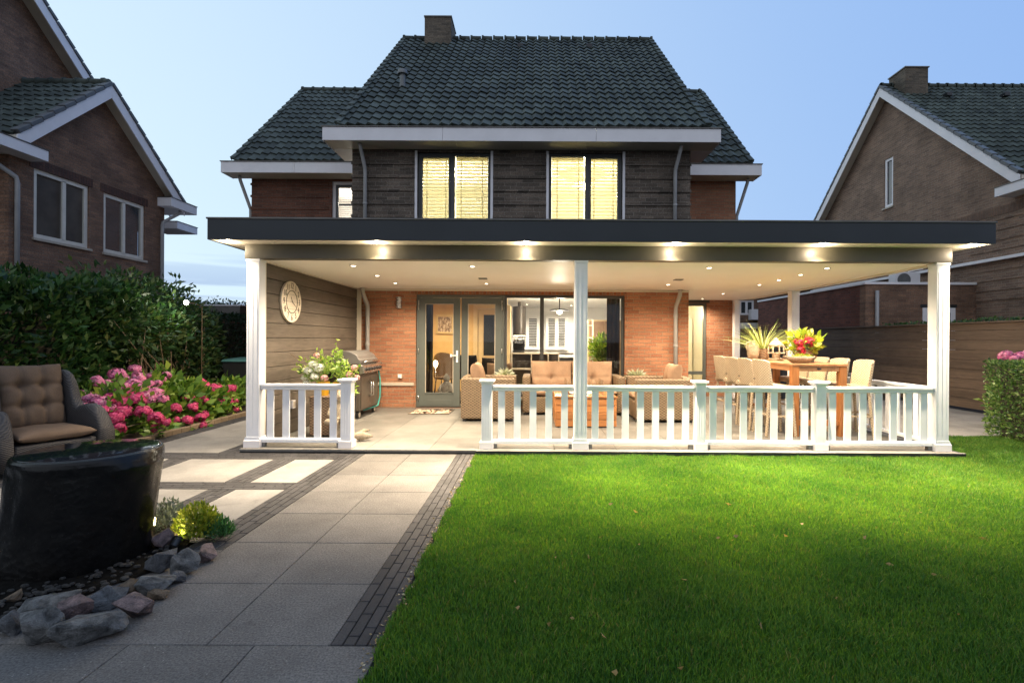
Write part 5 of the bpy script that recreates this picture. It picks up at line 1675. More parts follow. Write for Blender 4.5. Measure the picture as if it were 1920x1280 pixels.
# --- on the bar table
TZ = FL + th2
jg = thing('stone_jug', 'rough pale stone jug on the bar table beside the spiky plant', 'jug', (3.98, 9.12, TZ))
part(MB().lathe([(0.06, 0), (0.085, 0.02), (0.105, 0.10), (0.11, 0.18), (0.095, 0.25), (0.06, 0.30), (0.05, 0.325), (0.06, 0.345), (0.045, 0.345), (0.04, 0.32)], (0,0,0), 20), 'body', M['sandstone'], jg, world=False, smooth=True)
part(MB().tube([(-0.05, 0, 0.32), (-0.12, 0, 0.30), (-0.125, 0, 0.22), (-0.10, 0, 0.15)], 0.014, 8), 'handle', M['sandstone'], jg, world=False, smooth=True)
gp = thing('spiky_plant', 'tall spiky yellow green grass plant in a wicker pot on the bar table', 'plant', (4.16, 9.12, TZ))
part(pot(MB(), (0,0,0), 0.085, 0.11, 0.20), 'pot', M['wicker_dark'], gp, world=False, auto=40)
n = 170
d = rng.normal(size=(n, 3)); d[:, 2] = np.abs(d[:, 2]) * 0.9 + 0.75; d /= np.linalg.norm(d, axis=1, keepdims=True)
V, Fc = [], []
for k in range(n):
    L = 0.40 + 0.32 * rnd.random()
    dd = Vector(d[k]); b0 = Vector((0, 0, 0.17)) + Vector((dd.x, dd.y, 0)) * 0.06
    sd_ = dd.cross(Vector((rnd.random()-.5, rnd.random()-.5, rnd.random()))).normalized() * 0.0065
    q = []
    for j in range(5):
        s_ = j / 4
        c_ = b0 + dd * L * s_ + Vector((dd.x, dd.y, -0.55)) * (0.28 * s_ * s_ * L)
        w_ = 1 - 0.85 * s_
        q.append((c_ - sd_ * w_, c_ + sd_ * w_))
    o_ = len(V)
    for a_, b_ in q: V += [tuple(a_), tuple(b_)]
    for j in range(4): Fc.append((o_ + 2*j, o_ + 2*j + 1, o_ + 2*j + 3, o_ + 2*j + 2))
part((np.array(V), np.array(Fc)), 'foliage', M['spike_leaf'], gp, world=False)
ln = thing('wicker_lantern', 'pale domed lantern with rope handle on the bar table', 'lantern', (4.13, 8.58, TZ))
part(MB().lathe([(0.11, 0), (0.125, 0.015), (0.125, 0.035), (0.11, 0.04)], (0,0,0), 24), 'base', M['wicker_pale'], ln, world=False, auto=40)
part(MB().lathe([(0.128, 0.235), (0.10, 0.29), (0.055, 0.335), (0.03, 0.355), (0.035, 0.375), (0.002, 0.385)], (0,0,0), 24), 'dome', M['wicker_pale'], ln, world=False, smooth=True)
m = MB()
for k in range(8):
    a = k * math.pi / 4
    m.tube([(0.115 * math.cos(a), 0.115 * math.sin(a), 0.04), (0.135 * math.cos(a), 0.135 * math.sin(a), 0.13), (0.12 * math.cos(a), 0.12 * math.sin(a), 0.24)], 0.008, 6)
m.lathe([(0.128, 0.12), (0.142, 0.125), (0.142, 0.135), (0.128, 0.14)], (0,0,0), 24, ring=True)
part(m, 'cage_bars', M['wicker_pale'], ln, world=False, smooth=True)
part(MB().tube([(0.12, 0, 0.27), (0.17, 0, 0.20), (0.185, 0, 0.10), (0.15, 0, 0.05)], 0.009, 8), 'handle', M['wicker_pale'], ln, world=False, smooth=True)
part(MB().lathe([(0.001, 0.04), (0.04, 0.04), (0.04, 0.14), (0.001, 0.142)], (0,0,0), 16), 'candle', M['cream'], ln, world=False, auto=40)
hp = thing('hydrangea_basket', 'red hydrangea with lime leaves in a dark handled basket on the bar table', 'plant', (4.32, 8.02, TZ))
part(pot(MB(), (0,0,0), 0.13, 0.155, 0.20), 'basket', M['wicker_dark'], hp, world=False, auto=40)
part(MB().tube([(0.15, 0, 0.05), (0.20, -0.02, 0.15), (0.18, -0.02, 0.24), (0.13, 0, 0.25)], 0.009, 8), 'handle', M['wicker_dark'], hp, world=False, smooth=True)
a1 = blob_leaves((0, 0, 0.30), (0.24, 0.22, 0.17), 150, 0.12, 0.62, 3, 0.3)
part(a1, 'foliage', M['lime_leaf'], hp, world=False)
b_red = mesh_of('bloom', bloom_mesh(0.075, 90, 0.026), M['bloom_red'])
for (x, y, z, s_) in ((-.16,-.12,.30,1.0),(-.02,-.17,.33,1.05),(-.14,-.14,.20,.95),(.10,.1,.38,.8)):
    link_part('bloom', b_red, hp, (x, y, z), (rnd.random(), rnd.random(), 0), s_)
bw = thing('wooden_bowl', 'long carved wooden bowl filled with yellow moss on the bar table end', 'bowl', (4.05, 7.66, TZ))
part(MB().lathe([(0.05, 0.0), (0.12, 0.005), (0.19, 0.05), (0.235, 0.105), (0.222, 0.105), (0.18, 0.06), (0.001, 0.05)], (0,0,0), 28, 1.0, 0.55), 'bowl', M['sandstone'], bw, world=False, smooth=True)
part(blob_leaves((0.03, 0, 0.09), (0.16, 0.085, 0.045), 420, 0.022, 0.7), 'moss', M['lime_leaf'], bw, world=False)
for k, (x, y) in enumerate(((4.36, 7.52), (3.9, 8.05))): pass
# dark cabinet far back on the side terrace with a pale box and a bottle
cb = thing('garden_cabinet', 'dark low cabinet far back beside the side door', 'cabinet', (5.72, 12.9, 0.0))
part(MB().box(-0.25, 0.55, -0.25, 0.25, 0.0, 1.0), 'body', M['black'], cb, world=False, bevel=0.008)
part(MB().box(-0.28, 0.58, -0.28, 0.28, 1.002, 1.03), 'top', M['zinc'], cb, world=False, bevel=0.004)
bx = thing('pale_box', 'small pale pink box standing on the dark cabinet', 'box', (5.62, 12.85, 1.031))
part(MB().box(-0.11, 0.11, -0.06, 0.06, 0, 0.28), 'body', paint('pale_pink_tin', (0.42, 0.34, 0.30), 0.6), bx, world=False, bevel=0.006)
part(MB().box(-0.115, 0.115, -0.065, 0.065, 0.281, 0.30), 'lid', M['stone_band'], bx, world=False, bevel=0.004)
bo_ = thing('black_kettle', 'small black kettle on the dark cabinet', 'kettle', (5.98, 12.85, 1.031))
part(MB().lathe([(0.09, 0), (0.11, 0.05), (0.08, 0.14), (0.03, 0.17), (0.03, 0.2), (0.002, 0.21)], (0,0,0), 18), 'body', M['black'], bo_, world=False, smooth=True)
part(MB().tube([(-0.09, 0, 0.08), (-0.15, 0, 0.16)], [0.02, 0.012], 8), 'spout', M['black'], bo_, world=False, smooth=True)

# ================================================================== INSIDE THE LIVING ROOM
IZ = 0.06
pc = at(834, 608, 13.57)
pf = thing('framed_picture', 'gilt framed picture of small figures on the ochre wall behind the left garden door', 'picture', (pc.x, 13.598, pc.z))
m = MB(); frame_y(m, -0.24, 0.24, -0.26, 0.26, -0.045, -0.002, 0.055)
part(m, 'picture_frame', paint('gilt_frame', (0.60, 0.44, 0.20), 0.4, metal=0.3), pf, world=False, bevel=0.01)
pt = NT('dabbed_canvas'); o_ = pt.obj()
nz = pt.noise(pt.mapping(o_, (16, 1, 7)), 1.4, 4, 0.7)
pt.bsdf(pt.ramp(nz, [(0.38, (0.05, 0.035, 0.03)), (0.5, (0.35, 0.22, 0.12)), (0.62, (0.62, 0.52, 0.38))]), 0.6)
part(MB().box(-0.186, 0.186, -0.02, -0.012, -0.206, 0.206), 'canvas', pt.m, pf, world=False)
# dark curtains
def curtain(x0, x1, y, label):
    t = thing('curtain', label, 'curtain', ((x0 + x1) / 2, y, IZ))
    m = MB(); n = int((x1 - x0) / 0.012)
    vs = []
    for i in range(n + 1):
        x = x0 + (x1 - x0) * i / n
        yy = 0.03 * math.sin(i * 0.78)
        vs += [(x - (x0 + x1) / 2, yy, 0.02), (x - (x0 + x1) / 2, yy, 2.36)]
    m.add(vs, [(2*i, 2*i+2, 2*i+3, 2*i+1) for i in range(n)])
    part(m, 'fabric', M['curtain'], t, world=False, smooth=True)
    part(MB().tube([(-(x1 - x0) / 2 - .05, 0, 2.40), ((x1 - x0) / 2 + .05, 0, 2.40)], 0.014, 8), 'curtain_rod', M['black'], t, world=False, smooth=True)
    return t
M['curtain'] = fabric_mat('brown_black_curtain', (0.045, 0.036, 0.032))
curtain(1.56, 1.83, D1 + 0.42, 'dark curtain drawn aside at the end of the picture window next to the brick')
curtain(-2.36, -2.14, D1 + 0.42, 'dark curtain behind the left edge of the left garden door')
# statue and tall lamp by the door
bd_ = thing('seated_statue', 'grey stone seated figure on the floor behind the left garden door', 'statue', (-1.93, 11.25, IZ), R(-20))
m = MB().tube([(-0.16, -0.06, 0.08), (0.0, -0.14, 0.07), (0.2, -0.10, 0.07)], [.07,.08,.06], 12).tube([(0.0, 0.0, 0.06), (0.0, 0.02, 0.2), (0.0, 0.0, 0.33), (0.0, 0.0, 0.40)], [.17,.13,.12,.05], 14)
m.tube([(-0.10, 0, 0.32), (-0.15, -0.06, 0.2), (-0.02, -0.15, 0.14)], [.045,.04,.03], 10).tube([(0.10, 0, 0.32), (0.15, -0.06, 0.2), (0.02, -0.15, 0.14)], [.045,.04,.03], 10)
m.lathe([(0.03, 0.38), (0.07, 0.42), (0.075, 0.47), (0.055, 0.52), (0.03, 0.54), (0.025, 0.56), (0.001, 0.575)], (0,-0.01,0), 16)
m.lathe([(0.22, 0.0), (0.25, 0.02), (0.22, 0.04), (0.001, 0.041)], (0,-0.04,0), 20)
part(m, 'body', stone_mat('grey_statue_stone', (0.16, 0.15, 0.14), (0.34, 0.32, 0.29), 0.8, 9), bd_, world=False, smooth=True)
sb = thing('slate_plinth', 'low dark plinth under the seated statue', 'plinth', (-1.85, 11.25, IZ))
sb.location.z = IZ
part(MB().box(-0.42, 0.42, -0.28, 0.28, 0.0, 0.06), 'slab', M['plinth'], sb, world=False, bevel=0.006)
bd_.location.z = IZ + 0.061
fl = thing('floor_lamp', 'slim lamp with bare glowing bulb on a wooden foot inside the garden door', 'lamp', (-2.13, 11.0, IZ))
part(MB().box(-0.08, 0.08, -0.06, 0.06, 0, 0.22), 'foot', M['teak_v'], fl, world=False, bevel=0.006)
part(MB().tube([(0, 0, 0.22), (0, 0, 0.78)], 0.008, 8), 'rod', M['steel'], fl, world=False, smooth=True)
part(MB().lathe([(0.02, 0.78), (0.045, 0.83), (0.05, 0.87), (0.03, 0.92), (0.001, 0.93)], (0,0,0), 14), 'bulb', M['bulb'], fl, world=False, smooth=True)
point_light('bulb_light', fl, (0, -0.02, 0.87), 6, WARM, 0.06)
ch0 = thing('wicker_chair', 'round backed dark wicker chair in front of the ochre wall', 'chair', (-2.18, 12.7, IZ), R(170))
part(MB().lathe([(0.001, 0.40), (0.30, 0.40), (0.32, 0.45), (0.30, 0.50), (0.001, 0.51)], (0,0,0), 24), 'seat', M['wicker_dark'], ch0, world=False, auto=40)
m = MB(); vs = []; n = 20
for j in range(7):
    z = 0.45 + 0.62 * j / 6
    for i in range(n + 1):
        a = math.pi * (0.08 + 0.84 * i / n)
        zz = 0.45 + (z - 0.45) * (0.55 + 0.45 * math.sin(a))
        vs.append((0.33 * math.cos(a), 0.30 * math.sin(a), zz))
m.add(vs, [(j*(n+1)+i, j*(n+1)+i+1, (j+1)*(n+1)+i+1, (j+1)*(n+1)+i) for j in range(6) for i in range(n)])
part(m, 'backrest', M['wicker_dark'], ch0, world=False, smooth=True)
for sx in (-1, 1):
    for sy in (-1, 1): part(MB().tube([(sx*.2, sy*.2, .4), (sx*.24, sy*.24, 0)], 0.015, 8), 'leg', M['black'], ch0, world=False, smooth=True)
# black dining chairs
def dining_chair(label, x, y, rz, mat, h=1.0):
    t = thing('dining_chair', label, 'chair', (x, y, IZ), rz, 'dark chairs inside the room')
    part(cushion(0.52, 0.50, 0.16).move(Matrix.Translation((0, 0, 0.48))), 'seat', mat, t, world=False, smooth=True)
    part(cushion(0.54, 0.55, 0.14).move(Matrix.Translation((0, 0.24, h - 0.27)) @ Matrix.Rotation(R(80), 4, 'X')), 'backrest', mat, t, world=False, smooth=True)
    for sx in (-1, 1):
        for sy in (-1, 1): part(MB().tube([(sx*.19, sy*.19, .43), (sx*.22, sy*.22, 0)], 0.014, 8), 'leg', M['black'], t, world=False, smooth=True)
    return t
dining_chair('black upholstered chair behind the right garden door, nearer the door mat', -1.42, 12.1, R(150), M['blackfab'], 1.02)
dining_chair('black upholstered chair behind the right garden door, beside the tan one', -1.02, 12.0, R(200), M['blackfab'], 0.96)
dining_chair('tan rounded chair inside behind the right garden door', -0.80, 11.5, R(190), M['peach'], 0.86)
# open shelf unit, coffee machine
sh = thing('shelf_unit', 'open white and brown shelf unit with compartments behind the picture window', 'shelf', (0.05, 13.2, IZ))
m = MB().box(-0.62, 0.62, -0.2, 0.2, 1.02, 1.06).box(-0.62, 0.62, -0.2, 0.2, 0.62, 0.65).box(-0.62, 0.62, -0.2, 0.2, 0.05, 0.08)
for x in (-0.61, -0.10, 0.34, 0.61): m.box(x - 0.012, x + 0.012, -0.199, 0.199, 0.081, 0.619).box(x - 0.012, x + 0.012, -0.199, 0.199, 0.651, 1.019)
part(m, 'frame', M['stone_band'], sh, world=False, bevel=0.003)
part(MB().box(-0.6, 0.6, 0.201, 0.215, 0.05, 1.05), 'back_panel', M['bbq_body'], sh, world=False)
cm = thing('coffee_machine', 'dark and chrome coffee machine with cups on the shelf unit', 'coffee machine', (-0.38, 13.2, IZ + 1.061))
part(MB().box(-0.15, 0.15, -0.14, 0.16, 0.0, 0.05).box(-0.15, 0.15, 0.03, 0.16, 0.051, 0.30).box(-0.15, 0.15, -0.14, 0.029, 0.22, 0.30), 'body', M['black'], cm, world=False, bevel=0.01)
part(MB().box(-0.10, 0.10, -0.145, -0.141, 0.235, 0.285), 'front_panel', M['steel'], cm, world=False)
m = MB()
for k in range(9): m.lathe([(0.025, 0), (0.035, 0.06), (0.031, 0.06), (0.02, 0.01)], (rnd.uniform(-.12,.12), rnd.uniform(-.1,.12), 0.301), 10)
part(m, 'cup', M['steel'], cm, world=False, smooth=True, label='chrome cups standing on the machine')
ki = thing('kitchen_island', 'black kitchen island with a pale worktop beyond the shelf unit', 'kitchen island', (1.10, 15.0, IZ))
part(MB().box(-0.75, 0.95, -0.45, 0.45, 0.0, 0.88), 'body', M['black'], ki, world=False, bevel=0.006)
part(MB().box(-0.78, 0.98, -0.48, 0.48, 0.881, 0.92), 'worktop', M['room_white'], ki, world=False, bevel=0.004)
kc = thing('kitchen_counter', 'white kitchen counter under the shuttered windows', 'kitchen counter', (0.3, 16.85, IZ))
part(MB().box(-0.95, 2.4, -0.3, 0.3, 0.0, 0.93), 'body', M['room_white'], kc, world=False, bevel=0.006)
part(MB().box(-0.97, 2.42, -0.32, 0.3, 0.931, 0.965), 'worktop', M['bbq_body'], kc, world=False, bevel=0.004)
m = MB()
hd = at(974, 603, 14.6)
hc = thing('pendant_hood', 'dark grey cylinder hood lit from the side near the kitchen windows', 'hood', (hd.x, 14.6, 2.55))
part(MB().lathe([(0.19, -0.98), (0.19, -0.16), (0.19, -0.14), (0.05, -0.14), (0.05, -0.005)], (0,0,0), 28), 'body', M['bbq_body'], hc, world=False, auto=40)
part(MB().lathe([(0.001, -0.99), (0.17, -0.99), (0.17, -0.982), (0.001, -0.981)], (0,0,0), 24), 'lamp_glass', M['bulb'], hc, world=False)
dl = at(1049, 582, 13.0)
dp = thing('disc_lamp', 'flat dark disc lamp with a white bulb hanging over the kitchen', 'lamp', (dl.x, 13.0, 2.55))
part(MB().lathe([(0.012, -0.30), (0.012, -0.002)], (0,0,0), 8), 'rod', M['black'], dp, world=False, smooth=True)
part(MB().lathe([(0.001, -0.30), (0.20, -0.31), (0.26, -0.335), (0.26, -0.35), (0.08, -0.345), (0.001, -0.34)], (0,0,0), 32), 'lamp_shade', M['black'], dp, world=False, auto=40)
part(MB().lathe([(0.07, -0.352), (0.07, -0.40), (0.04, -0.43), (0.001, -0.44)], (0,0,0), 18), 'bulb', M['bulb'], dp, world=False, smooth=True)
point_light('bulb_light', dp, (0, 0, -0.55), 150, (1.0, 0.90, 0.74), 0.10)
fp = at(1127, 652, 12.0)
fr = thing('potted_fern', 'bright green bushy fern in a stand behind the picture window', 'plant', (fp.x + 0.05, 12.0, IZ))
part(MB().lathe([(0.10, 0), (0.12, 0.02), (0.06, 0.35), (0.13, 0.70), (0.15, 0.86), (0.13, 0.86), (0.12, 0.80), (0.001, 0.80)], (0,0,0), 22), 'pot', M['stone_band'], fr, world=False, auto=40)
part(blob_leaves((0, 0, 1.16), (0.30, 0.24, 0.34), 1500, 0.11, 0.28, 4, 0.6, 0.7), 'foliage', M['fern_leaf'], fr, world=False)
cbn = thing('tall_cabinet', 'tall pale wooden cabinet behind the fern', 'cabinet', (1.78, 13.4, IZ))
part(MB().box(-0.35, 0.5, -0.25, 0.25, 0.0, 1.92), 'body', M['room_wood'], cbn, world=False, bevel=0.006)
m = MB().box(-0.33, 0.07, -0.268, -0.252, 0.05, 1.88).box(0.08, 0.48, -0.268, -0.252, 0.05, 1.88)
part(m, 'doors', M['peach'], cbn, world=False, bevel=0.006)
ld_ = thing('wall_ladder', 'white decorative ladder leaning beside the fern', 'ladder', (1.33, 12.3, IZ))
m = MB().bar((-0.13, -0.1, 0), (-0.13, 0.1, 1.9), 0.035, 0.03).bar((0.13, -0.1, 0), (0.13, 0.1, 1.9), 0.035, 0.03)
part(m, 'side_rail', M['room_white'], ld_, world=False, bevel=0.003)
m = MB()
for k in range(6): m.bar((-0.13, -0.08 + 0.033 * k, 0.25 + 0.3 * k), (0.13, -0.08 + 0.033 * k, 0.25 + 0.3 * k), 0.022, 0.022)
part(m, 'rung', M['room_white'], ld_, world=False, bevel=0.003)
LIVING = 130
for (x, y, pw_) in ((-2.2, 12.2, 60), (0.6, 11.8, 75), (1.2, 16.0, 70), (-0.2, 15.6, 60)):
    o = thing('ceiling_spot', {(-2.2): 'small lit spot in the ceiling before the ochre wall', 0.6: 'small lit spot in the ceiling inside the picture window', 1.2: 'small lit spot in the kitchen ceiling over the island', (-0.2): 'small lit spot in the kitchen ceiling before the shutters'}[x], 'ceiling spot', (x, y, 2.548))
    part(MB().lathe([(0.034, 0.0), (0.05, 0.0), (0.05, -0.008), (0.034, -0.008)], (0,0,0), 16, ring=True), 'ring', M['steel'], o, world=False)
    part(MB().lathe([(0.001, -0.004), (0.033, -0.004), (0.033, -0.006), (0.001, -0.006)], (0,0,0), 16), 'lens', M['spot'], o, world=False)
    spot_light('spot_light', o, (0, 0, -0.04), pw_ * 5.5, 165, 0.9, (1.0, 0.82, 0.56) if x < 0.7 and y < 13 else (1.0, 0.92, 0.78))

# ================================================================== NEIGHBOURS
def eave_end(root, x0, x1, y0, y1, z0, z1):
    e = part(MB().box(x0, x1, y0, y1, z0, z1), 'eaves_box', M['white'], root, bevel=0.005)
    part(MB().box(x0 - 0.015, x1 + 0.015, y0 - 0.015, y1 + 0.015, z1 + 0.001, z1 + 0.02), 'gutter_lip', M['lip'], e)
    return e
def gable(root, s, xv, xw, xend, ya, za, y0, z0, y1, z1, brick, cols, rows, wins, zsplit, tiles=True, far=True, wy0=None, wy1=None):
    """A gable facing the garden: verge plane xv, wall plane xw, the body running to xend (s = its direction)."""
    wy0 = y0 + 0.35 if wy0 is None else wy0
    wy1 = y1 - 0.35 if wy1 is None else wy1
    mb = MB()
    low = [w for w in wins if w[3] < zsplit]; high = [w for w in wins if w[3] >= zsplit]
    wall(mb, 'x', xw, 0.3 * s, wy0, wy1, 0, zsplit, low)
    def rz(y): return z0 + (za - z0) * (y - y0) / (ya - y0) if y < ya else z1 + (za - z1) * (y1 - y) / (y1 - ya)
    t = 0.06
    def top(a, b):
        ys_ = [a] + ([ya] if a < ya < b else []) + [b]
        return [(y_, max(zsplit + 0.01, rz(y_) - t)) for y_ in ys_]
    if high:
        h_ = high[0]
        for a, b, lo_ in ((wy0, h_[0], zsplit), (h_[1], wy1, zsplit), (h_[0], h_[1], h_[3])):
            a = max(a, y0 + 0.02)
            mb.prism([(a, lo_)] + top(a, b) + [(b, lo_)], 'x', xw, xw + 0.3 * s)
        mb.prism([(h_[0], zsplit), (h_[0], h_[2]), (h_[1], h_[2]), (h_[1], zsplit)], 'x', xw, xw + 0.3 * s)
    else:
        mb.prism([(wy0, zsplit)] + top(wy0, wy1) + [(wy1, zsplit)], 'x', xw, xw + 0.3 * s)
    xa, xb = sorted((xw + 0.301 * s, xend))
    mb.box(xa, xb, wy0, wy0 + 0.3, 0, rz(wy0) - 0.2); mb.box(xa, xb, wy1 - 0.3, wy1, 0, rz(wy1) - 0.2)
    part(mb, 'gable_wall', brick, root)
    xa, xb = sorted((xv, xend))
    # roof: body slab + tiles on the near slope
    d = MB()
    d.prism([(y0, z0), (ya, za), (y1, z1), (y1, z1 - 0.14), (ya, za - 0.2), (y0, z0 - 0.14)], 'x', xa + 0.03, xb)
    rf = part(d, 'roof', M['soffit'], root)
    L = math.hypot(ya - y0, za - z0)
    m = MB(); tile_sheet(m, (xa, y0, z0 + 0.02), (1,0,0), xb - xa, (0, ya - y0, za - z0), L, cols, rows)
    part(m, 'roof_tiles', M['roof'], rf, auto=50)
    m = MB()
    dv = Vector((0, ya - y1, za - z1)); L2 = dv.length; dv.normalize(); nn = Vector((0, -dv.z, dv.y)); nn = nn if nn.z > 0 else -nn
    for r in range(rows):
        p0 = Vector((0, y1, z1 + 0.02)) + dv * L2 * r / rows; p1 = p0 + dv * L2 / rows
        a, b = p0 + nn * 0.045, p1 + nn * 0.02
        m.quad((xa, a.y, a.z), (xb, a.y, a.z), (xb, b.y, b.z), (xa, b.y, b.z)); m.quad((xa, p0.y, p0.z), (xb, p0.y, p0.z), (xb, a.y, a.z), (xa, a.y, a.z))
    part(m, 'far_slope', M['roof'], rf)
    m = MB()
    x = xa
    while x < xb - 0.01:
        x2 = min(x + 0.33, xb)
        m.tube([(x, ya, za + 0.05), (x2 - 0.03, ya, za + 0.05)], [0.11, 0.10], 12); m.tube([(x, ya, za + 0.052), (x + 0.05, ya, za + 0.052)], 0.125, 12); x = x2
    part(m, 'ridge_tiles', M['roof'], rf, auto=40)
    # white verge boards and grey verge tiles
    m = MB()
    h = 0.24
    th = 0.035
    xo = (xv, xv - th * s) if s > 0 else (xv, xv + th)
    xo = sorted((xv - s * th, xv))
    k0 = (za - z0) / (ya - y0); k1 = (za - z1) / (y1 - ya)
    m.prism([(y0, z0 + 0.0), (ya, za), (ya, za - h * 1.35), (y0, z0 - h * 1.35)], 'x', xo[0], xo[1])
    m.prism([(y1, z1), (ya + 0.001, za), (ya + 0.001, za - h * 1.35), (y1, z1 - h * 1.35)], 'x', xo[0], xo[1])
    part(m, 'verge_board', M['white'], root, bevel=0.004)
    for (yy, zz, k, dr) in ((y0, z0, k0, 1), (y1, z1, k1, -1)):
        n_ = int(math.hypot(ya - yy, za - zz) / 0.33)
        v = MB()
        for r in range(n_):
            a, b = r / n_, (r + 1) / n_
            p0 = (xv + s * 0.02, yy + (ya - yy) * a, zz + (za - zz) * a + 0.075); p1 = (xv + s * 0.02, yy + (ya - yy) * b, zz + (za - zz) * b + 0.05)
            v.bar(p0, p1, 0.17, 0.085)
        part(v, 'verge_tiles', M['verge'], rf, bevel=0.01)
    return rf
def window_x(root, xw, s, y0, y1, z0, z1, name='window', mat=None, split=0.47, pane='darkglass'):
    m = MB()
    xa, xb = sorted((xw + s * 0.03, xw + s * 0.11))
    mat = mat or M['white']
    frame_x(m, y0, y1, z0, z1, xa, xb, 0.095)
    if split:
        ym = y0 + (y1 - y0) * split
        m.box(xa, xb, ym - 0.045, ym + 0.045, z0 + 0.07, z1 - 0.07)
    w = part(m, name, mat, root, bevel=0.004)
    xg = sorted((xw + s * 0.07, xw + s * 0.076))
    part(MB().box(xg[0], xg[1], y0 + 0.05, y1 - 0.05, z0 + 0.05, z1 - 0.05), 'pane', M[pane], w)
    xs = sorted((xw - s * 0.05, xw + s * 0.03))
    part(MB().box(xs[0], xs[1] , y0 - 0.04, y1 + 0.06, z0 - 0.06, z0 - 0.004), 'sill', M['stone_band'], w, bevel=0.004)
    return w
# --- left neighbour
lh = thing('neighbour_house', 'dark brown brick neighbour house with two stepped gables left of the garden', 'house', (-11.0, 12.75, 0))
def coated(name, base, f):
    t = NT(name)
    d = t.n('ShaderNodeBsdfPrincipled'); t.l(t.ramp(t.noise(t.obj(), 2.2, 3), [(0.35, base), (0.65, tuple(c * 2.2 for c in base))]), d.inputs['Base Color']); d.inputs['Roughness'].default_value = 0.5
    g = t.n('ShaderNodeBsdfGlossy'); g.inputs['Roughness'].default_value = 0.015
    ms = t.n('ShaderNodeMixShader'); ms.inputs[0].default_value = f
    t.l(d.outputs[0], ms.inputs[1]); t.l(g.outputs[0], ms.inputs[2]); t.l(ms.outputs[0], t.out.inputs[0])
    return t.m
M['coated_a'] = coated('dim_window_glass', (0.035, 0.032, 0.026), 0.10)
M['coated_b'] = coated('mirroring_window_glass', (0.03, 0.03, 0.03), 0.38)
M['pale_frame'] = paint('pale_window_frame', (0.72, 0.68, 0.60), 0.5, var=0.06)
LW1, LW2 = (11.08, 12.45, 3.64, 5.17), (12.88, 14.24, 3.63, 5.16)
a_ = 10.7
gable(lh, -1, -10.70, -11.0, -15.5, 12.72, 1.45 + .5945 * a_, 10.40, 1.45 + .388 * a_ + 0.02, 15.40, 1.45 + .378 * a_, M['brick_brown'], 20, 10, [LW1, LW2], 5.25, wy0=10.55, wy1=15.0)
window_x(lh, -11.0, -1, *LW1[:2], *LW1[2:], mat=M['pale_frame'], split=0.55, pane='coated_a')
window_x(lh, -11.0, -1, *LW2[:2], *LW2[2:], mat=M['pale_frame'], split=0.50, pane='coated_b')
m = MB()
for w_ in (LW1, LW2): m.box(-11.0 + 0.002, -11.0 + 0.012, w_[0] - 0.1, w_[1] + 0.1, w_[3] + 0.005, w_[3] + 0.21)
part(m, 'soldier_course', brick_mat('brown_soldier', (0.115, 0.058, 0.042), (0.08, 0.045, 0.036), (0.07, 0.055, 0.048), soldier=True), lh)
eave_end(lh, -11.6, -10.60, 9.85, 11.0, 5.27, 5.50)
eave_end(lh, -11.6, -10.60, 14.72, 15.85, 5.30, 5.55)
eave_end(lh, -12.8, -11.75, 16.6, 17.6, 5.05, 5.28)
gable(lh, -1, -12.5, -12.85, -18, 12.15, 10.50, 7.0, 5.8, 17.35, 5.85, M['brick_brown'], 22, 20, [], 5.5)
def lpipe(pts, r=0.045):
    part(MB().tube(pts, r, 12), 'drainpipe', M['pvc'], lh, smooth=True)
pp = at(31, 430, 10.65)
lpipe([(-11.15, 10.12, 5.28), (-11.14, 10.15, 5.16), (-10.93, 10.63, 4.82), (-10.93, 10.66, 4.7), (-10.93, 10.66, 2.0)])
lpipe([(-10.72, 15.3, 5.31), (-10.74, 15.25, 5.2), (-10.93, 14.85, 4.85), (-10.93, 14.82, 4.75), (-10.93, 14.82, 2.0)])
# flat roofed garage behind the shrubs with its flood lamp
ga = thing('garage', 'low flat roofed garage half hidden behind the shrubs at the left', 'garage', (-9.3, 14.2, 0))
mb = MB(); 
mb.box(-10.9, -8.05, 13.6, 16.5, 0, 2.1)
part(mb, 'wall', M['brick_brown'], ga)
part(MB().box(-11.0, -7.75, 13.3, 16.7, 2.101, 2.30), 'flat_roof', M['lip'], ga, bevel=0.006)
part(MB().box(-11.02, -7.73, 13.28, 16.72, 2.301, 2.33), 'roof_edge', M['white'], ga, bevel=0.004)
fpnt = at(350, 567, 9.7)
fd_ = thing('flood_lamp', 'glaring white flood lamp shining out of the shrub leaves', 'lamp', (fpnt.x, 9.7, fpnt.z))
part(MB().box(-0.04, 0.04, -0.003, 0.05, -0.04, 0.04), 'lamp_housing', M['black'], fd_, world=False, bevel=0.006)
part(MB().lathe([(0.001, 0.0), (0.045, 0.0), (0.045, 0.008), (0.001, 0.008)], (0,0,0), 20).move(Matrix.Translation((0, -0.012, 0)) @ Matrix.Rotation(R(90), 4, 'X')), 'lamp_glass', glow('flood_glass', (0.95, 1.0, 0.92), 60.0), fd_, world=False)
part(MB().tube([(0, 0.05, 0), (0, 0.20, 0.0), (0, 0.45, -0.05), (0, 0.45, -fpnt.z)], 0.009, 8), 'lamp_post', M['stem'], fd_, world=False, smooth=True)
point_light('flood_light', fd_, (0, -0.1, 0), 22, (0.95, 1.0, 0.9), 0.05)

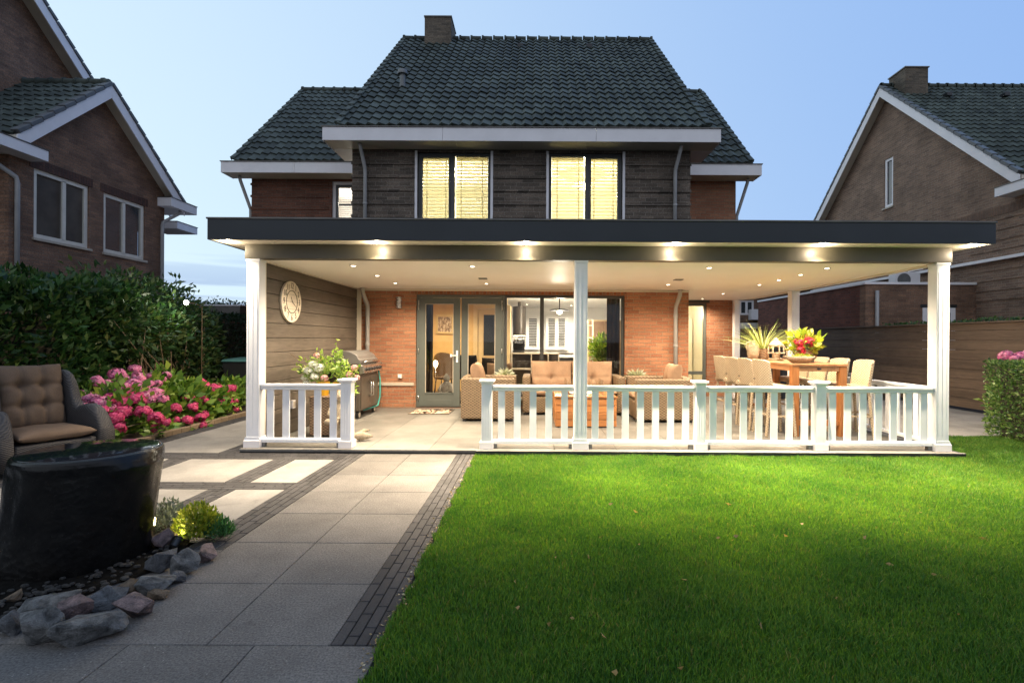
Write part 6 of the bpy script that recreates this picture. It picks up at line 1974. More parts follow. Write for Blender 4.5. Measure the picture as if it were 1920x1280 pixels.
# --- right neighbour
rh = thing('neighbour_house', 'tan brick neighbour house with a tall plain gable and slit window right of the garden', 'house', (12.6, 17.9, 0))
RW = None
xw = 12.6
xv = 12.3
sy0 = xw * F / (at(1658, 0, 1).x * F); 
u0, u1 = 657.0, 672.0
Y1_, Y0_ = xw * F / u0, xw * F / u1
RWIN = (Y0_ - 0.02, Y1_ + 0.02, 1.45 + (637 - 381.5) * Y0_ / F, 1.45 + (637 - 289) * Y0_ / F)
gable(rh, 1, xv, xw, 22.0, 17.93, 10.48, 12.75, 5.70, 23.1, 5.70, M['brick_tan'], 44, 21, [RWIN], 5.5, wy0=12.2)
w_ = window_x(rh, xw, 1, *RWIN[:2], *RWIN[2:], split=None)
# chimney on its ridge
chp = MB().box(12.72, 13.50, 17.3, 18.1, 9.6, 10.86)
cr = part(chp, 'chimney', M['brick_chimney'], rh)
part(MB().box(12.69, 13.53, 17.27, 18.13, 10.861, 10.90), 'chimney_cap', M['lip'], cr)
part(MB().tube([(12.98, 17.7, 10.90), (12.99, 17.7, 10.98), (13.06, 17.7, 11.05), (13.2, 17.7, 11.02)], 0.06, 10), 'flue', M['zinc'], cr, smooth=True)
for px in (1777, 1885):
    p = at(px, 181, 17.0)
    part(MB().box(p.x - 0.09, p.x + 0.09, 16.9, 17.1, p.z - 0.02, p.z + 0.12), 'vent_tile', M['black'], rh, bevel=0.02)
eave_end(rh, 12.1, 13.2, 12.25, 13.25, 5.26, 5.49)
m = MB()
for z in [2.6 + 0.27 * k for k in range(9)]: m.box(xw - 0.022, xw - 0.0015, 12.2, 14.6, z, z + 0.05)
part(m, 'brick_ribs', M['brick_tan'], rh)
part(MB().box(xw - 0.012, xw - 0.0012, 12.9, 17.0, 4.90, 5.12), 'soldier_course', brick_mat('tan_soldier', (0.22, 0.135, 0.092), (0.15, 0.095, 0.070), (0.2, 0.16, 0.125), soldier=True), rh)
part(MB().box(xw - 0.14, xw - 0.002, 12.0, 22.7, 3.66, 3.74), 'band', M['white'], rh, bevel=0.005)
for px, w2, z0_, z1_ in ((1712, 0.5, 3.72, 3.98),):
    pass
w2 = MB(); frame_x(w2, 16.3, 16.95, 3.80, 4.35, xw - 0.02, xw - 0.002, 0.06)
ww = part(w2, 'small_window', M['white'], rh)
part(MB().box(xw - 0.012, xw - 0.004, 16.34, 16.9, 3.84, 4.3), 'pane', M['darkglass'], ww)
# brick outbuilding with flat roof
ob = thing('brick_outbuilding', 'dark red brick flat roofed outbuilding behind the brown fence', 'outbuilding', (10.9, 14.3, 0))
OX0, OX1, OY0, OY1, OZ = 9.45, 12.59, 14.35, 21.2, 3.08
mb = MB()
wall(mb, 'y', OY0, 0.25, OX0, OX1, 0, OZ, [])
part(mb, 'front_wall', M['brick_brown'], ob)
part(MB().box(OX0, OX0 + 0.25, OY0 + 0.251, OY1, 0, OZ), 'side_wall', M['brick_shed'], ob)
part(MB().box(OX0 + 0.26, OX1, OY0 + 0.26, OY1, OZ - 0.2, OZ - 0.02), 'flat_roof', M['lip'], ob)
m = MB().box(OX0 - 0.04, OX1, OY0 - 0.04, OY0 + 0.14, OZ + 0.001, OZ + 0.07).box(OX0 - 0.04, OX0 + 0.14, OY0 + 0.141, OY1, OZ + 0.001, OZ + 0.07)
part(m, 'roof_edge', M['white'], ob, bevel=0.004)
pz = at(1645, 580, OY0 - 0.07)
part(MB().tube([(pz.x, OY0 - 0.06, 0.2), (pz.x, OY0 - 0.06, at(1645, 545, OY0).z)], 0.05, 12), 'drainpipe', M['pvc'], ob, smooth=True)
d0, d1 = at(1729, 577, OY0), at(1790, 605, OY0)
m = MB(); frame_y(m, d0.x, d1.x, 1.2, d0.z, OY0 - 0.03, OY0 - 0.002, 0.14)
dw = part(m, 'shed_window', M['white'], ob, bevel=0.004)
part(MB().box(d0.x + 0.1, d1.x - 0.1, OY0 - 0.014, OY0 - 0.006, 1.25, d0.z - 0.1), 'pane', M['darkglass'], dw)
part(MB().box(d0.x - 0.05, d1.x + 0.05, OY0 - 0.02, OY0 - 0.003, d0.z + 0.004, d0.z + 0.10), 'lintel', M['black'], dw)
cl_ = at(1827, 535, OY0)
acu = thing('air_conditioner', 'pale air conditioning unit with a round fan on the outbuilding roof', 'air conditioner', (at(1700, 520, 15.4).x, 15.5, OZ - 0.02))
part(MB().box(-0.38, 0.38, -0.15, 0.15, 0.0, 0.52), 'casing', M['white'], acu, world=False, bevel=0.012)
part(MB().lathe([(0.001, 0), (0.2, 0), (0.2, 0.012), (0.17, 0.014), (0.001, 0.004)], (0,0,0), 24).move(Matrix.Translation((-0.12, -0.151, 0.28)) @ Matrix.Rotation(R(90), 4, 'X')), 'fan_grille', M['zinc'], acu, world=False)
# far terrace house behind
fh_ = thing('terraced_house', 'far shadowed brick house with a white framed window seen past the rear veranda post', 'house', (11.5, 27, 0))
wl0, wl1 = at(1390, 562, 26.8), at(1417, 590, 26.8)
mb = MB(); wall(mb, 'y', 27, 0.3, 8.0, 22.0, 0, 4.3, [(wl0.x, wl1.x, wl1.z, wl0.z)])
part(mb, 'wall', M['brick_brown'], fh_)
m = MB(); frame_y(m, wl0.x, wl1.x, wl1.z, wl0.z, 27.05, 27.12, 0.1)
m.box((wl0.x + wl1.x) / 2 - 0.06, (wl0.x + wl1.x) / 2 + 0.06, 27.05, 27.12, wl1.z + 0.1, wl0.z - 0.1)
wf = part(m, 'window', M['white'], fh_)
part(MB().box(wl0.x + 0.05, wl1.x - 0.05, 27.08, 27.09, wl1.z + 0.05, wl0.z - 0.05), 'pane', M['darkglass'], wf)
part(MB().prism([(26.6, 4.3), (30, 6.3), (33.4, 4.3)], 'x', 7.8, 22.2), 'roof', M['roof'], fh_)
b0 = at(1423, 592, 26.5)
part(MB().box(b0.x - 0.35, b0.x + 0.35, 26.6, 26.98, b0.z - 0.2, b0.z + 0.35), 'bay_canopy', M['white'], fh_, bevel=0.01)
b0 = at(1398, 611, 22)
aw = thing('garden_awning', 'small pale awning in the dark yard behind the veranda', 'awning', (b0.x, 22, 0))
part(MB().box(-0.45, 0.45, -0.4, 0.4, b0.z - 0.12, b0.z + 0.12), 'canopy', M['white'], aw, world=False, bevel=0.01)
m = MB()
for sx in (-0.4, 0.4): m.tube([(sx, -0.35, 0), (sx, -0.35, b0.z - 0.12)], 0.03, 8).tube([(sx, 0.35, 0), (sx, 0.35, b0.z - 0.12)], 0.03, 8)
part(m, 'post', M['zinc'], aw, world=False, smooth=True, label='thin canopy posts')

# --- brown fence
fe = thing('garden_fence', 'long dark brown horizontal board fence along the right side of the garden', 'fence', (9.25, 12, 0))
m = MB(); z = 0.06; rr = random.Random(5)
while z < 1.80:
    for (y0, y1) in ((3.0, 5.8), (5.803, 8.7), (8.703, 11.6), (11.603, 14.5), (14.503, 17.4), (17.403, 20.3)):
        j = rr.uniform(-0.003, 0.003)
        m.box(9.20 + j, 9.235 + j, y0, y1, z, min(z + 0.199, 1.84))
    z += 0.205
part(m, 'board_panel', M['fence'], fe, bevel=0.004)
part(MB().box(9.15, 9.29, 3.0, 20.3, 1.842, 1.875), 'fence_cap', M['fence'], fe, bevel=0.004)
for y in (3.0, 5.8, 8.7, 11.6, 14.5, 17.4, 20.3):
    part(MB().box(9.24, 9.34, y - 0.05, y + 0.05, 0, 1.84), 'fence_post', M['fence'], fe, bevel=0.004)
iv = hedge_leaves((9.26, 9.6, 1.55), (9.7, 13.5, 1.92), 1500, 0.06, 0.6, 0.06, 0.15, 3.0, 9, 0.6, 'xXZ')
solo(iv, 'ivy_growth', M['hedge'], 'low dark creeper showing over the top of the brown fence', 'creeper', (9.45, 11.5, 1.5))

# ================================================================== GROUND
structure(MB().quad((-400, -300, -0.02), (400, -300, -0.02), (400, 900, -0.02), (-400, 900, -0.02)), 'ground', M['soil'], recalc=False)
# paths: slabs, clinker bands
def slabs(name, mat, rects, z=0.0, gap=0.004, h=0.04, bevel=0.003):
    m = MB()
    for (x0, x1, y0, y1) in rects: m.box(x0 + gap/2, x1 - gap/2, y0 + gap/2, y1 - gap/2, z - h, z)
    return structure(m, name, mat, bevel=bevel, seg=1)
PXL, PXM, PXR, PXG = -2.12, -1.54, -0.955, -0.72
TS = 0.60
rects = []
y = VF - 0.075
yrow = 2.385
ys = []
yy = yrow
while yy < y - 0.01:
    ys.append(yy); yy += TS
ys[-1] = ys[-1]
for k, y0 in enumerate(ys):
    y1 = min(y0 + TS, y)
    xl = PXL if y0 > 3.3 else PXL - 0.58 * 3
    x = PXR
    n = 0
    cuts = [PXR, PXM, PXL]
    if y0 < 3.3: cuts += [PXL - 0.585, PXL - 1.17, PXL - 1.755]
    for a, b in zip(cuts[1:], cuts[:-1]): rects.append((a, b, y0, y1))
# front cross rows, joints shifted by half a slab
for r in range(6):
    y1 = yrow - r * TS; y0 = y1 - TS
    x = -0.715
    while x > -6.5:
        rects.append((x - 0.595, x, y0, y1)); x -= 0.595
slabs('path', M['paving'], rects)
# clinker pavers
def clinker(x0, x1, y0, y1, along, L=0.20, W=0.0585, off=0.0):
    out = []
    if along == 'y':
        n = max(1, round((x1 - x0) / W)); w = (x1 - x0) / n
        for i in range(n):
            y = y0 - (0.5 * L if i % 2 else 0) - 0.13 * L * (i % 3)
            while y < y1:
                a, b = max(y, y0), min(y + L, y1)
                if b - a > 0.012: out.append((x0 + w * i, x0 + w * (i + 1), a, b))
                y += L
    else:
        n = max(1, round((y1 - y0) / W)); w = (y1 - y0) / n
        for i in range(n):
            x = x0 - (0.5 * L if i % 2 else 0) - 0.13 * L * (i % 3)
            while x < x1:
                a, b = max(x, x0), min(x + L, x1)
                if b - a > 0.012: out.append((a, b, y0 + w * i, y0 + w * (i + 1)))
                x += L
    return out
YV = VF - 0.075
band = clinker(PXR, PXG, yrow, YV, 'y')
band += clinker(PXL - 0.26, PXL, 3.45, YV - 0.005, 'y')
rowb = [(6.05, YV), (4.84, 5.08), (3.72, 3.86)]
colb = [(-3.11, -2.85), (-4.36, -4.10), (-5.62, -5.36)]
for (y0, y1) in rowb[:2]: band += clinker(-6.2, PXL - 0.261, y0, y1, 'x')
for (x0, x1) in colb:
    for (y0, y1) in ((3.7, 4.839), (5.081, 6.049)):
        band += clinker(x0, x1, y0, y1, 'y')
band += clinker(-3.98, -3.73, YV + 0.001, 11.5, 'y') + clinker(-5.36, -5.10, YV + 0.001, 12.0, 'y')
slabs('clinker_path', M['clinker'], band, 0.002, 0.006, 0.05, 0.003)
pt_ = []
for (x0, x1) in ((-2.85, -2.38), (-4.10, -3.11), (-5.36, -4.36), (-6.2, -5.62)):
    for (y0, y1) in ((3.0, 4.84), (5.08, 6.05)):
        if y1 - y0 > 1.2:
            pt_ += [(x0, x1, y0 + 0.84, y1), (x0, x1, y0, y0 + 0.84)]
        else: pt_.append((x0, x1, y0, y1))
y = YV
while y < 12:
    pt_.append((-5.10, -3.98, y, y + 1.0)); y += 1.0
slabs('patio', M['patio'], pt_, 0.0)
structure(MB().box(-6.6, PXG, -1.3, 12.2, -0.018, -0.008), 'joint_bed', M['joint'])
# paving beyond the right end of the veranda
pr = []
y = 7.75
while y < 12.5:
    x = 5.46
    while x < 9.1:
        pr.append((x, min(x + 0.8, 9.18), y, y + 0.8)); x += 0.8
    y += 0.8
slabs('side_path', M['patio'], pr, 0.0)
# bed soil and its edging
mb = MB()
NX, NY = 40, 46
x0, x1, y0, y1 = -9.4, -5.50, 6.35, 13.0
vs = []
for j in range(NY + 1):
    for i in range(NX + 1):
        x, y = x0 + (x1 - x0) * i / NX, y0 + (y1 - y0) * j / NY
        vs.append((x, y, 0.035 + 0.02 * math.sin(x * 3.1) * math.cos(y * 2.3) + rnd.uniform(-.012, .012)))
mb.add(vs, [(j*(NX+1)+i, j*(NX+1)+i+1, (j+1)*(NX+1)+i+1, (j+1)*(NX+1)+i) for j in range(NY) for i in range(NX)])
structure(mb, 'border_soil', M['soil'], smooth=True)
m = MB(); y = 6.35; r_ = random.Random(2)
while y < 13:
    m.box(-5.50, -5.40, y + 0.003, y + 0.20 - 0.003, -0.05, 0.06 + r_.uniform(-.003, .003)); y += 0.20
structure(m, 'bed_kerb', M['edging'], bevel=0.006)
# lawn
mb = MB()
structure(mb.quad((PXG + 0.004, -6, -0.012), (14, -6, -0.012), (14, YV - 0.045, -0.012), (PXG + 0.004, YV - 0.045, -0.012)).quad((5.455, YV - 0.0449, -0.012), (14, YV - 0.0449, -0.012), (14, 7.745, -0.012), (5.455, 7.745, -0.012)), 'lawn', paint('lawn_earth', (0.022, 0.040, 0.012), 0.95, var=0.4, scale=20), recalc=False)
def grass(n_dens):
    P = []
    def strip(x0, x1, y0, y1, dens):
        n = int((x1 - x0) * (y1 - y0) * dens)
        p = np.stack([x0 + (x1 - x0) * rng.random(n), y0 + (y1 - y0) * rng.random(n)], 1)
        P.append(p)
    strip(PXG - 0.01, 3.2, 1.3, 2.6, n_dens * 1.15)
    strip(PXG - 0.01, 4.6, 2.6, 4.2, n_dens)
    strip(PXG - 0.01, 7.2, 4.2, YV - 0.085, n_dens * 0.75)
    strip(5.46, 9.15, YV - 0.045, 7.75, n_dens * 0.6)
    strip(3.2, 7.5, 1.0, 2.6, n_dens * 0.25); strip(4.6, 8.5, 2.6, 4.2, n_dens * 0.35); strip(7.2, 9.15, 4.2, YV, n_dens * 0.4)
    p = np.concatenate(P)
    # ragged edge over the pavers
    edge = PXG + 0.022 * np.sin(p[:, 1] * 9.0) + 0.02 * np.sin(p[:, 1] * 23.0 + 1.0)
    p = p[p[:, 0] > edge - 0.012]
    p3 = np.stack([p[:, 0], p[:, 1], np.zeros(len(p))], 1)
    cl = clumpy(p3, 3.1, 2) * 0.6 + clumpy(p3, 9.0, 5) * 0.4
    keep = rng.random(len(p)) < 0.45 + 0.75 * cl
    p3, cl = p3[keep], cl[keep]
    n = len(p3)
    h = (0.015 + 0.026 * rng.random(n) ** 1.5) * (0.65 + 0.8 * cl)
    an = rng.random(n) * 2 * np.pi
    w = 0.0014 + 0.0016 * rng.random(n)
    side = np.stack([np.cos(an), np.sin(an), np.zeros(n)], 1)
    ln_ = rng.random(n) * 2 * np.pi
    lean = np.stack([np.cos(ln_), np.sin(ln_), np.zeros(n)], 1) * (0.25 + 0.75 * rng.random((n, 1)))
    up = np.array([0, 0, 1.0])
    b = p3 - np.array([0, 0, 0.012])
    mid = p3 + up * h[:, None] * 0.55 + lean * h[:, None] * 0.18
    tip = p3 + up * h[:, None] + lean * h[:, None] * 0.75
    V = np.stack([b - side * w[:, None], b + side * w[:, None], mid + side * w[:, None] * 0.75, mid - side * w[:, None] * 0.75, tip], 1).reshape(-1, 3)
    i = np.arange(n) * 5
    q = np.stack([i, i + 1, i + 2, i + 3], 1)
    t = np.stack([i + 3, i + 2, i + 4, i + 4], 1)
    # triangles for every face
    F3 = np.concatenate([np.stack([i, i+1, i+2], 1), np.stack([i, i+2, i+3], 1), np.stack([i+3, i+2, i+4], 1)])
    return V, F3
gt = NT('lawn_grass')
g_ = gt.n('ShaderNodeNewGeometry')
c0 = gt.ramp(g_.outputs['Random Per Island'], [(0.0, (0.042, 0.125, 0.034)), (0.5, (0.086, 0.212, 0.036)), (0.90, (0.165, 0.300, 0.034)), (0.975, (0.20, 0.22, 0.06)), (1.0, (0.34, 0.27, 0.13))])
pn = gt.noise(gt.obj(), 1.1, 4, 0.6)
c0 = gt.mix(1.0, c0, gt.ramp(pn, [(0.3, (0.58, 0.70, 0.7)), (0.7, (1.35, 1.2, 1.0))]), 'MULTIPLY')
pn2 = gt.noise(gt.obj(), 4.5, 5, 0.65, 0.6)
c0 = gt.mix(gt.ramp(pn2, [(0.58, 0.0), (0.75, 0.55)]), c0, (0.15, 0.17, 0.05))
b_ = gt.n('ShaderNodeBsdfPrincipled'); gt.l(c0, b_.inputs['Base Color']); b_.inputs['Roughness'].default_value = 0.5; b_.inputs['Specular IOR Level'].default_value = 0.25
tr_ = gt.n('ShaderNodeBsdfTranslucent'); gt.l(gt.mix(1.0, c0, (1.2, 1.25, 0.6), 'MULTIPLY'), tr_.inputs[0])
ms_ = gt.n('ShaderNodeMixShader'); ms_.inputs[0].default_value = 0.35
gt.l(b_.outputs[0], ms_.inputs[1]); gt.l(tr_.outputs[0], ms_.inputs[2]); gt.l(ms_.outputs[0], gt.out.inputs[0])
GRASS_DENSITY = 36000
tag(part(grass(GRASS_DENSITY), 'grass', gt.m), kind='stuff')
# crumbs of dry leaf caught along the edge of the pavers
n_ = 420
pe = np.stack([PXG + rng.normal(size=n_) * 0.022 - 0.005, 2.2 + 4.1 * rng.random(n_), np.full(n_, 0.006)], 1)
tag(part(leaf_quads(pe, rng.normal(size=(n_, 3)) * np.array([1, 1, 0.25]), 0.017, 0.6, 0.5), 'leaf_litter', leaf_mat('leaf_crumbs', (0.16, 0.09, 0.04), (0.36, 0.26, 0.13), (0.5, 0.42, 0.28), 0.8, 0.1)), kind='stuff')
# fallen leaves
me_l = mesh_of('fallen_leaf', leaf_quads(np.array([[0, 0, 0.0]]), np.array([[1.0, 0, 0.12]]), 0.045, 0.55, 0.0, 0.0, 0.2), leaf_mat('dry_leaf', (0.30, 0.17, 0.06), (0.42, 0.30, 0.14), None, 0.7, 0.2))
lv = [(1040,1043),(1290,1086),(967,1093),(1106,1046),(1375,1005),(1342,1008),(1477,1005),(1196,1019),(1140,944),(1372,945),(1196,960),(966,1138),(1068,1157),(1138,1196),(1282,1248),(1146,1258),(1032,1168),(1660,1055),(1745,1075),(1570,1118),(1500,980),(1620,1010),(1850,1010),(1730,960),(705,1205),(760,1130),(1430,1180),(1800,1150)]
for k, (px, py) in enumerate(lv):
    p = ground(px, py, 0.03)
    o = bpy.data.objects.new('fallen_leaf', me_l); C.objects.link(o)
    o.location = p; o.rotation_euler = (rnd.uniform(-.4, .4), rnd.uniform(-.5, .2), rnd.uniform(0, 6.28)); s_ = rnd.uniform(0.6, 1.15); o.scale = (s_, s_, s_)
    tag(o, 'small dry brown leaf fallen on the grass', 'fallen leaf', 'dry leaves scattered on the lawn')

# ================================================================== PLANTING
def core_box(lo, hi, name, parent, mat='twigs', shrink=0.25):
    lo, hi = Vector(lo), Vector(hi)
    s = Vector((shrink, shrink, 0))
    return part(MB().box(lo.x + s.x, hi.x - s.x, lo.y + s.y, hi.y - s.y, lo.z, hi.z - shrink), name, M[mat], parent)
# tall laurel hedge on the left
hg = thing('laurel_hedge', 'tall dark glossy laurel hedge behind the grey wicker chair', 'hedge', (-7.9, 6.5, 0))
lo, hi = (-9.0, 3.6, 0.05), (-7.15, 9.2, 2.34)
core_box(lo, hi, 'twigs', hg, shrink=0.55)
part(hedge_leaves(lo, hi, 17000, 0.135, 0.42, 0.34, 0.45, 1.5, 1, 0.55, 'XyZ'), 'foliage', M['hedge'], hg)
# big loose shrub with bare stems showing
sb_ = thing('garden_shrub', 'wide dark shrub with bare arching stems behind the hydrangeas', 'shrub', (-7.7, 10.0, 0))
crowns = [((-7.9, 9.4, 1.85), (0.95, 1.1, 0.85)), ((-7.75, 10.6, 1.7), (0.9, 1.0, 0.8)), ((-7.75, 11.4, 1.35), (0.7, 0.8, 0.85)), ((-8.3, 10.6, 2.1), (0.9, 1.1, 0.7)), ((-7.25, 10.5, 0.95), (0.55, 0.7, 0.62)), ((-7.4, 9.6, 1.55), (0.7, 0.8, 0.5)), ((-7.55, 8.9, 1.65), (0.7, 0.8, 0.6))]
part(join(*[blob_leaves(c, r, int(2100 * r[0] * r[2]) + 500, 0.125, 0.42, k + 2, 0.25, 0.55, 0.28) for k, (c, r) in enumerate(crowns)]), 'foliage', M['shrub'], sb_)
m = MB()
for k in range(50):
    a = rnd.choice(crowns)
    b0 = Vector((-7.3 + rnd.uniform(-.5, .4), rnd.uniform(8.5, 11.0), 0.02))
    tp = Vector(a[0]) + Vector((rnd.uniform(-.6, .6), rnd.uniform(-.5, .7), rnd.uniform(-.3, .3)))
    md = b0.lerp(tp, 0.45) + Vector((rnd.uniform(-.12, .3), rnd.uniform(-.2, .2), -0.15))
    m.tube([b0, md, tp], [rnd.uniform(.012, .022), .012, .004], 6)
part(m, 'stems', M['stem'], sb_, smooth=True)
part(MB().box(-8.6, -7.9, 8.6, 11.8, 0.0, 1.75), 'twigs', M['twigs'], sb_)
# darker hedge further back
h2 = thing('yew_hedge', 'near black clipped hedge in the gap beside the veranda post', 'hedge', (-8.0, 12.4, 0))
lo, hi = (-9.6, 12.0, 0.0), (-7.15, 12.9, 2.02)
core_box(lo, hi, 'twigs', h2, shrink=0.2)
part(hedge_leaves(lo, hi, 5000, 0.07, 0.5, 0.08, 0.22, 2.5, 6, 0.4, 'yXZ'), 'foliage', M['conifer'], h2)
# trees on the horizon
for k, (px, Y, zz, w, lb) in enumerate(((395, 30, 3.9, 1.6, 'low dark tree beyond the garage, left of its pair'), (440, 27, 3.5, 1.7, 'low dark tree beyond the garage, next to the veranda post'), (365, 34, 4.1, 1.5, 'distant dark tree behind the flood lamp'))):
    x = (px - 1000) * Y / F
    t = thing('distant_tree', lb, 'tree', (x, Y, 0), group='dark trees on the horizon')
    m = MB().tube([(0, 0, 0), (0.05, 0, zz * 0.5), (0, 0, zz * 0.75)], [0.16, 0.12, 0.05], 8)
    for q in range(5): m.tube([(0.02, 0, zz * 0.45), (rnd.uniform(-w, w) * 0.6, rnd.uniform(-w, w) * 0.6, zz * rnd.uniform(.6, .8))], [0.06, 0.02], 6)
    part(m, 'trunk', M['stem'], t, world=False, smooth=True)
    part(join(*[blob_leaves((rnd.uniform(-w, w) * 0.6, rnd.uniform(-1, 1), zz * rnd.uniform(.5, .72)), (w * 0.7, w * 0.7, zz * 0.25), 900, 0.16, 0.5, q, 0.3, 0.6, 0.35) for q in range(5)]), 'crown', M['tree_leaf'], t, world=False)
# wheelie bin
bn = thing('wheelie_bin', 'dark wheelie bin with green lid beside the veranda post', 'bin', (-6.28, 11.0, 0))
part(MB().add([(-.24,-.28,.06),(.24,-.28,.06),(.24,.26,.06),(-.24,.26,.06),(-.29,-.36,.95),(.29,-.36,.95),(.29,.32,.95),(-.29,.32,.95)], [(0,3,2,1),(4,5,6,7),(0,1,5,4),(1,2,6,5),(2,3,7,6),(3,0,4,7)]), 'body', M['black'], bn, world=False, bevel=0.015)
part(MB().prism([(-.39, .955), (.35, .955), (.35, 1.03), (-.32, 1.0)], 'x', -.31, .31), 'lid', paint('green_bin_lid', (0.03, 0.10, 0.08), 0.5), bn, world=False, bevel=0.012)
for sx in (-1, 1):
    part(MB().lathe([(0.001, -.03), (.10, -.03), (.10, .03), (.001, .03)], (0,0,0), 18).move(Matrix.Translation((sx * .24, .28, .10)) @ Matrix.Rotation(R(90), 4, 'Y')), 'wheel', M['black'], bn, world=False)

# ------------------------------------------------------------------ hydrangeas
BL = [mesh_of('bloom', bloom_mesh(0.115, 190, 0.034), M['bloom_lilac']) for _ in range(3)]
BP = [mesh_of('bloom', bloom_mesh(0.105, 180, 0.032), M['bloom_pink']) for _ in range(3)]
from mathutils import noise as mnoise
def hydrangea(label, c, r, n_leaf, blooms, lf='hyd_leaf', collar=7):
    t = thing('hydrangea', label, 'hydrangea', (c[0], c[1], 0.03))
    P, D = [], []
    parts_ = [blob_leaves((-0.10, 0.28, r[2] * 0.52), (r[0], r[1], r[2] * 0.78), n_leaf, 0.135, 0.62, int(abs(c[0] * 10)), 0.25, 0.6, 0.3, 2.0, -0.75)]
    m = MB()
    more = [(Vector(p_) + Vector((rnd.uniform(-.16, .16), rnd.uniform(-.05, .25), rnd.uniform(-.12, .06))), k_, s_ * rnd.uniform(.6, .9)) for (p_, k_, s_) in blooms if collar == 7 and rnd.random() < 0.55]
    for (pos, kind, s_) in blooms + more:
        p = Vector(pos) - Vector((c[0], c[1], 0.03))
        b0 = Vector((rnd.uniform(-.2, .2), rnd.uniform(-.2, .2), 0.0))
        m.tube([b0, b0.lerp(p, 0.55) + Vector((0, 0, 0.05)), p], [0.010, 0.008, 0.006], 5)
        me = rnd.choice(BL if kind == 'l' else BP)
        link_part('bloom', me, t, p, (rnd.uniform(-.6, .6) + 0.35, rnd.uniform(-.4, .4), rnd.uniform(0, 6)), s_ * rnd.uniform(0.72, 0.95), None)
        # a collar of leaves under each head
        q = np.tile(np.array(p), (collar, 1)) + rng.normal(size=(collar, 3)) * 0.03 - np.array([0, 0, 0.10])
        parts_.append(leaf_quads(q, rng.normal(size=(collar, 3)) * np.array([1, 1, 0.3]) + np.array([0, -0.2, 0.1]), 0.14, 0.62))
    part(join(*parts_), 'foliage', M[lf], t, world=False)
    part(m, 'stems', M['stem'], t, world=False, smooth=True)
    return t
def B(px, py, Y, k, s=1.0): return (at(px, py, Y), k, s)
hydrangea('hydrangea with lilac pink blooms at the left end of the bed behind the wicker chair', (-6.15, 7.25), (0.75, 0.6, 0.55), 900,
  [B(183,715,7.6,'l',.9),B(200,718,7.8,'l',.7),B(158,742,7.4,'l',1),B(170,750,7.2,'l',1),B(150,760,7.1,'l',1),B(186,757,7.1,'l',1.1),B(162,770,6.9,'l',1.1),B(178,775,6.8,'l',1),B(153,778,6.9,'p',1),B(205,748,7.3,'p',1.1),B(192,770,6.8,'p',.9)])
hydrangea('tall hydrangea with pale lilac and rose blooms in the middle of the bed', (-6.35, 8.35), (0.85, 0.7, 0.62), 1300,
  [B(221,703,8.3,'l',1.15),B(253,692,8.6,'l',.8),B(237,714,8.2,'l',.8),B(260,708,8.3,'l',.95),B(286,706,8.5,'l',.95),B(302,710,8.6,'l',.7),B(214,727,8,'l',1.0),B(232,730,7.8,'l',1),B(250,722,8,'l',1.0),B(262,727,7.9,'l',1),B(278,722,8,'l',.95),B(240,738,7.6,'p',.95),B(220,752,7.4,'p',1.1),B(232,757,7.3,'p',1.0),B(255,752,7.4,'p',1.25),B(262,745,7.5,'p',1),B(274,744,7.6,'l',1),B(290,738,7.8,'l',1.05),B(283,750,7.6,'l',.95),B(303,748,7.7,'l',1.0),B(230,774,7.1,'p',1.1),B(215,785,6.9,'p',1),B(268,773,7.2,'p',1.0),B(293,785,7.2,'p',1.0)])
hydrangea('low hydrangea with deep pink blooms and lime leaves along the bed edging', (-5.95, 8.55), (0.55, 0.8, 0.40), 1100,
  [B(328,766,8.1,'p',.95),B(329,788,7.9,'p',.75),B(352,787,8,'p',.85),B(361,764,8.3,'p',.8),B(340,735,8.8,'p',.9),B(349,747,8.6,'p',.85),B(365,750,8.6,'p',.9),B(375,752,8.7,'p',.85),B(382,748,8.7,'p',.6),B(376,783,8.3,'p',1),B(290,802,7.3,'p',.6),B(223,803,6.7,'p',.8)])
hydrangea('hydrangea with coral pink blooms at the far end of the bed', (-6.1, 10.0), (0.5, 0.7, 0.45), 800,
  [B(374,717,9.3,'p',1.15),B(403,731,9.4,'p',1.2),B(433,728,9.8,'p',.9),B(400,747,9.2,'p',.95),B(397,755,9.0,'p',.8),B(421,748,9.4,'p',.9),B(430,755,9.4,'p',1.05),B(404,765,9,'p',.75),B(442,766,9.4,'p',.8),B(363,770,8.9,'p',.8),B(361,780,8.8,'p',.7),B(423,733,9.6,'p',.6)])
# right: clipped hedge and the hydrangea behind it
rb = thing('clipped_hedge', 'clipped light green box shaped hedge at the right edge of the lawn', 'hedge', (7.9, 7.1, 0))
lo, hi = (7.02, 6.35, 0.03), (9.0, 7.82, 1.16)
core_box(lo, hi, 'twigs', rb, shrink=0.12)
part(hedge_leaves(lo, hi, 17000, 0.046, 0.55, 0.03, 0.10, 3.4, 4, 0.35, 'xyYZ'), 'foliage', M['box_leaf'], rb)
hydrangea('tall pink hydrangea looking over the clipped hedge', (8.15, 8.3), (0.25, 0.25, 0.60), 120,
  [B(1886,667,8.3,'l',1.0),B(1913,668,8.3,'l',1.0),B(1903,674,8.2,'l',.8),B(1930,664,8.4,'l',.9)], collar=2)

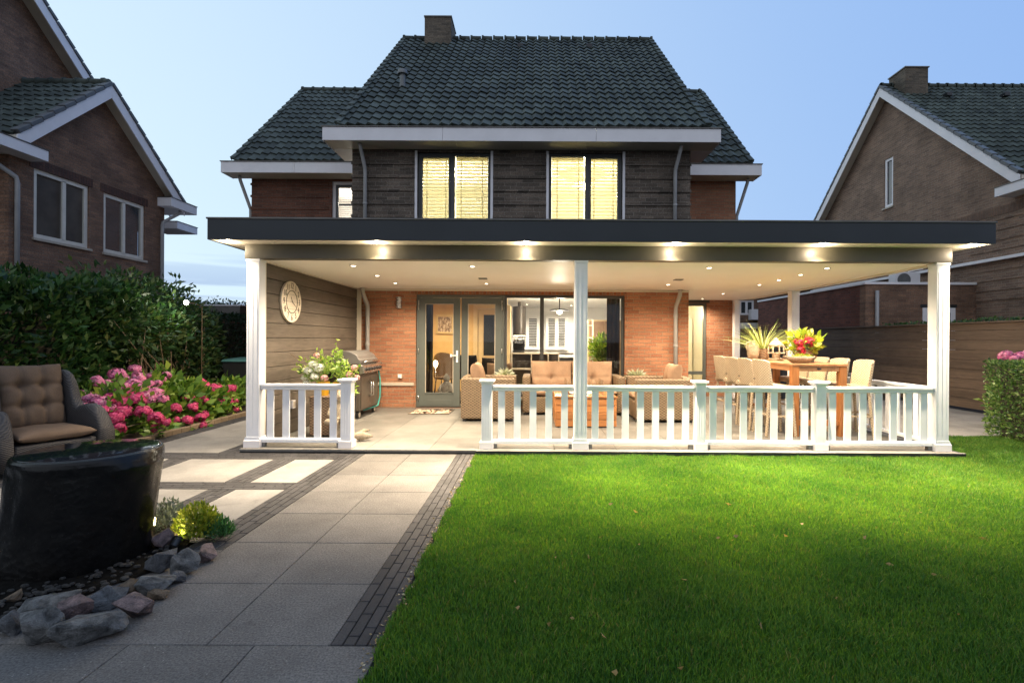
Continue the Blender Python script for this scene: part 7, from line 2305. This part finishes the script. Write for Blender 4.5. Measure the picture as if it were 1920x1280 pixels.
# ------------------------------------------------------------------ wicker wing chair
wc = thing('wing_chair', 'grey wicker wing chair with tufted taupe cushions behind the black water stone', 'armchair', (-5.54, 5.68, 0.0), R(64))
def wing_shell():
    """A wicker shell swept round arms, wings and back."""
    path = []
    hw, dep = 0.37, 0.40
    N = 60
    # front of left arm -> back -> front of right arm (superellipse U)
    pts = []
    for i in range(N + 1):
        t = i / N
        a = math.pi + math.pi * (1 - t) if False else math.pi * (1 - t)
        pts.append(t)
    V, Fs = [], []
    def centre(t):
        # t in [0,1]; straight arms, rounded back corners
        Ls = [0.62, 0.42, 0.42, 0.42, 0.62]
        a = -1 + 2 * t
        s = abs(a)
        sg = 1 if a > 0 else -1
        # from back centre (s=0) outward
        if s < 0.36: x = hw * 0.70 * s / 0.36; y = dep
        elif s < 0.52:
            q = (s - 0.36) / 0.16 * math.pi / 2
            x = hw * 0.70 + hw * 0.16 * math.sin(q); y = dep - 0.10 * (1 - math.cos(q))
        else:
            q = (s - 0.52) / 0.48
            x = hw * 0.86 + 0.125 * q; y = dep - 0.10 - 0.72 * q
        return Vector((x * sg, y, 0))
    def height(t):
        s = abs(-1 + 2 * t)
        if s < 0.50: return 1.03 + 0.03 * (s / 0.5) ** 2
        if s < 0.60:
            q = (s - 0.50) / 0.10
            return 1.06 - 0.05 * q ** 3
        if s < 0.70:
            q = (s - 0.60) / 0.10
            return 1.01 - 0.38 * (3*q*q - 2*q**3)
        q = (s - 0.70) / 0.30
        return 0.63 + 0.05 * math.sin(q * math.pi) - 0.22 * q ** 4
    K = 14
    for i in range(N + 1):
        t = i / N
        c = centre(t)
        d = (centre(min(1, t + 0.004)) - centre(max(0, t - 0.004))).normalized()
        nrm = Vector((-d.y, d.x, 0))
        s = abs(-1 + 2 * t)
        h = height(t)
        th = 0.05 if s < 0.55 else 0.05 + 0.03 * min(1, (s - 0.55) / 0.3)
        lean = 0.10 if s < 0.5 else 0.10 * max(0, 1 - (s - 0.5) / 0.25)
        ring = []
        for k in range(K):
            a = 2 * math.pi * k / K
            # rounded rectangle section
            cx_, cz_ = math.cos(a), math.sin(a)
            sx_ = math.copysign(abs(cx_) ** 0.5, cx_) * th
            zc_ = 0.5 + 0.5 * math.copysign(abs(cz_) ** 0.35, cz_)
            z = 0.06 + (h - 0.06) * zc_
            ln = (z - 0.45) * lean if z > 0.45 else 0
            p = c + nrm * sx_ + Vector((0, ln, 0))
            p.z = z
            ring.append(p)
        V += ring
    for i in range(N):
        for k in range(K):
            k2 = (k + 1) % K
            Fs.append((i*K + k, i*K + k2, (i+1)*K + k2, (i+1)*K + k))
    Fs.append(tuple(range(K))); Fs.append(tuple(range(N*K + K - 1, N*K - 1, -1)))
    m = MB(); m.add(V, Fs)
    return m
part(wing_shell(), 'wicker_shell', M['wicker_grey'], wc, world=False, smooth=True)
part(MB().box(-0.35, 0.35, -0.40, 0.36, 0.10, 0.315), 'seat_base', M['wicker_grey'], wc, world=False, bevel=0.02)
part(cushion(0.64, 0.68, 0.14).move(Matrix.Translation((0, -0.08, 0.385))), 'seat_cushion', M['taupe'], wc, world=False, smooth=True)
tf = [(u, v) for u in (-0.33, 0.33) for v in (-0.30, 0.34)]
part(cushion(0.57, 0.72, 0.24, tf, 48, 48).move(Matrix.Translation((0, 0.27, 0.765)) @ Matrix.Rotation(R(77), 4, 'X')), 'back_cushion', M['taupe'], wc, world=False, smooth=True)
for sx in (-1, 1):
    for sy in (-0.36, 0.30):
        part(MB().lathe([(0.022, 0), (0.03, 0.10)], (sx * 0.36, sy, 0), 10), 'leg', M['black'], wc, world=False)

# ------------------------------------------------------------------ black water stone
FCX, FCY = -2.95, 3.37
t = NT('wet_black_granite'); o_ = t.obj()
vq = t.n('ShaderNodeTexVoronoi'); vq.inputs['Scale'].default_value = 26; t.l(o_, vq.inputs['Vector'])
n1 = t.noise(o_, 7, 8, 0.65, 0.8); n2 = t.noise(o_, 55, 5, 0.7)
cc = t.ramp(n1, [(0.35, (0.0022, 0.0022, 0.0025)), (0.7, (0.010, 0.009, 0.008))])
t.bsdf(cc, t.math('MULTIPLY_ADD', n2, 0.30, 0.08), 0, t.bump(t.math('MULTIPLY_ADD', n2, 0.5, t.math('MULTIPLY_ADD', vq.outputs[0], 0.8, n1)), 0.09, 0.03), 0.28)
M['granite_wet'] = t.m
fo = thing('water_stone', 'massive black wet granite fountain stone with a hollowed top, in the corner by the rocks', 'fountain', (FCX, FCY, 0))
prof = [(0.384, -0.03), (0.384, 0.05), (0.383, 0.16), (0.384, 0.28), (0.390, 0.39), (0.396, 0.48), (0.400, 0.56), (0.402, 0.62), (0.400, 0.66), (0.394, 0.685), (0.386, 0.697), (0.378, 0.700)]
m = MB(); seg = 120
full = prof + [(0.372, 0.700), (0.362, 0.690), (0.22, 0.682), (0.06, 0.678)]
# refine the profile
pr_ = []
for (a, b) in zip(full[:-1], full[1:]):
    for k in range(5): pr_.append((a[0] + (b[0]-a[0]) * k / 5, a[1] + (b[1]-a[1]) * k / 5))
pr_.append(full[-1])
m.lathe(pr_, (0,0,0), seg)
vs = []
for i, (x, y, z) in enumerate(m.v):
    a = math.atan2(y, x)
    w_ = min(1.0, max(0.0, (0.705 - z) / 0.1)) if math.hypot(x, y) > 0.374 or z < 0.64 else 0.0
    f = 1 + w_ * (0.035 * math.sin(2 * a + 0.7 + z * 2) + 0.026 * math.sin(5 * a + 4 * z) + 0.008 * math.sin(9 * a - 7 * z + 2 * math.sin(3 * a)) + 0.002 * math.sin(23 * a + 17 * z) + rnd.uniform(-.0012, .0012))
    lean = min(1.0, max(0.0, (0.62 - z) / 0.62))
    vs.append((x * f - 0.03 * lean, y * f - 0.06 * lean, z))
m.v = vs
part(m, 'stone_body', M['granite_wet'], fo, world=False, smooth=True)
t = NT('still_water'); n_ = t.noise(t.obj(), 7, 3)
t.bsdf((0.008, 0.011, 0.015), 0.06, 0, t.bump(n_, 0.08, 0.02), 0.8)
part(MB().lathe([(0.001, 0.0), (0.362, 0.0), (0.372, -0.002)], (0.0, 0, 0.7025), 64), 'water', t.m, fo, world=False, smooth=True)
# soil under the rocks
m = MB(); seg = 60
vs = [(FCX - 0.08, FCY - 0.22, 0.03)]
for k in range(seg):
    a = 2 * math.pi * k / seg
    r_ = 0.76 + 0.05 * math.sin(3 * a) + 0.03 * math.sin(7 * a + 1)
    rx = r_ * (1.0 if math.cos(a) < 0 else 0.88)
    vs.append((FCX - 0.08 + rx * math.cos(a), FCY - 0.22 + r_ * math.sin(a) * (1.10 if math.sin(a) > 0 else 0.95), 0.004))
m.add(vs, [(0, 1 + k, 1 + (k + 1) % seg) for k in range(seg)])
structure(m, 'fountain_bed_soil', M['wet_soil'], smooth=True)
m = MB()
for k in range(520):
    a = rnd.uniform(0, 6.28); q = math.sqrt(rnd.uniform(0.15, 1.0)) * 0.70
    r_ = rnd.uniform(0.008, 0.020)
    m.lathe([(0.001, -r_ * 0.6), (r_, -r_ * 0.15), (r_ * 0.85, r_ * 0.35), (0.001, r_ * 0.6)], (FCX - 0.08 + q * 0.92 * math.cos(a), FCY - 0.22 + q * math.sin(a), 0.018 + r_ * 0.3), 7, rnd.uniform(0.8, 1.3), rnd.uniform(0.7, 1.1))
solo(m, 'gravel', stone_mat('dark_gravel', (0.012, 0.012, 0.012), (0.06, 0.055, 0.05), 0.8, 40, 0.5), None, None, kind='stuff')
# rocks
M['rock_grey'] = stone_mat('grey_rock', (0.032, 0.033, 0.034), (0.231, 0.231, 0.226), 0.7, 17, 1.0)
M['rock_pink'] = stone_mat('pink_grey_rock', (0.037, 0.032, 0.034), (0.288, 0.202, 0.192), 0.7, 17, 1.0)
M['rock_blue'] = stone_mat('blue_grey_rock', (0.022, 0.023, 0.027), (0.158, 0.163, 0.172), 0.6, 17, 1.0)
M['rock_brown'] = stone_mat('brown_rock', (0.039, 0.029, 0.022), (0.242, 0.172, 0.112), 0.75, 17, 1.0)
def rock(label, px, pyb, wpx, hpx, mat, seed, rot=0.0, zoff=0.0, deep=0.8):
    g = ground(px, pyb, 0.0)
    w = wpx * g.y / F * 0.98; h = hpx * g.y / F * 0.95
    r_ = random.Random(seed)
    bm = bmesh.new()
    for k in range(13):
        d = Vector((r_.gauss(0, 1), r_.gauss(0, 1), r_.gauss(0, 1))).normalized()
        q = max(abs(d.x), abs(d.y), abs(d.z))
        d = d / q * 0.6 + d * 0.4                      # half way to a block
        d *= r_.uniform(0.88, 1.0)
        bm.verts.new((d.x * w / 2, d.y * w / 2 * deep, d.z * h / 2))
    res = bmesh.ops.convex_hull(bm, input=bm.verts)
    bmesh.ops.delete(bm, geom=[v for v in bm.verts if not v.link_faces], context='VERTS')
    bmesh.ops.bevel(bm, geom=list(bm.edges), offset=w * 0.014, segments=1, affect='EDGES', clamp_overlap=True)
    bmesh.ops.triangulate(bm, faces=bm.faces)
    bmesh.ops.subdivide_edges(bm, edges=bm.edges, cuts=3, use_grid_fill=True)
    bmesh.ops.triangulate(bm, faces=bm.faces)
    for v in bm.verts:
        p = v.co * (9 / 1.0)
        q_ = v.co / w * 3.2 + Vector((seed * 3.7, seed * 1.3, 0))
        v.co += v.normal * w * (0.020 * mnoise.noise(q_) + 0.014 * mnoise.noise(q_ * 2.6) + 0.010 * mnoise.noise(q_ * 6.0))
    bmesh.ops.recalc_face_normals(bm, faces=bm.faces)
    zmin = min(v.co.z for v in bm.verts)
    me = bpy.data.meshes.new('boulder'); bm.to_mesh(me); bm.free()
    me.materials.append(M[mat]); 
    o = bpy.data.objects.new('boulder', me); C.objects.link(o)
    o.location = (g.x, g.y + w * 0.35, -zmin - 0.008 + zoff); o.rotation_euler = (0, 0, rot)
    return tag(o, label, 'rock', 'rocks round the water stone')
rock('purple grey rock under the silvery plant, topmost beside the water stone', 292, 1034, 50, 48, 'rock_pink', 1)
rock('large rounded grey rock against the water stone below the silvery plant', 289, 1076, 56, 52, 'rock_blue', 2, 0.4)
rock('blocky pale grey rock in front of the lit lime plant', 336, 1083, 52, 56, 'rock_grey', 3, 0.2)
rock('flat reddish rock at the end of the row next to the paving', 377, 1056, 48, 36, 'rock_pink', 4, -0.3)
rock('small upright dark rock wedged between two grey ones', 321, 1098, 36, 36, 'rock_blue', 5, 0.9)
rock('long pale topped grey rock right of the brown one', 272, 1126, 76, 50, 'rock_grey', 6, 0.5)
rock('brown rock half under the long pale topped one', 289, 1128, 40, 28, 'rock_brown', 7)
rock('orange brown tipped rock leaning on the water stone', 222, 1128, 52, 44, 'rock_brown', 8, 0.6)
rock('round pink cheeked rock lying on the paving', 229, 1171, 72, 50, 'rock_pink', 9, 0.2)
rock('blue grey rock with a sharp top edge before the water stone', 174, 1154, 76, 48, 'rock_blue', 10, 0.3)
rock('tilted purple grey rock left of the sharp topped one', 122, 1176, 62, 62, 'rock_pink', 11, 0.7)
rock('big long wedge shaped pale grey rock, nearest the paving joint', 129, 1222, 130, 64, 'rock_grey', 12, 0.25, 0, 0.6)
rock('big angular grey rock with creased face in the lower left corner', 47, 1218, 96, 80, 'rock_grey', 13, -0.2)
rock('broad low rock behind the angular one at the foot of the water stone', 60, 1168, 96, 46, 'rock_grey', 14, 0.1)
rock('small greenish rock at the left foot of the water stone', 14, 1132, 34, 26, 'rock_brown', 15)
rock('flat grey rock cut off by the left picture edge', 2, 1196, 50, 52, 'rock_blue', 16)
# small plants behind the rocks
def clump(name, label, c, r, n, size, aspect, mat, up=0.9, cat='plant'):
    t = thing(name, label, cat, (c[0], c[1], 0.02))
    d = rng.normal(size=(n, 3)); d[:, 2] = np.abs(d[:, 2]) * 0.9 + 0.15; d /= np.linalg.norm(d, axis=1, keepdims=True)
    P = d * np.array(r) * (0.25 + 0.75 * rng.random((n, 1)) ** 0.6)
    part(leaf_quads(P, d * 0.7 + rng.normal(size=d.shape) * 0.45 + np.array([0, 0, up]), size, aspect), 'foliage', M[mat], t, world=False)
    m = MB()
    for k in range(14):
        q = d[k] * np.array(r) * 0.8
        m.tube([(q[0] * 0.1, q[1] * 0.1, 0), tuple(q)], [0.004, 0.002], 4)
    part(m, 'stems', M['stem'], t, world=False)
    return t
clump('silvery_plant', 'silvery grey fine leaved plant beside the water stone', (-2.72, 3.76), (0.15, 0.14, 0.22), 1300, 0.030, 0.35, 'grey_leaf')
clump('lime_plant', 'glowing lime green fine leaved plant between the silvery and the feathery plant', (-2.40, 3.62), (0.17, 0.14, 0.24), 1900, 0.034, 0.4, 'lime_leaf')
clump('feathery_plant', 'dark green feathery plant at the tip of the rock row', (-2.24, 3.62), (0.09, 0.09, 0.13), 700, 0.045, 0.18, 'feather_leaf')
ul = thing('garden_uplight', 'small black garden spotlight hidden behind the rocks by the lime plant', 'spotlight', (-2.46, 3.47, -0.03))
part(MB().tube([(0, -0.02, 0.05), (0, 0.04, 0.09)], [0.025, 0.03], 14), 'lamp_body', M['black'], ul, world=False)
part(MB().tube([(0, 0, 0), (0, 0, 0.06)], 0.008, 8), 'spike', M['black'], ul, world=False)
part(MB().tube([(0, 0.0405, 0.0905), (0, 0.042, 0.092)], 0.026, 14), 'lens', M['spot'], ul, world=False)
spot_light('spot_light', ul, (0, 0.05, 0.10), 14, 110, 0.6, (1.0, 0.85, 0.45), 0.03, rot=(R(125), 0, 0))
point_light('spill_light', ul, (-0.16, 0.05, 0.2), 1.6, (1.0, 0.82, 0.4), 0.03)
